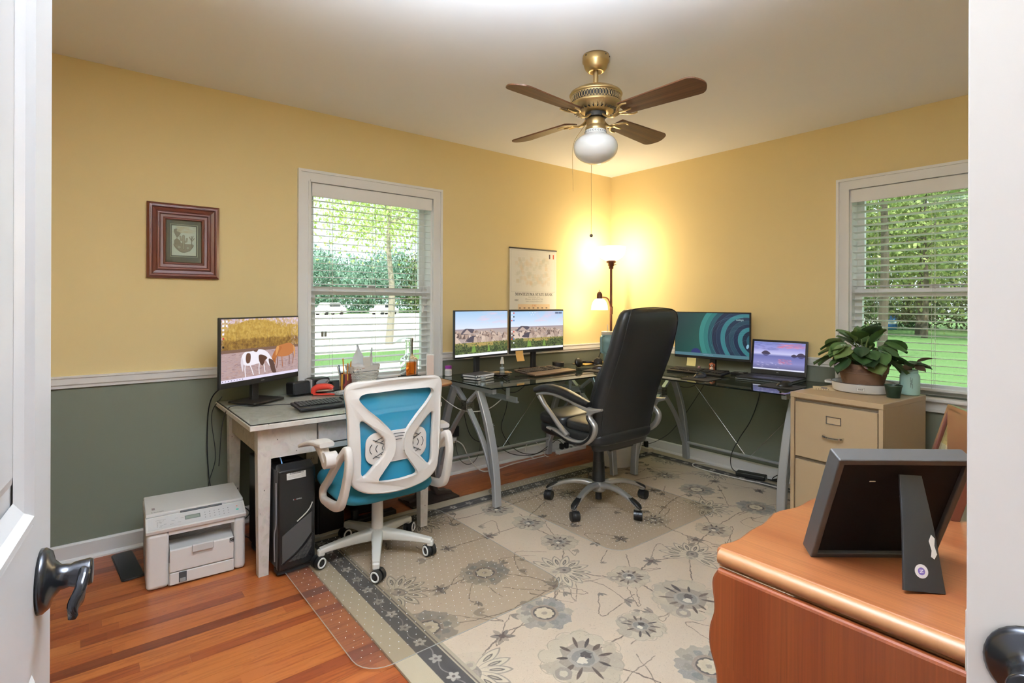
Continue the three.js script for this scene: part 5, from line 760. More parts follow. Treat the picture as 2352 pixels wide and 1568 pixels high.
// ---------------------------------------------------------------- printer on the floor
{
  const p = thing('printer', 'white multifunction laser printer on the floor beside the white desk', 'printer', [-3.462, 0.001, 0.405], -0.05);
  const W = 0.392, D = 0.36, wht = M('#efedeb', 0.45), top = M('#e2e0de', 0.5), dark = M('#3a3b3c', 0.5), z1 = D / 2;
  // side towers with rounded fronts, carrying the front doors between them
  part(p, 'body', [rb(W, 0.245, D - 0.1, 0.012, 0, 0.1225, -0.05), rb(0.085, 0.245, D - 0.02, 0.018, -W / 2 + 0.0425, 0.1225, 0), rb(0.05, 0.245, D - 0.02, 0.018, W / 2 - 0.025, 0.1225, 0), bx(W - 0.13, 0.02, D - 0.03, 0.018, 0.236, 0), bx(W - 0.13, 0.1, D - 0.05, 0.018, 0.05, 0)], wht);
  part(p, 'output_recess', [bx(W - 0.137, 0.06, 0.02, 0.0175, 0.19, 0.07)], dark); part(p, 'output_tray', at(bx(W - 0.14, 0.006, 0.13), 0.0175, 0.166, 0.11, 0.16), M('#c4c2c0', 0.5));
  part(p, 'front_door', [rb(W - 0.138, 0.098, 0.016, 0.004, 0.0175, 0.112, z1 - 0.01)], wht); part(p, 'cassette', rb(W - 0.138, 0.052, 0.016, 0.004, 0.0175, 0.033, z1 - 0.01), wht);
  part(p, 'door_latch', [rb(0.085, 0.034, 0.014, 0.005, 0.0175, 0.152, z1 + 0.002), bx(0.076, 0.014, 0.002, 0.0175, 0.128, z1 - 0.0015)], M('#d3d1cf', 0.4));
  part(p, 'paper_gauge', rb(0.03, 0.045, 0.004, 0.003, -0.06, 0.036, z1 - 0.001), dark); part(p, 'gauge_mark', bx(0.022, 0.016, 0.002, -0.06, 0.024, z1 + 0.0014), M('#9b9b9b', 0.4));
  part(p, 'power_button', at(cyl(0.009, 0.009, 0.004, 0, 0, 0, 20), -W / 2 + 0.04, 0.04, z1 - 0.01, PI / 2), M('#efeeec', 0.4));
  // scanner section with a sloping control panel
  const prof = shapeOf([[-D / 2, 0.247], [D / 2 - 0.006, 0.247], [D / 2 - 0.002, 0.26], [D / 2 - 0.075, 0.297], [-D / 2, 0.297]]);
  part(p, 'scanner_section', ext(prof, W + 0.004, 0.004).rotateY(-PI / 2).translate((W + 0.004) / 2, 0, 0), wht);
  part(p, 'scanner_lid', rb(W, 0.014, D - 0.082, 0.005, 0, 0.3042, -0.041), top);
  part(p, 'lid_grip', rb(0.17, 0.008, 0.016, 0.003, 0.02, 0.3, 0.098), dark);
  const panelTex = canvasTex(1024, 192, (c, w, h) => {
    c.fillStyle = '#cfcdcd'; c.fillRect(0, 0, w, h); c.fillStyle = '#555a55'; c.fillRect(w * 0.37, h * 0.28, w * 0.16, h * 0.34); c.fillStyle = '#7d857a'; c.fillRect(w * 0.38, h * 0.34, w * 0.14, h * 0.22);
    c.fillStyle = '#6b6b6b'; for (let i = 0; i < 8; i++) c.fillRect(w * 0.08 + i * 13, h * 0.24, 9, 5); for (let i = 0; i < 5; i++) c.fillRect(w * 0.09, h * (0.4 + i * 0.09), 8, 8); for (let i = 0; i < 6; i++) for (let k = 0; k < 3; k++) { c.beginPath(); c.arc(w * (0.58 + i * 0.05), h * (0.3 + k * 0.22), 6, 0, 7); c.fill(); } for (let i = 0; i < 12; i++) c.fillRect(w * rr(0.1, 0.33), h * rr(0.3, 0.85), rr(14, 50), 4);
    c.fillStyle = '#2fae9a'; c.beginPath(); c.ellipse(w * 0.93, h * 0.6, 17, 12, 0, 0, 7); c.fill(); c.fillStyle = '#d2603a'; c.beginPath(); c.ellipse(w * 0.93, h * 0.3, 9, 7, 0, 0, 7); c.fill();
  });
  part(p, 'control_panel', at(new THREE.PlaneGeometry(W - 0.012, 0.07), 0, 0.2802, 0.1408, -1.101, 0, 0), M('#ffffff', 0.5, { map: panelTex }));
  part(p, 'brand_print', at(new THREE.PlaneGeometry(0.06, 0.018), -0.15, 0.3117, 0.078, -PI / 2, 0, 0), M('#ffffff', 0.6, { map: canvasTex(256, 77, (c) => { c.fillStyle = '#e2e0de'; c.fillRect(0, 0, 256, 77); c.fillStyle = '#3b3b3b'; c.font = 'bold 64px serif'; c.fillText('Canon', 22, 58); }) }));
  part(p, 'rating_sticker', new THREE.PlaneGeometry(0.018, 0.02), M('#ffffff', 0.5, { map: canvasTex(64, 72, (c) => { c.fillStyle = '#222'; c.fillRect(0, 0, 64, 72); c.strokeStyle = '#ddd'; c.lineWidth = 4; c.beginPath(); c.moveTo(6, 50); c.quadraticCurveTo(30, 10, 58, 14); c.stroke(); c.fillStyle = '#ddd'; c.fillRect(6, 56, 52, 8); }) }), [0.135, 0.15, z1 + 0.0005]);
  part(p, 'lid_sticker', at(new THREE.PlaneGeometry(0.012, 0.03), -0.165, 0.3117, 0.03, -PI / 2, 0, 0), M('#8d7f7d', 0.6));
}
{ const f = thing('floor_plate', 'flat black rounded rectangular plate on the floor left of the printer', 'plate', [-3.712, 0.001, 0.22], 0.08); part(f, 'plate_body', ext(rectShape(0.082, 0.33, 0.012), 0.008, 0.002).rotateX(-PI / 2), M('#101112', 0.5)); part(f, 'plate_rim', ext(rectShape(0.088, 0.336, 0.014), 0.004, 0.001).rotateX(-PI / 2), M('#0a0a0b', 0.4)); }

// ---------------------------------------------------------------- tower computer under the white desk
{
  const t = thing('computer_tower', 'black tower computer with a mesh front under the white desk', 'computer', [-3.117, 0.0155, 0.59], 0.06);
  const W = 0.172, D = 0.42, Hh = 0.475, zf = D / 2, blk = M('#0f0f10', 0.3), mesh = M('#3c3936', 0.65);
  part(t, 'case', [rb(W, Hh - 0.03, D - 0.02, 0.006, 0, Hh / 2 + 0.015, -0.01)], M('#121213', 0.45));
  part(t, 'front_bezel', [rb(W, Hh - 0.02, 0.03, 0.01, 0, Hh / 2 + 0.012, zf - 0.012), at(rb(W - 0.01, 0.05, 0.06, 0.01), 0, Hh - 0.01, zf - 0.03, 0.5)], blk);
  part(t, 'foot', [bx(W - 0.01, 0.022, 0.05, 0, 0.011, zf - 0.04), bx(W - 0.01, 0.022, 0.05, 0, 0.011, -zf + 0.05)], MAT.blackMatte);
  part(t, 'mesh_panel', ext(shapeOf([[-0.068, 0.055], [0.04, 0.055], [0.066, 0.1], [0.066, 0.26], [-0.068, 0.18]]), 0.004, 0.001).translate(0, 0, zf + 0.002), mesh);
  part(t, 'mesh_divider', sweep([[-0.068, 0.05, zf + 0.006], [0.01, 0.1, zf + 0.006], [0.07, 0.16, zf + 0.006]], [0, 0, 1], 0.004, 0.012, { n: 8 }), blk);
  const hex = []; for (let r = 0; r < 6; r++) for (let q = 0; q < 6; q++) { const x = -0.03 + q * 0.018 + (r % 2) * 0.009, y = 0.062 + r * 0.0155; if (y < 0.045 + (x + 0.068) * 0.72 && x < 0.066 && y > 0.055) hex.push(at(new THREE.TorusGeometry(0.0088, 0.001, 4, 6), x, y, zf + 0.0062, 0, 0, PI / 6)); } part(t, 'hex_grille', hex, M('#1a1a1b', 0.4));
  part(t, 'silver_strip', sweep([[-0.002, 0.232, zf + 0.007], [0.04, 0.262, zf + 0.007], [0.058, 0.282, zf + 0.007], [0.07, 0.305, zf + 0.005]], [0, 0, 1], 0.004, 0.005, { n: 14 }), M('#d8d4cc', 0.3));
  part(t, 'side_strip', sweep([[-W / 2 - 0.002, 0.42, zf - 0.02], [-W / 2 - 0.002, 0.22, zf - 0.02], [-W / 2 - 0.004, 0.19, zf - 0.03], [-W / 2 - 0.004, 0.06, zf - 0.03]], [0, 0, 1], 0.006, 0.004, { n: 16 }), M('#aeb2b8', 0.3, { metalness: 0.5 }));
  part(t, 'barcode_label', at(new THREE.PlaneGeometry(0.088, 0.034), -0.005, 0.448, zf + 0.0045, -0.12), M('#ffffff', 0.7, { map: canvasTex(256, 100, (c) => { c.fillStyle = '#d8d4ce'; c.fillRect(0, 0, 256, 100); c.fillStyle = '#222'; for (let i = 36; i < 220; i += rr(4, 9)) c.fillRect(i, 10, rr(1.5, 5), 26); c.fillStyle = '#a9a49c'; for (let i = 0; i < 3; i++) c.fillRect(20, 50 + i * 14, 200, 4); }) }));
  part(t, 'brand_print', new THREE.PlaneGeometry(0.05, 0.01), M('#ffffff', 0.5, { map: canvasTex(256, 51, (c) => { c.fillStyle = '#0f0f10'; c.fillRect(0, 0, 256, 51); c.font = 'bold 40px sans-serif'; c.fillStyle = '#d8d8d8'; c.fillText('R', 6, 40); c.fillStyle = '#c02a22'; c.fillText('O', 40, 40); c.fillStyle = '#d8d8d8'; c.fillText('SEWILL', 78, 40); }) }), [0.004, 0.335, zf + 0.0045]);
  part(t, 'top_vent', [rb(W - 0.05, 0.012, 0.2, 0.004, 0, Hh + 0.002, -0.03)], MAT.blackMatte);
}
// battery back-up with a red lamp, and black boxes beyond the tower
{ const u = thing('battery_backup', 'black battery backup box with a red lamp under the white desk', 'battery backup', [-2.83, 0.0, 0.3], 0.1); part(u, 'case', rb(0.16, 0.2, 0.3, 0.01, 0, 0.1005, 0), M('#131314', 0.5)); part(u, 'front_panel', rb(0.14, 0.18, 0.008, 0.003, 0, 0.1, 0.152), M('#0c0c0d', 0.35)); const red = M('#300', 0.4); red.emissive = new THREE.Color(1, 0.05, 0.1); red.emissiveIntensity = 2.5; part(u, 'red_lamp', ball(0.004, 0.01, 0.17, 0.157, 10), red); }
{ const s = thing('power_strip', 'black power strip lying on the floor under the white desk', 'power strip', [-2.575, 0.0, 0.43], 0.05); part(s, 'strip_body', rb(0.3, 0.035, 0.06, 0.006, 0, 0.018, 0), MAT.black); for (let i = 0; i < 4; i++) part(s, 'socket', cyl(0.015, 0.015, 0.003, -0.1 + i * 0.065, 0.036, 0, 16), MAT.darkGrey); for (let i = 0; i < 2; i++) part(s, 'plug', rb(0.035, 0.05, 0.035, 0.006, -0.1 + i * 0.13, 0.062, 0), MAT.black); }
{ const s = thing('subwoofer', 'black subwoofer box under the right side of the white desk', 'subwoofer', [-2.53, 0.0, 0.2], -0.1); part(s, 'box', rb(0.17, 0.22, 0.22, 0.01, 0, 0.111, 0), M('#151516', 0.6)); part(s, 'grille', at(cyl(0.06, 0.06, 0.006, 0, 0, 0, 28), 0, 0.12, 0.111, PI / 2), MAT.blackMatte); }

// ---------------------------------------------------------------- ceiling fan (switched off)
{
  const f = thing('ceiling_fan', 'antique brass ceiling fan with four brown blades and a white glass globe', 'ceiling fan', [-1.973, 2.44, 1.609]);
  const br = M('#bfa676', 0.34, { metalness: 0.85 }), dk = M('#1d1a17', 0.6);
  part(f, 'canopy', lathe([[0.001, 0], [0.062, 0], [0.064, -0.008], [0.064, -0.03], [0.06, -0.034], [0.052, -0.06], [0.04, -0.075], [0.03, -0.078], [0.02, -0.07], [0.001, -0.068]], 40), br);
  part(f, 'canopy_hole', [0.4, 1.0, 1.6, 3.2].map((a) => ball(0.004, Math.cos(a) * 0.063, -0.012, Math.sin(a) * 0.063, 8)), dk);
  part(f, 'down_rod', cyl(0.0125, 0.0125, 0.12, 0, -0.115, 0, 20), br);
  const Y = -0.225;   // motor centre
  part(f, 'motor_housing', [lathe([[0.014, Y + 0.075], [0.04, Y + 0.072], [0.07, Y + 0.066], [0.1, Y + 0.058], [0.121, Y + 0.045], [0.126, Y + 0.036], [0.121, Y + 0.03], [0.118, Y + 0.028], [0.118, Y - 0.006], [0.122, Y - 0.008], [0.124, Y - 0.014], [0.118, Y - 0.024], [0.1, Y - 0.036], [0.078, Y - 0.046], [0.05, Y - 0.05], [0.001, Y - 0.05]], 64)], br);
  // pierced band: ovals standing proud of a dark strip
  part(f, 'vent_band', cyl(0.1185, 0.1185, 0.03, 0, Y + 0.011, 0, 64), dk);
  const ov = []; for (let i = 0; i < 52; i++) { const a = i / 52 * 2 * PI; ov.push(at(new THREE.TorusGeometry(0.0078, 0.0012, 5, 12).scale(0.75, 1.7, 1), Math.cos(a) * 0.119, Y + 0.011, Math.sin(a) * 0.119, 0, PI / 2 - a, 0)); } part(f, 'vent_lattice', ov, br);
  const sl = []; for (let i = 0; i < 30; i++) { const a = i / 30 * 2 * PI; sl.push(at(bx(0.03, 0.002, 0.006), Math.cos(a) * 0.09, Y - 0.0425, Math.sin(a) * 0.09, 0, -a, 0).translate(0, 0, 0)); } part(f, 'vent_slot', sl, dk);
  part(f, 'flywheel', cyl(0.05, 0.05, 0.022, 0, Y - 0.06, 0, 36), dk);
  const grain = canvasTex(512, 128, (c, w, h) => { c.fillStyle = '#5a3620'; c.fillRect(0, 0, w, h); for (let i = 0; i < 260; i++) { c.strokeStyle = `rgba(${rnd() < 0.5 ? '40,20,10' : '130,84,50'},${rr(0.05, 0.2)})`; c.lineWidth = rr(0.5, 2); const y = rnd() * h; c.beginPath(); c.moveTo(0, y); c.bezierCurveTo(w * 0.3, y + rr(-6, 6), w * 0.7, y + rr(-6, 6), w, y + rr(-5, 5)); c.stroke(); } });
  const wood = M('#ffffff', 0.42, { map: grain });
  const bs = new THREE.Shape(); bs.moveTo(0.155, -0.048); bs.lineTo(0.5, -0.066); bs.quadraticCurveTo(0.525, -0.066, 0.538, -0.046); bs.quadraticCurveTo(0.556, -0.02, 0.556, 0); bs.quadraticCurveTo(0.556, 0.02, 0.538, 0.046); bs.quadraticCurveTo(0.525, 0.066, 0.5, 0.066); bs.lineTo(0.155, 0.048); bs.quadraticCurveTo(0.145, 0, 0.155, -0.048);
  const blade = ext(bs, 0.007, 0.0015).rotateX(-PI / 2); { const u = blade.attributes.uv, p = blade.attributes.position; for (let i = 0; i < u.count; i++) u.setXY(i, p.getX(i) * 1.8, p.getZ(i) * 3 + 0.5); }
  for (let k = 0; k < 4; k++) {
    const b = new THREE.Group(); b.name = 'blade_assembly'; b.position.set(0, Y - 0.072, 0); b.rotation.y = (4 + 90 * k) * PI / 180; f.add(b);
    part(b, 'blade', blade, wood, [0, 0.004, 0], [-0.21, 0, 0]);
    part(b, 'blade_iron', [sweep([[0.04, 0.012, 0], [0.075, -0.012, 0], [0.105, -0.016, 0], [0.14, -0.004, 0]], [0, 0, 1], [0.026, 0.018, 0.02, 0.03], 0.008, { n: 14, round: 0.4 }), ...[-1, 1].map((s) => sweep([[0.125, -0.006, 0], [0.15, -0.004 + s * 0.006, s * 0.03], [0.18, -0.003 + s * 0.01, s * 0.045], [0.205, -0.003 + s * 0.009, s * 0.043]], [0, 1, 0], 0.007, [0.014, 0.013, 0.01, 0.006], { n: 14, round: 0.4 })), sweep([[0.13, -0.005, 0], [0.16, -0.007, 0], [0.2, -0.005, 0]], [0, 1, 0], 0.007, [0.02, 0.014, 0.008], { n: 8, round: 0.4 })], br);
  }
  part(f, 'light_fitter', lathe([[0.001, Y - 0.07], [0.03, Y - 0.07], [0.043, Y - 0.078], [0.044, Y - 0.105], [0.04, Y - 0.11], [0.048, Y - 0.116], [0.05, Y - 0.132], [0.044, Y - 0.134], [0.001, Y - 0.13]], 40), br);
  part(f, 'glass_globe', lathe([[0.046, Y - 0.126], [0.05, Y - 0.134], [0.05, Y - 0.148], ...smooth([[0.052, Y - 0.151], [0.07, Y - 0.161], [0.092, Y - 0.178], [0.104, Y - 0.204], [0.101, Y - 0.234], [0.084, Y - 0.26], [0.058, Y - 0.277], [0.03, Y - 0.287], [0.0005, Y - 0.291]], 40, false)], 96), M('#f2f4f5', 0.1, { clearcoat: 0.5, clearcoatRoughness: 0.05 }));
  const fig = []; for (let i = 0; i < 26; i++) { const a = i / 26 * 2 * PI; for (const s of [-1, 1]) fig.push(at(rb(0.008, 0.0016, 0.0016, 0.0006, 0, 0, 0, 1), Math.cos(a) * 0.0515, Y - 0.142 + s * 0.002, Math.sin(a) * 0.0515, 0, PI / 2 - a, s * 0.6)); } part(f, 'globe_pattern', fig, M('#7c7f84', 0.6));
  const ch = M('#8a7040', 0.4, { metalness: 0.8 });
  part(f, 'pull_chain', [tube([[-0.036, Y - 0.1, -0.028], [-0.06, Y - 0.14, -0.046], [-0.08, Y - 0.19, -0.066], [-0.082, Y - 0.42, -0.068]], 0.0011, 20, 5)], ch);
  const c2 = part(f, 'pull_chain', rod([0.026, Y - 0.12, -0.05], [0.026, Y - 0.62, -0.05], 0.0011, 5), ch); part(c2, 'chain_knob', ball(0.008, 0.026, Y - 0.625, -0.05, 14), M('#3a2416', 0.4));
}

// ---------------------------------------------------------------- brown floor lamp in the corner: bowl torchiere and a reading shade, both lit
{
  const l = thing('floor_lamp', 'brown torchiere floor lamp with a lit bowl and a lit reading shade', 'floor lamp', [-0.27, 0, 0.235]);
  const brn = M('#4b2413', 0.4, { metalness: 0.3 }), warm = new THREE.Color(1.0, 0.85, 0.55);
  part(l, 'lamp_foot', lathe([[0.001, 0.012], [0.12, 0.012], [0.125, 0.018], [0.12, 0.03], [0.03, 0.04], [0.012, 0.06]], 36), brn);
  part(l, 'lamp_pole', rod([0, 0.05, 0], [0, 1.6, 0], 0.0105, 16), brn);
  part(l, 'socket_cup', lathe([[0.014, 1.56], [0.02, 1.565], [0.02, 1.585], [0.028, 1.588], [0.028, 1.61], [0.04, 1.614], [0.042, 1.632], [0.034, 1.638], [0.001, 1.638]], 32), brn);
  part(l, 'switch_knob', rod([0.03, 1.6, 0.0], [0.055, 1.6, 0.01], 0.003, 6), brn);
  const shadeGlow = M('#ffffff', 0.5, { transmission: 0.45 }); shadeGlow.emissive = new THREE.Color(1, 0.86, 0.6); shadeGlow.emissiveIntensity = 1.25;
  part(l, 'bowl_shade', lathe([[0.036, 1.632], [0.06, 1.638], [0.095, 1.66], [0.118, 1.695], [0.127, 1.74], [0.129, 1.752], [0.126, 1.752], [0.115, 1.698], [0.092, 1.664], [0.058, 1.642], [0.036, 1.636]], 48), shadeGlow);
  const bulbGlow = M('#ffffff', 0.5); bulbGlow.emissive = new THREE.Color(1, 0.88, 0.62); bulbGlow.emissiveIntensity = 3;
  part(l, 'bulb', [ball(0.03, 0, 1.7, 0, 18)], bulbGlow);
  const P = new THREE.PointLight(warm, 1.05); P.name = 'bowl_lamp_light'; P.position.set(0, 1.705, 0); P.castShadow = true; P.shadow.radius = 1.4; l.add(P);
  // reading arm towards the room's left
  const ax = -0.17, az = 0.02;
  part(l, 'reading_arm', tube([[0, 1.19, 0], [-0.012, 1.24, 0.002], [-0.05, 1.3, 0.006], [-0.11, 1.312, 0.013], [ax + 0.02, 1.31, 0.018]], 0.006, 30, 8), brn);
  part(l, 'arm_joint', rb(0.02, 0.07, 0.02, 0.005, -0.002, 1.2, 0.006), brn);
  part(l, 'reading_socket', lathe([[0.001, 1.36], [0.012, 1.357], [0.021, 1.345], [0.024, 1.33], [0.024, 1.3], [0.026, 1.296]], 28), brn, [ax, 0, az]);
  part(l, 'socket_key', rod([ax, 1.358, az], [ax, 1.375, az], 0.002, 6), brn);
  part(l, 'reading_shade', lathe([[0.022, 1.302], [0.04, 1.292], [0.056, 1.272], [0.066, 1.245], [0.07, 1.205], [0.067, 1.205], [0.063, 1.244], [0.053, 1.27], [0.038, 1.288], [0.022, 1.298]], 40), shadeGlow, [ax, 0, az]);
  part(l, 'bulb', ball(0.022, ax, 1.25, az, 16), bulbGlow);
  const P2 = new THREE.PointLight(warm, 0.52); P2.name = 'reading_lamp_light'; P2.position.set(ax, 1.245, az); P2.castShadow = true; P2.shadow.radius = 1.1; l.add(P2);
}

// ---------------------------------------------------------------- framed relief picture on the left wall
{
  const p = thing('framed_picture', 'framed desert relief with cactus in a wide red-brown frame on the left wall', 'picture', [-3.456, 1.583, 0.0], 0);
  const W = 0.335, Hh = 0.395, wood = M('#5c2a1c', 0.3, { clearcoat: 0.4, clearcoatRoughness: 0.2 }), edge = M('#7a4230', 0.28, { clearcoat: 0.4 });
  const ring = (w0, h0, w1, h1, z0, z1) => { const s = rectShape(w0, h0, 0.001); const hpt = new THREE.Path(); hpt.moveTo(-w1 / 2, -h1 / 2); hpt.lineTo(-w1 / 2, h1 / 2); hpt.lineTo(w1 / 2, h1 / 2); hpt.lineTo(w1 / 2, -h1 / 2); hpt.closePath(); s.holes.push(hpt); return ext(s, z1 - z0, 0.0015).translate(0, 0, z0); };
  const steps = [[1.0, 0.018], [0.93, 0.03], [0.9, 0.024], [0.82, 0.022], [0.75, 0.027], [0.7, 0.02], [0.6, 0.018]];
  const sz = (k) => [W - (1 - k) * 0.45, Hh - (1 - k) * 0.45];
  const rows = []; const fr = [[0, 0.0], [0, 0.018], [0.012, 0.028], [0.02, 0.028], [0.026, 0.02], [0.04, 0.016], [0.048, 0.022], [0.054, 0.022], [0.06, 0.015], [0.072, 0.014], [0.078, 0.018], [0.082, 0.016], [0.088, 0.006]];
  fr.forEach(([i, z]) => rows.push([[-W / 2 + i, -Hh / 2 + i, z], [W / 2 - i, -Hh / 2 + i, z], [W / 2 - i, Hh / 2 - i, z], [-W / 2 + i, Hh / 2 - i, z], [-W / 2 + i, -Hh / 2 + i, z]]));
  part(p, 'frame', toCreasedNormals(norm(skin(rows)), 0.3), wood);
  part(p, 'frame_bead', [[0.016, 0.0288], [0.051, 0.0226], [0.0795, 0.0184]].map(([i, z]) => [[-1, -1, 1, -1], [1, -1, 1, 1], [1, 1, -1, 1], [-1, 1, -1, -1]].map(([a, b, c, d]) => rod([a * (W / 2 - i), b * (Hh / 2 - i), z], [c * (W / 2 - i), d * (Hh / 2 - i), z], 0.0018, 6))).flat(), edge);
  const iw = W - 0.17, ih = Hh - 0.17;
  part(p, 'mat_board', bx(iw, ih, 0.003, 0, 0, 0.006), M('#4a4a4c', 0.7));
  part(p, 'print', new THREE.PlaneGeometry(0.112, 0.158), M('#ffffff', 0.6, { map: canvasTex(512, 720, (c, w, h) => {
    c.fillStyle = '#dedcd8'; c.fillRect(0, 0, w, h); for (let i = 0; i < 60; i++) { c.fillStyle = `rgba(188,160,124,${rr(0.1, 0.3)})`; c.beginPath(); c.ellipse(rr(0.2, 0.95) * w, rr(0.02, 0.25) * h, rr(20, 120), rr(4, 18), 0, 0, 7); c.fill(); }
    const Q = (a) => a.map(([x, y]) => [x * w, y * h]); curveBlob(c, Q([[0.07, 0.62], [0.3, 0.58], [0.6, 0.6], [0.9, 0.62], [0.88, 0.7], [0.75, 0.82], [0.55, 0.9], [0.4, 0.9], [0.2, 0.8], [0.1, 0.7]]), '#8f8076'); curveBlob(c, Q([[0.1, 0.12], [0.22, 0.1], [0.2, 0.18], [0.36, 0.24], [0.3, 0.34], [0.22, 0.42], [0.34, 0.5], [0.36, 0.62], [0.12, 0.64], [0.1, 0.5], [0.2, 0.42], [0.14, 0.32], [0.08, 0.2]]), '#7d7068');
    c.strokeStyle = '#4b423d'; c.lineWidth = 5; c.lineCap = 'round'; for (let i = 0; i < 26; i++) { c.globalAlpha = 0.5; const x = rr(0.1, 0.36) * w, y = rr(0.14, 0.62) * h; c.beginPath(); c.moveTo(x, y); c.lineTo(x + rr(-26, 26), y + rr(-10, 30)); c.stroke(); } c.globalAlpha = 1;
    const thick = (pts, t, col) => { c.strokeStyle = col; c.lineWidth = t; c.lineJoin = 'round'; c.beginPath(); Q(pts).forEach(([x, y], i) => (i ? c.lineTo(x, y) : c.moveTo(x, y))); c.stroke(); };
    for (const [t, col] of [[54, '#4b423d'], [40, '#a39688']]) { thick([[0.48, 0.76], [0.48, 0.34]], t, col); thick([[0.48, 0.5], [0.38, 0.48], [0.35, 0.36]], t * 0.7, col); thick([[0.48, 0.56], [0.6, 0.52], [0.62, 0.42]], t * 0.7, col); }
    for (const pts of [[[0.83, 0.72], [0.82, 0.5], [0.72, 0.36]], [[0.82, 0.52], [0.8, 0.33]], [[0.83, 0.5], [0.93, 0.4]], [[0.82, 0.46], [0.88, 0.32]]]) thick(pts, 16, '#6b5f57');
    c.fillStyle = '#b3a89c'; c.strokeStyle = '#3f3733'; c.lineWidth = 5; c.beginPath(); c.arc(0.3 * w, 0.72 * h, 40, 0, 7); c.fill(); c.stroke(); c.beginPath(); c.arc(0.66 * w, 0.74 * h, 34, 0, 7); c.fill(); c.stroke(); thick([[0.1, 0.66], [0.3, 0.84], [0.5, 0.9], [0.75, 0.83], [0.9, 0.66]], 8, '#3f3733');
  }) }), [0, 0.004, 0.0085]);
  part(p, 'inner_fillet', [[-1, 0], [1, 0], [0, -1], [0, 1]].map(([a, b]) => (a ? bx(0.0025, 0.172, 0.002, a * 0.063, 0.004, 0.009) : bx(0.128, 0.0025, 0.002, 0, 0.004 + b * 0.086, 0.009))), M('#b9b3a6', 0.4));
  part(p, 'glazing', bx(iw, ih, 0.002, 0, 0, 0.0125), MAT.glass);
}
// ---------------------------------------------------------------- bank calendar
{
  const k = thing('wall_calendar', 'paper bank wall calendar with a faint county map above June', 'calendar', [-0.966, 0, 0.004]);
  const W = 0.51, top = 1.7, bot = 1.15;
  const tex = canvasTex(1024, 1104, (c, w, h) => {
    c.fillStyle = '#dcd6cc'; c.fillRect(0, 0, w, h); const my = h * 0.015, mh = h * 0.61; c.strokeStyle = '#a9a49a'; c.lineWidth = 3; c.strokeRect(w * 0.03, my + 8, w * 0.94, mh);
    for (let i = 0; i < 420; i++) { c.strokeStyle = `rgba(${['150,140,130', '190,150,120', '140,150,160', '160,120,110'][i % 4]},0.22)`; c.lineWidth = 2; const x = w * rr(0.08, 0.9), y = my + mh * rr(0.12, 0.88); c.beginPath(); c.moveTo(x, y); if (rnd() < 0.5) c.lineTo(x + rr(-60, 60), y); else c.lineTo(x, y + rr(-40, 40)); c.stroke(); }
    for (let i = 0; i < 90; i++) { c.fillStyle = `rgba(${i % 2 ? '214,190,160' : '196,190,176'},0.3)`; c.fillRect(w * rr(0.1, 0.8), my + mh * rr(0.14, 0.8), 60, 60); }
    c.fillStyle = '#3d2a33'; c.fillRect(w * 0.835, my + 44, 26, 74); c.fillStyle = '#dcd6cc'; c.fillRect(w * 0.865, my + 44, 40, 74); c.fillStyle = '#c4553a'; c.fillRect(w * 0.92, my + 44, 26, 74);
    c.textAlign = 'center'; c.fillStyle = '#3a332e'; c.font = 'bold 66px serif'; c.fillText('MONTEZUMA STATE BANK', w * 0.51, h * 0.69, w * 0.8);
    c.fillStyle = '#9a8f84'; c.font = '26px serif'; c.fillText('MONTEZUMA, IOWA', w * 0.51, h * 0.718); c.font = '40px serif'; c.fillText('Phone: 641-623-5766', w * 0.51, h * 0.756); c.font = '30px sans-serif'; c.fillText('www.montezumabank.com', w * 0.51, h * 0.785); c.fillStyle = '#4a4038'; c.font = 'bold 36px sans-serif'; c.fillText('FDIC', w * 0.14, h * 0.77);
    c.fillStyle = '#e2c4a0'; c.fillRect(w * 0.17, h * 0.815, w * 0.68, h * 0.17); c.fillStyle = '#c9602e'; c.font = '40px serif'; c.fillText('JUNE', w * 0.51, h * 0.85); c.fillStyle = '#4a3a30'; for (let i = 0; i < 7; i++) c.fillRect(w * (0.19 + i * 0.095), h * 0.866, 40, 14);
  });
  part(k, 'sheet', skin([0, 0.25, 0.5, 0.75, 1].map((v) => [-0.5, -0.25, 0, 0.25, 0.5].map((u) => [u * W, bot + (top - bot) * v, 0.002 + 0.004 * Math.sin(v * 3) * (1 - v)]))), M('#ffffff', 0.85, { map: tex, side: THREE.DoubleSide }));
  part(k, 'hanging_rail', rb(W + 0.01, 0.012, 0.008, 0.003, 0, top + 0.003, 0.002), M('#33261f', 0.4));
}
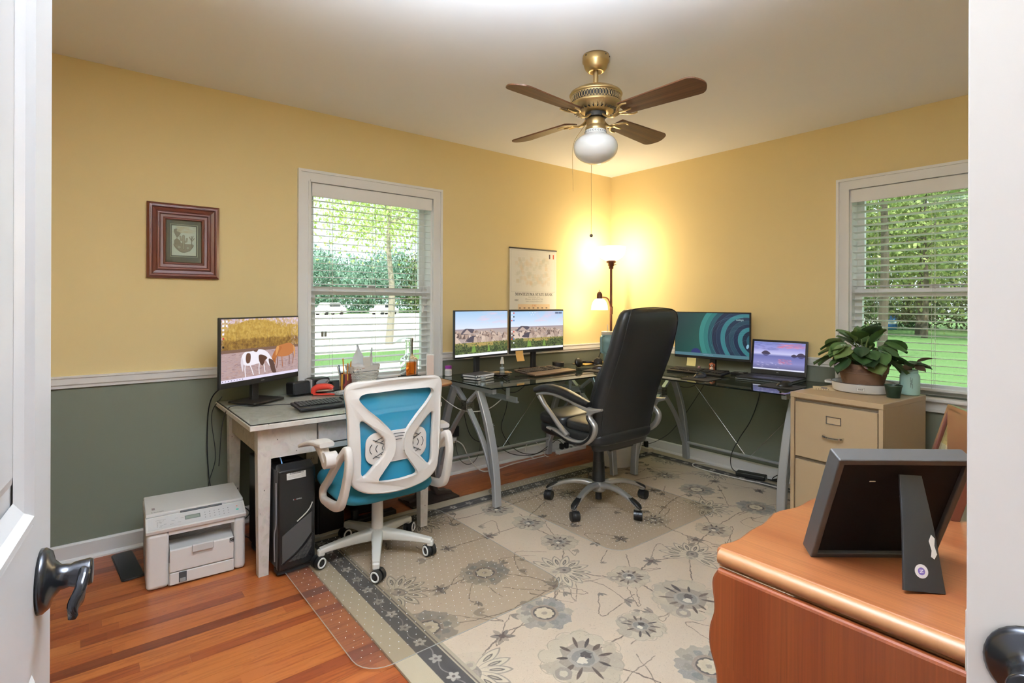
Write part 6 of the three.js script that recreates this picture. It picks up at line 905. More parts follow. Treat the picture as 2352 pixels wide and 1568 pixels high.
// ---------------------------------------------------------------- wall outlets
function outlet(label, pos) { const o = thing('wall_outlet', label, 'outlet', pos); part(o, 'cover_plate', rb(0.072, 0.116, 0.006, 0.003, 0, 0, 0.003), M('#d9cfb4', 0.45)); for (const y of [-0.02, 0.02]) { const s = part(o, 'socket', at(cyl(0.016, 0.016, 0.003, 0, 0, 0, 20), 0, y, 0.006, PI / 2), M('#cfc4a8', 0.45)); part(s, 'socket_slot', [bx(0.002, 0.008, 0.002, -0.006, y + 0.002, 0.0075), bx(0.002, 0.008, 0.002, 0.006, y + 0.002, 0.0075)], MAT.black); } return o; }
outlet('cream wall outlet seen under the white desk', [-2.77, 0.317, 0]); const o2 = outlet('cream wall outlet with plugs between the two desks', [-1.75, 0.285, 0]);
{ const a = thing('power_adapter', 'black wall-plug adapter in the outlet between the desks', 'adapter', [-1.742, 0.31, 0.009]); part(a, 'adapter_body', rb(0.046, 0.075, 0.04, 0.006, 0, 0.01, 0.021), MAT.black); part(a, 'cord', tube([[0, -0.025, 0.02], [0.0, -0.1, 0.03], [0.02, -0.19, 0.05], [0.07, -0.235, 0.06], [0.13, -0.235, 0.06], [0.19, -0.18, 0.05], [0.22, -0.05, 0.03], [0.2, 0.2, 0.03], [0.24, 0.4, 0.06]], 0.0022, 60, 6), MAT.cable); }
{ const a = thing('extension_cord', 'white extension cord running from the outlet along the baseboard', 'cord', [-1.75, 0.262, 0.008]); part(a, 'plug', rb(0.034, 0.03, 0.028, 0.006, 0, 0, 0.015), MAT.cableWhite); part(a, 'cable', tube([[0.005, -0.005, 0.03], [0.05, -0.04, 0.05], [0.09, -0.12, 0.06], [0.14, -0.2, 0.07], [0.2, -0.252, 0.1], [0.34, -0.256, 0.11], [0.5, -0.256, 0.085], [0.66, -0.256, 0.08], [0.85, -0.256, 0.075]], 0.0042, 80, 8), MAT.cableWhite); }
{ const a = thing('extension_cord', 'white cord curling under the glass desk near the corner', 'cord', [0, 0.005, 0]); part(a, 'cable', tube([[-1.02, 0.0, 0.08], [-1.1, 0.05, 0.07], [-1.08, 0.12, 0.06], [-1.0, 0.13, 0.06], [-0.94, 0.07, 0.07], [-0.9, 0.0, 0.1], [-0.7, 0.0, 0.1], [-0.5, 0.0, 0.09]], 0.0034, 70, 7), MAT.cableWhite); }
{ const a = thing('extension_cord', 'white cord looped on the rug below the laptop wing', 'cord', [0, FLOORTOP + 0.004, 0]); part(a, 'cable', tube([[-0.1, 0.0, 1.38], [-0.08, 0.0, 1.2], [-0.1, 0.0, 1.02], [-0.15, 0.0, 0.98], [-0.22, 0.0, 1.02], [-0.24, 0.0, 1.2], [-0.23, 0.0, 1.36], [-0.2, 0.0, 1.56], [-0.2, 0.0, 1.66]], 0.004, 80, 8), MAT.cableWhite); }
function strip(label, pos, turn, col, plugs) { const s = thing('power_strip', label, 'power strip', pos, turn); part(s, 'strip_body', rb(0.32, 0.035, 0.055, 0.006, 0, 0.018, 0), col); for (let i = 0; i < 5; i++) part(s, 'socket', cyl(0.014, 0.014, 0.003, -0.11 + i * 0.055, 0.036, 0, 16), MAT.darkGrey); plugs.forEach((x) => part(s, 'plug', rb(0.03, 0.045, 0.034, 0.006, x, 0.06, 0), MAT.black)); }
strip('white power strip with black plugs on the floor behind the black leather chair', [-0.62, 0.0, 0.1], 0.0, MAT.cableWhite, [-0.11, -0.055, 0.055]);
strip('cream power strip in the far corner by the trash can', [-0.13, FLOORTOP, 0.42], 1.4, M('#d9cbb0', 0.5), [-0.1, 0.05]);
{ const a = thing('laptop_charger', 'black laptop power brick on the rug below the laptop', 'charger', [-0.135, FLOORTOP + 0.002, 1.43], -1.35); part(a, 'brick', rb(0.2, 0.034, 0.068, 0.008, 0, 0.018, 0), MAT.black); part(a, 'cable', tube([[-0.1, 0.018, 0], [-0.14, 0.04, -0.02], [-0.15, 0.12, -0.03], [-0.1, 0.25, -0.05], [-0.02, 0.4, -0.06], [0.04, 0.6, -0.06], [0.05, 0.73, -0.05]], 0.003, 60, 6), MAT.cable);
  const loops = []; for (let i = 0; i < 3; i++) { const pts = []; for (let j = 0; j <= 14; j++) { const t = j / 14 * 2 * PI; pts.push([0.17 + 0.05 * Math.cos(t) + i * 0.01, 0.02 + 0.02 * Math.sin(t * 1 + i) + 0.01 * i, 0.03 + 0.06 * Math.sin(t) - i * 0.02]); } loops.push(tube(pts, 0.0032, 40, 6)); } part(a, 'cable_coil', loops, MAT.cable); }
// loose dark cables
const wire = (label, pts, r = 0.0024, m = MAT.cable) => { const t = thing('cable', label, 'cable', [0, 0, 0]); part(t, 'wire', tube(pts, r, pts.length * 12, 6), m); };
wire('black cable hanging down the wall from the horse monitor to the floor', [[-3.27, 0.85, 0.25], [-3.33, 0.72, 0.03], [-3.345, 0.5, 0.02], [-3.33, 0.25, 0.03], [-3.3, 0.12, 0.06], [-3.22, 0.03, 0.12]], 0.0032);
wire('thin black cable behind the printer by the desk leg', [[-3.28, 0.74, 0.06], [-3.325, 0.66, 0.045], [-3.31, 0.4, 0.05], [-3.345, 0.25, 0.06], [-3.3, 0.06, 0.1]], 0.0022);
wire('keyboard cable lying across the white desk', [[-2.97, DESK + 0.004, 0.46], [-3.05, DESK + 0.004, 0.38], [-3.13, DESK + 0.004, 0.36], [-3.2, DESK + 0.004, 0.31], [-3.29, DESK + 0.004, 0.3], [-3.315, 0.66, 0.29], [-3.32, 0.4, 0.2]], 0.0022);
wire('black cable sagging below the left wing of the glass desk', [[-1.42, 0.7, 0.1], [-1.35, 0.6, 0.08], [-1.22, 0.56, 0.08], [-1.1, 0.62, 0.08], [-1.05, 0.7, 0.09]], 0.003);
wire('black cable dropping from the left wing to the floor cables', [[-1.3, 0.7, 0.1], [-1.29, 0.45, 0.06], [-1.33, 0.28, 0.05], [-1.2, 0.1, 0.07], [-1.0, 0.04, 0.08], [-0.85, 0.1, 0.1], [-0.78, 0.12, 0.1], [-0.7, 0.06, 0.1]], 0.003);
wire('black cable slanting behind the front leg of the glass desk', [[-1.72, 0.7, 0.08], [-1.68, 0.45, 0.05], [-1.6, 0.25, 0.05], [-1.4, 0.17, 0.06], [-1.25, 0.08, 0.08], [-1.05, 0.04, 0.09], [-0.9, 0.06, 0.1]], 0.003);
wire('white cable swung between the glass desk legs', [[-2.02, 0.72, 0.12], [-1.96, 0.6, 0.25], [-1.9, 0.545, 0.4], [-1.8, 0.56, 0.5], [-1.66, 0.61, 0.48], [-1.56, 0.63, 0.42]], 0.003, MAT.cableWhite);
wire('black cable sagging behind the laptop wing near the corner', [[-0.05, 0.6, 0.72], [-0.05, 0.58, 0.82], [-0.05, 0.61, 0.92], [-0.06, 0.7, 0.96]], 0.003);
wire('thin black cable slanting down the right wall to the corner strip', [[-0.05, 0.7, 1.05], [-0.04, 0.5, 0.92], [-0.04, 0.3, 0.78], [-0.05, 0.16, 0.66], [-0.08, 0.06, 0.5], [-0.12, 0.05, 0.42]], 0.0024);
wire('black tangle of cords behind the tower computer', [[-3.2, 0.3, 0.1], [-3.22, 0.18, 0.16], [-3.17, 0.12, 0.2], [-3.24, 0.08, 0.26], [-3.19, 0.03, 0.34], [-3.1, 0.02, 0.3], [-2.95, 0.02, 0.22]], 0.003);
wire('blue network cable on top of the tower computer', [[-3.19, 0.5, 0.62], [-3.175, 0.535, 0.66], [-3.155, 0.53, 0.7], [-3.148, 0.497, 0.72]], 0.003, M('#6fa0d8', 0.4));

// ---------------------------------------------------------------- things on the white desk
function speaker(label, pos, turn, w, h, d, oval) { const s = thing('desk_speaker', label, 'speaker', pos, turn); part(s, 'cabinet', at(rb(w, h, d, 0.012), 0, h / 2 + 0.002, 0, oval ? 0 : -0.08), M('#161617', 0.5)); if (oval) { const o = part(s, 'oval_badge', at(new THREE.SphereGeometry(1, 28, 14).scale(0.044, 0.017, 0.006), 0.008, h * 0.74, d / 2, 0, 0, 0.05), M('#7d7e82', 0.25)); part(o, 'eyelet', at(new THREE.TorusGeometry(0.0075, 0.0022, 8, 20), 0.03, h * 0.75, d / 2 + 0.007), MAT.chrome); part(s, 'side_cover', rb(0.006, h * 0.92, d * 0.9, 0.003, -w / 2 - 0.002, h / 2, 0), M('#b9bbbd', 0.4)); } else part(s, 'grille', at(rb(w * 0.9, h * 0.86, 0.006, 0.003), 0, h / 2 + 0.002, d / 2, -0.08), M('#1b1b1b', 0.85)); }
speaker('small black desk speaker beside the horse monitor', [-2.885, DESK + 0.001, 0.1], 0.3, 0.115, 0.075, 0.08, false);
speaker('black box speaker with a grey oval badge behind the red stapler', [-2.765, DESK + 0.001, 0.085], 0.18, 0.115, 0.088, 0.09, true);
speaker('low black speaker tucked between the pencil jar and the box speaker', [-2.655, DESK + 0.001, 0.075], 0.1, 0.07, 0.06, 0.08, false);
{ const s = thing('stapler', 'red stapler on the white desk', 'stapler', [-2.765, DESK + 0.001, 0.2], -0.65); const red = M('#c43a2c', 0.35); part(s, 'stapler_base', rb(0.125, 0.008, 0.034, 0.003, 0, 0.0045, 0), red); part(s, 'stapler_arm', sweep([[-0.064, 0.008, 0], [-0.06, 0.03, 0], [-0.04, 0.044, 0], [0.0, 0.05, 0], [0.035, 0.046, 0], [0.05, 0.038, 0]], [0, 0, 1], [0.036, 0.038, 0.038, 0.036, 0.034, 0.03], [0.02, 0.034, 0.036, 0.034, 0.03, 0.022], { n: 24, round: 0.4 }), red); part(s, 'magazine', at(rb(0.1, 0.01, 0.014, 0.002), 0.005, 0.026, 0, 0, 0, 0.1), MAT.chrome); }
{ const j = thing('pencil_jar', 'printed jar crammed with pencils and pens on the white desk', 'pencil jar', [-2.605, DESK + 0.001, 0.12]); part(j, 'jar', lathe([[0.001, 0], [0.036, 0], [0.038, 0.004], [0.038, 0.105], [0.035, 0.105], [0.035, 0.006], [0.001, 0.004]], 28), M('#ffffff', 0.5, { map: canvasTex(512, 256, (c, w, h) => { c.fillStyle = '#5a2418'; c.fillRect(0, 0, w, h); for (let i = 0; i < 70; i++) { c.fillStyle = ['#b5532e', '#e3c9a0', '#7a1f1c', '#d8a23c', '#2c1712'][i % 5]; c.beginPath(); c.ellipse(rnd() * w, rnd() * h, rr(8, 34), rr(6, 20), rnd() * 3, 0, 7); c.fill(); } c.fillStyle = '#ead9c2'; for (const [x, y] of [[60, 80], [300, 130]]) for (let i = 0; i < 5; i++) c.fillRect(x + i * 22, y, 15, 30); }) }));
  [['#c98a2c', 0.012, 0.008, 0.17, 0.09], ['#d88a2a', -0.01, 0.01, 0.19, -0.08], ['#2b2f38', 0.016, -0.01, 0.15, 0.2], ['#3a4a66', -0.015, -0.012, 0.15, -0.18], ['#22262c', 0.02, 0.01, 0.14, 0.25], ['#b8b4ac', -0.02, 0.0, 0.145, -0.24], ['#c47a24', 0.0, 0.014, 0.16, 0.03]].forEach(([col, x, z, L, a]) => part(j, 'pencil', at(cyl(0.0038, 0.0038, L, 0, L / 2, 0, 6), x, 0.01, z, 0.05, 0, -a), M(col, 0.5))); }
{ // white wicker basket with papers
  const b = thing('wicker_basket', 'white wicker basket stuffed with white papers on the white desk', 'basket', [-2.495, DESK + 0.001, 0.12], 0.1);
  const wk = M('#dcd8d2', 0.7); const rings = []; for (let i = 0; i < 13; i++) { const y = 0.006 + i * 0.0085, k = 0.068 + i * 0.0018, pts = []; for (let s = 0; s < 48; s++) { const t = s / 48 * 2 * PI, e = 0.42, ct = Math.cos(t), st = Math.sin(t), wv = ((s + i) % 2 ? 1 : -1) * 0.0016; pts.push([Math.sign(ct) * Math.pow(Math.abs(ct), e) * (k + wv), y, Math.sign(st) * Math.pow(Math.abs(st), e) * (k * 0.72 + wv)]); } rings.push(tube(pts, 0.0046, 96, 5, true)); }
  part(b, 'weave', rings, wk); part(b, 'bottom', bx(0.13, 0.006, 0.09, 0, 0.004, 0), wk);
  const liner = []; for (const [y0, k0] of [[0.118, 0.094], [0.15, 0.1]]) { const row = []; for (let s = 0; s <= 48; s++) { const t = s / 48 * 2 * PI, e = 0.45, ct = Math.cos(t), st = Math.sin(t); row.push([Math.sign(ct) * Math.pow(Math.abs(ct), e) * k0, y0 + 0.003 * Math.sin(s * 1.3), Math.sign(st) * Math.pow(Math.abs(st), e) * k0 * 0.72]); } liner.push(row); } part(b, 'cloth_rim', skin(liner), M('#e6e2de', 0.85, { side: THREE.DoubleSide, map: canvasTex(512, 64, (c, w, h) => { c.fillStyle = '#f2f0ee'; c.fillRect(0, 0, w, h); for (let i = 0; i < 12; i++) { c.fillStyle = ['#b5372c', '#6a7a5a', '#c98a6a'][i % 3]; c.fillRect(rnd() * w, rr(16, 44), rr(6, 16), 6); } }) }));
  const leafy = (x, z, h, w, tw, lean) => { const rows = []; for (let i = 0; i <= 10; i++) { const v = i / 10, ww = w * Math.sin(Math.min(1, 0.25 + v * 0.9) * PI * 0.98) ** 0.6 * (v > 0.97 ? 0.2 : 1); rows.push([-1, -0.5, 0, 0.5, 1].map((u) => [x + u * ww * Math.cos(tw) + lean * v * v, 0.08 + v * h, z + u * ww * Math.sin(tw) + 0.014 * Math.cos(u * 2 + v * 3)])); } return skin(rows); };
  const paperW = M('#e4e6ea', 0.8, { side: THREE.DoubleSide }); part(b, 'paper', leafy(-0.022, -0.01, 0.2, 0.052, 0.2, -0.01), paperW); part(b, 'paper', leafy(0.05, -0.005, 0.175, 0.036, -0.3, 0.02), paperW); part(b, 'card', at(bx(0.05, 0.07, 0.002), 0.012, 0.165, 0.03, -0.12, 0.1, 0), M('#d9d2c8', 0.8)); part(b, 'envelope', at(bx(0.05, 0.006, 0.09), -0.045, 0.15, 0.01, 0.4, 0.5, 0.25), M('#d4d3d6', 0.7)); }
{ const r = thing('pocket_calculator', 'flat grey calculator lying behind the stapler', 'calculator', [-2.65, DESK + 0.001, 0.22], 0.35); part(r, 'case', rb(0.15, 0.012, 0.075, 0.004, 0, 0.0065, 0), M('#9b9c9b', 0.5)); const ks = []; for (let i = 0; i < 6; i++) for (let k = 0; k < 3; k++) ks.push(rb(0.014, 0.004, 0.012, 0.001, -0.055 + i * 0.019, 0.014, -0.02 + k * 0.018, 1)); part(r, 'keys', ks, M('#c9c9c7', 0.5)).userData.kind = 'stuff'; }
mouse('dark plum mouse lying by the pencil jar', [-2.6, DESK + 0.001, 0.2], 1.1, '#4a434e', 0.25);
{ const b = thing('network_box', 'small dark box under the liquor bottle beside the window', 'box', [-2.185, 0.747, 0.16], 0.12); part(b, 'case', rb(0.125, 0.03, 0.09, 0.003, 0, 0.0155, 0), M('#2e2d2f', 0.6)); part(b, 'side_label', bx(0.002, 0.022, 0.05, -0.063, 0.015, 0.01), M('#3f8f4e', 0.6)); }
{ const b = thing('liquor_bottle', 'square glass bottle of orange liquor standing on the dark box', 'bottle', [-2.185, 0.7785, 0.15], 0.12);
  const sq = (w, y0, y1, r) => ext(rectShape(w, w, r), y1 - y0, Math.min(0.004, (y1 - y0) / 3)).rotateX(-PI / 2).translate(0, y0, 0);
  const gl = M('#f6fbf4', 0.02, { transmission: 1, ior: 1.45, thickness: 0.01 });
  const rows = [[0.001, 0.0], [0.045, 0.0], [0.047, 0.006], [0.047, 0.1], [0.045, 0.112], [0.03, 0.128], [0.024, 0.138], [0.025, 0.15], [0.025, 0.225], [0.028, 0.228], [0.028, 0.246], [0.024, 0.248]].map(([r, y]) => { const row = []; const e = y < 0.12 ? 0.4 : 0.4 + Math.min(0.6, (y - 0.12) * 20); for (let s = 0; s < 48; s++) { const t = s / 48 * 2 * PI + PI / 4 * 0, ct = Math.cos(t), st = Math.sin(t); row.push([Math.sign(ct) * Math.pow(Math.abs(ct), e) * r, y, Math.sign(st) * Math.pow(Math.abs(st), e) * r]); } return row; });
  part(b, 'glass_body', skin(rows, true), gl); part(b, 'liquor', sq(0.086, 0.005, 0.09, 0.016), M('#ffb45c', 0.04, { transmission: 0.92, ior: 1.33 })); part(b, 'neck_ring', at(new THREE.TorusGeometry(0.0265, 0.002, 8, 28), 0, 0.2, 0, PI / 2), gl); }
{ const r = thing('wifi_router', 'upright white wireless router beside the window casing', 'router', [-2.03, 0.747, 0.16], -0.5); part(r, 'shell', ext(rectShape(0.055, 0.165, 0.012), 0.036, 0.006).translate(0, 0.083, -0.018), M('#e8e5e2', 0.35)); part(r, 'front_face', ext(rectShape(0.046, 0.15, 0.01), 0.003, 0.001).translate(0, 0.083, 0.017), M('#e9d6cc', 0.4)); part(r, 'stand_foot', rb(0.05, 0.006, 0.06, 0.002, 0, 0.003, 0), M('#d8d5d2', 0.4)); }
wire('black and white cords tangled beside the dark box', [[-2.36, DESK + 0.006, 0.16], [-2.33, DESK + 0.03, 0.14], [-2.29, DESK + 0.035, 0.15], [-2.28, DESK + 0.05, 0.18], [-2.25, 0.765, 0.17]], 0.003); wire('white cord beside the dark box on the side table', [[-2.34, DESK + 0.006, 0.2], [-2.33, DESK + 0.035, 0.18], [-2.3, DESK + 0.04, 0.2], [-2.29, DESK + 0.048, 0.18], [-2.25, 0.76, 0.19]], 0.0026, MAT.cableWhite);

// ---------------------------------------------------------------- things on the glass desk, left wing
{ const m = thing('pill_bottle', 'white pill bottle with a purple cap on the glass desk', 'bottle', [-1.845, GLASS, 0.095]); part(m, 'bottle_body', lathe([[0.001, 0], [0.023, 0], [0.025, 0.004], [0.025, 0.04], [0.02, 0.05], [0.018, 0.052], [0.001, 0.052]], 24), M('#ece8e6', 0.4)); part(m, 'cap', lathe([[0.024, 0.051], [0.0245, 0.054], [0.0245, 0.068], [0.023, 0.071], [0.001, 0.071]], 24), M('#8c2f93', 0.4)); part(m, 'paper_label', lathe([[0.0253, 0.012], [0.0253, 0.036]], 24), M('#cfcfd0', 0.7)); }
{ [['black notebook with white pages, upper of the stack on the glass desk', 0.017, 0.0, '#3a3a40'], ['black notebook with white pages, lower of the stack on the glass desk', 0.0, 0.12, '#1c1c20']].forEach(([label, y, t, col]) => { const n = thing('notebook', label, 'notebook', [-1.75, GLASS + 0.001 + y, 0.33], 0.22 + t); part(n, 'cover', [rb(0.19, 0.0025, 0.13, 0.001, 0, 0.0012, 0), rb(0.19, 0.0025, 0.13, 0.001, 0, 0.0148, 0), bx(0.19, 0.014, 0.003, 0, 0.008, -0.064)], M(col, 0.5)); part(n, 'pages', bx(0.182, 0.011, 0.124, 0.002, 0.008, 0.002), M('#e6e4e2', 0.9)); }); }
{ const a = (label, x, z, r) => { const c = thing('glass_cup', label, 'cup', [x, GLASS, z]); part(c, 'cup_wall', lathe([[0.001, 0.002], [r * 0.8, 0.002], [r, 0.032], [r * 0.94, 0.032], [r * 0.75, 0.005], [0.001, 0.005]], 20), M('#eef2f6', 0.05, { transmission: 0.85, ior: 1.4 })); part(c, 'rim', at(new THREE.TorusGeometry(r * 0.97, 0.0012, 6, 24), 0, 0.032, 0, PI / 2), M('#d8dbe6', 0.2)); }; a('tiny clear cup in front of the notebooks, the narrower', -1.815, 0.4, 0.014); a('tiny clear cup in front of the notebooks, the wider', -1.79, 0.44, 0.02); }
{ const g = thing('eyeglasses', 'dark folded reading glasses on the glass desk', 'glasses', [-1.66, GLASS + 0.001, 0.5], 0.9); part(g, 'temple_arm', [tube([[-0.08, 0.005, 0.02], [0, 0.012, 0.0], [0.07, 0.006, -0.01]], 0.0028, 20, 6), tube([[-0.07, 0.004, 0.04], [0, 0.006, 0.016], [0.07, 0.004, 0.004]], 0.0028, 20, 6)], MAT.blackGloss); for (const z of [0.022, -0.026]) part(g, 'lens_rim', at(new THREE.TorusGeometry(0.018, 0.0018, 6, 20), 0.07, 0.008, z, 1.15, 0, 0.2), MAT.blackGloss); }
{ const s = thing('spray_bottle', 'small clear pump bottle with a white top on the glass desk', 'bottle', [-1.52, GLASS, 0.3]); part(s, 'bottle_body', lathe([[0.001, 0.001], [0.018, 0.001], [0.019, 0.006], [0.019, 0.03], [0.012, 0.044], [0.006, 0.05], [0.0055, 0.085], [0.001, 0.085]], 20), M('#cfd8da', 0.06, { transmission: 0.8, ior: 1.4 })); part(s, 'pump_top', lathe([[0.015, 0.082], [0.013, 0.1], [0.009, 0.118], [0.008, 0.13], [0.001, 0.131]], 18), M('#d6d0c4', 0.5)); part(s, 'collar', cyl(0.016, 0.016, 0.012, 0, 0.05, 0, 18), M('#8e979a', 0.3)); }
{ const d = thing('coaster_dish', 'round dark dish on the glass desk beside the pump bottle', 'dish', [-1.56, GLASS, 0.34]); part(d, 'dish_body', lathe([[0.001, 0.003], [0.03, 0.0], [0.05, 0.006], [0.062, 0.016], [0.058, 0.018], [0.04, 0.01], [0.001, 0.008]], 30), M('#2a211c', 0.25)); part(d, 'dish_rim', at(new THREE.TorusGeometry(0.06, 0.002, 6, 32), 0, 0.017, 0, PI / 2), M('#4a3c32', 0.3)); }
{ const paperA = (label, x, z, w, d, t, col) => { const p = thing('loose_paper', label, 'paper', [x, GLASS + 0.0012, z], t); part(p, 'sheet', skin([0, 0.33, 0.66, 1].map((v) => [0, 0.33, 0.66, 1].map((u) => [(u - 0.5) * w, 0.001 + 0.006 * Math.abs(Math.sin(u * 4 + v * 3)), -(v - 0.5) * d]))), M(col, 0.9, { side: THREE.DoubleSide })); };
  paperA('crumpled cream paper behind the notebooks', -1.6, 0.16, 0.2, 0.12, 0.2, '#d8c8ac'); paperA('tan note paper beside the pump bottle', -1.45, 0.2, 0.14, 0.1, -0.3, '#c9a878'); paperA('flat tan envelope behind the headset', -0.42, 0.16, 0.36, 0.15, 0.05, '#d6a860'); }
{ const e = thing('smart_speaker', 'flat round black smart speaker behind the ergonomic keyboard', 'speaker', [-0.83, GLASS, 0.16]); part(e, 'puck', lathe([[0.001, 0.001], [0.046, 0.001], [0.049, 0.005], [0.049, 0.034], [0.046, 0.038], [0.001, 0.038]], 36), M('#1a1512', 0.4)); part(e, 'top_ring', at(new THREE.TorusGeometry(0.042, 0.0015, 6, 36), 0, 0.0382, 0, PI / 2), M('#3a302a', 0.3)); }
{ const p = thing('pen', 'white pen lying behind the ergonomic keyboard', 'pen', [-1.02, GLASS + 0.005, 0.17], 0.2); part(p, 'barrel', at(cyl(0.0048, 0.0042, 0.13, 0, 0, 0, 10), 0, 0.001, 0, 0, 0, PI / 2), M('#e9dccb', 0.4)); part(p, 'clip', rb(0.035, 0.002, 0.003, 0.0008, 0.04, 0.0065, 0), M('#d8c8b0', 0.4)); }
{ const h = thing('headset', 'black headset with a raised microphone on the glass desk', 'headset', [-0.66, GLASS, 0.33], -0.5); const bl = M('#1a1410', 0.35); const band = []; for (let i = 0; i <= 16; i++) { const t = PI * i / 16; band.push([0.085 * Math.cos(t), 0.02 + 0.01 * Math.sin(t), -0.1 * Math.sin(t)]); } part(h, 'headband', sweep(band, [0, 1, 0], 0.02, 0.007, { n: 30, round: 0.4 }), bl); for (const s of [-1, 1]) part(h, 'ear_cup', at(lathe([[0.001, 0], [0.036, 0], [0.038, 0.008], [0.03, 0.024], [0.001, 0.028]], 24), s * 0.085, 0.036, 0.005, PI / 2 * 0.8, 0, s * 0.4), bl); part(h, 'microphone_boom', [tube([[0.08, 0.045, 0.0], [0.09, 0.075, 0.0], [0.105, 0.11, 0.0]], 0.003, 12, 6), ball(0.005, 0.106, 0.113, 0, 10)], bl); part(h, 'cord', tube([[-0.085, 0.02, 0.02], [-0.12, 0.004, 0.06], [-0.05, 0.004, 0.1], [0.06, 0.004, 0.09]], 0.0022, 30, 5), bl); }
{ const t = thing('insulated_tumbler', 'tall blue-green insulated tumbler with a lid and straw', 'tumbler', [-0.5, GLASS, 0.4]); part(t, 'cup_body', lathe([[0.001, 0], [0.036, 0], [0.037, 0.006], [0.037, 0.09], [0.047, 0.11], [0.05, 0.2], [0.051, 0.262], [0.001, 0.262]], 36), M('#7b9897', 0.45)); part(t, 'lid', lathe([[0.052, 0.262], [0.053, 0.268], [0.053, 0.282], [0.05, 0.288], [0.001, 0.288]], 36), M('#cbbfae', 0.3)); part(t, 'straw', rod([-0.005, 0.28, 0.005], [-0.012, 0.345, 0.008], 0.0042, 12), M('#eadfd2', 0.3)); part(t, 'handle', sweep([[-0.05, 0.25, 0.0], [-0.075, 0.245, 0.0], [-0.078, 0.18, 0.0], [-0.074, 0.12, 0.0], [-0.046, 0.115, 0.0]], [0, 0, 1], 0.022, 0.01, { n: 26, round: 0.4 }), M('#7b9897', 0.45)); part(t, 'band', cyl(0.0485, 0.0485, 0.004, 0, 0.113, 0, 36), M('#587772', 0.5)); }
// figurines before the teal swirl monitor
{ const d = thing('dog_figurine', 'small brown and white sitting dog figurine under the teal monitor', 'figurine', [-0.2, GLASS, 1.16], -1.2); const b = M('#a9552e', 0.5), w = M('#e6d8cc', 0.5); part(d, 'body', [new THREE.SphereGeometry(1, 18, 14).scale(0.02, 0.026, 0.022).translate(0, 0.026, 0), new THREE.SphereGeometry(1, 12, 10).scale(0.01, 0.008, 0.016).translate(-0.014, 0.008, 0.012), new THREE.SphereGeometry(1, 12, 10).scale(0.01, 0.008, 0.016).translate(0.014, 0.008, 0.012)], b); part(d, 'chest', new THREE.SphereGeometry(1, 14, 10).scale(0.012, 0.018, 0.01).translate(0, 0.03, 0.016), w); const h = part(d, 'head', [ball(0.017, 0, 0.062, 0.004, 16), new THREE.SphereGeometry(1, 12, 8).scale(0.005, 0.014, 0.008).translate(-0.017, 0.058, 0), new THREE.SphereGeometry(1, 12, 8).scale(0.005, 0.014, 0.008).translate(0.017, 0.058, 0)], b); part(h, 'muzzle', new THREE.SphereGeometry(1, 12, 8).scale(0.009, 0.008, 0.01).translate(0, 0.058, 0.018), w); part(h, 'nose', ball(0.003, 0, 0.061, 0.027, 8), MAT.black); }
{ const d = thing('dog_figurine', 'smaller pinkish grey standing animal figurine under the teal monitor', 'figurine', [-0.2, GLASS, 1.05], -0.9); const b = M('#b08c90', 0.5); part(d, 'body', [new THREE.SphereGeometry(1, 14, 10).scale(0.012, 0.011, 0.02).translate(0, 0.022, 0)], b); for (const [x, z] of [[-0.007, 0.012], [0.007, 0.012], [-0.007, -0.012], [0.007, -0.012]]) part(d, 'leg', cyl(0.004, 0.004, 0.018, x, 0.009, z, 8), M('#cfc4bc', 0.5)); part(d, 'head', [ball(0.009, 0, 0.034, 0.018, 12), ball(0.004, -0.007, 0.041, 0.016, 8), ball(0.004, 0.007, 0.041, 0.016, 8)], b); }
{ const d = thing('docking_station', 'flat black docking box between the keyboard and the laptop', 'dock', [-0.13, GLASS, 1.335], -1.5); part(d, 'case', rb(0.1, 0.018, 0.075, 0.004, 0, 0.0095, 0), MAT.black); part(d, 'status_strip', bx(0.03, 0.002, 0.004, 0.02, 0.0195, 0.02), M('#cfcfcf', 0.4)); }

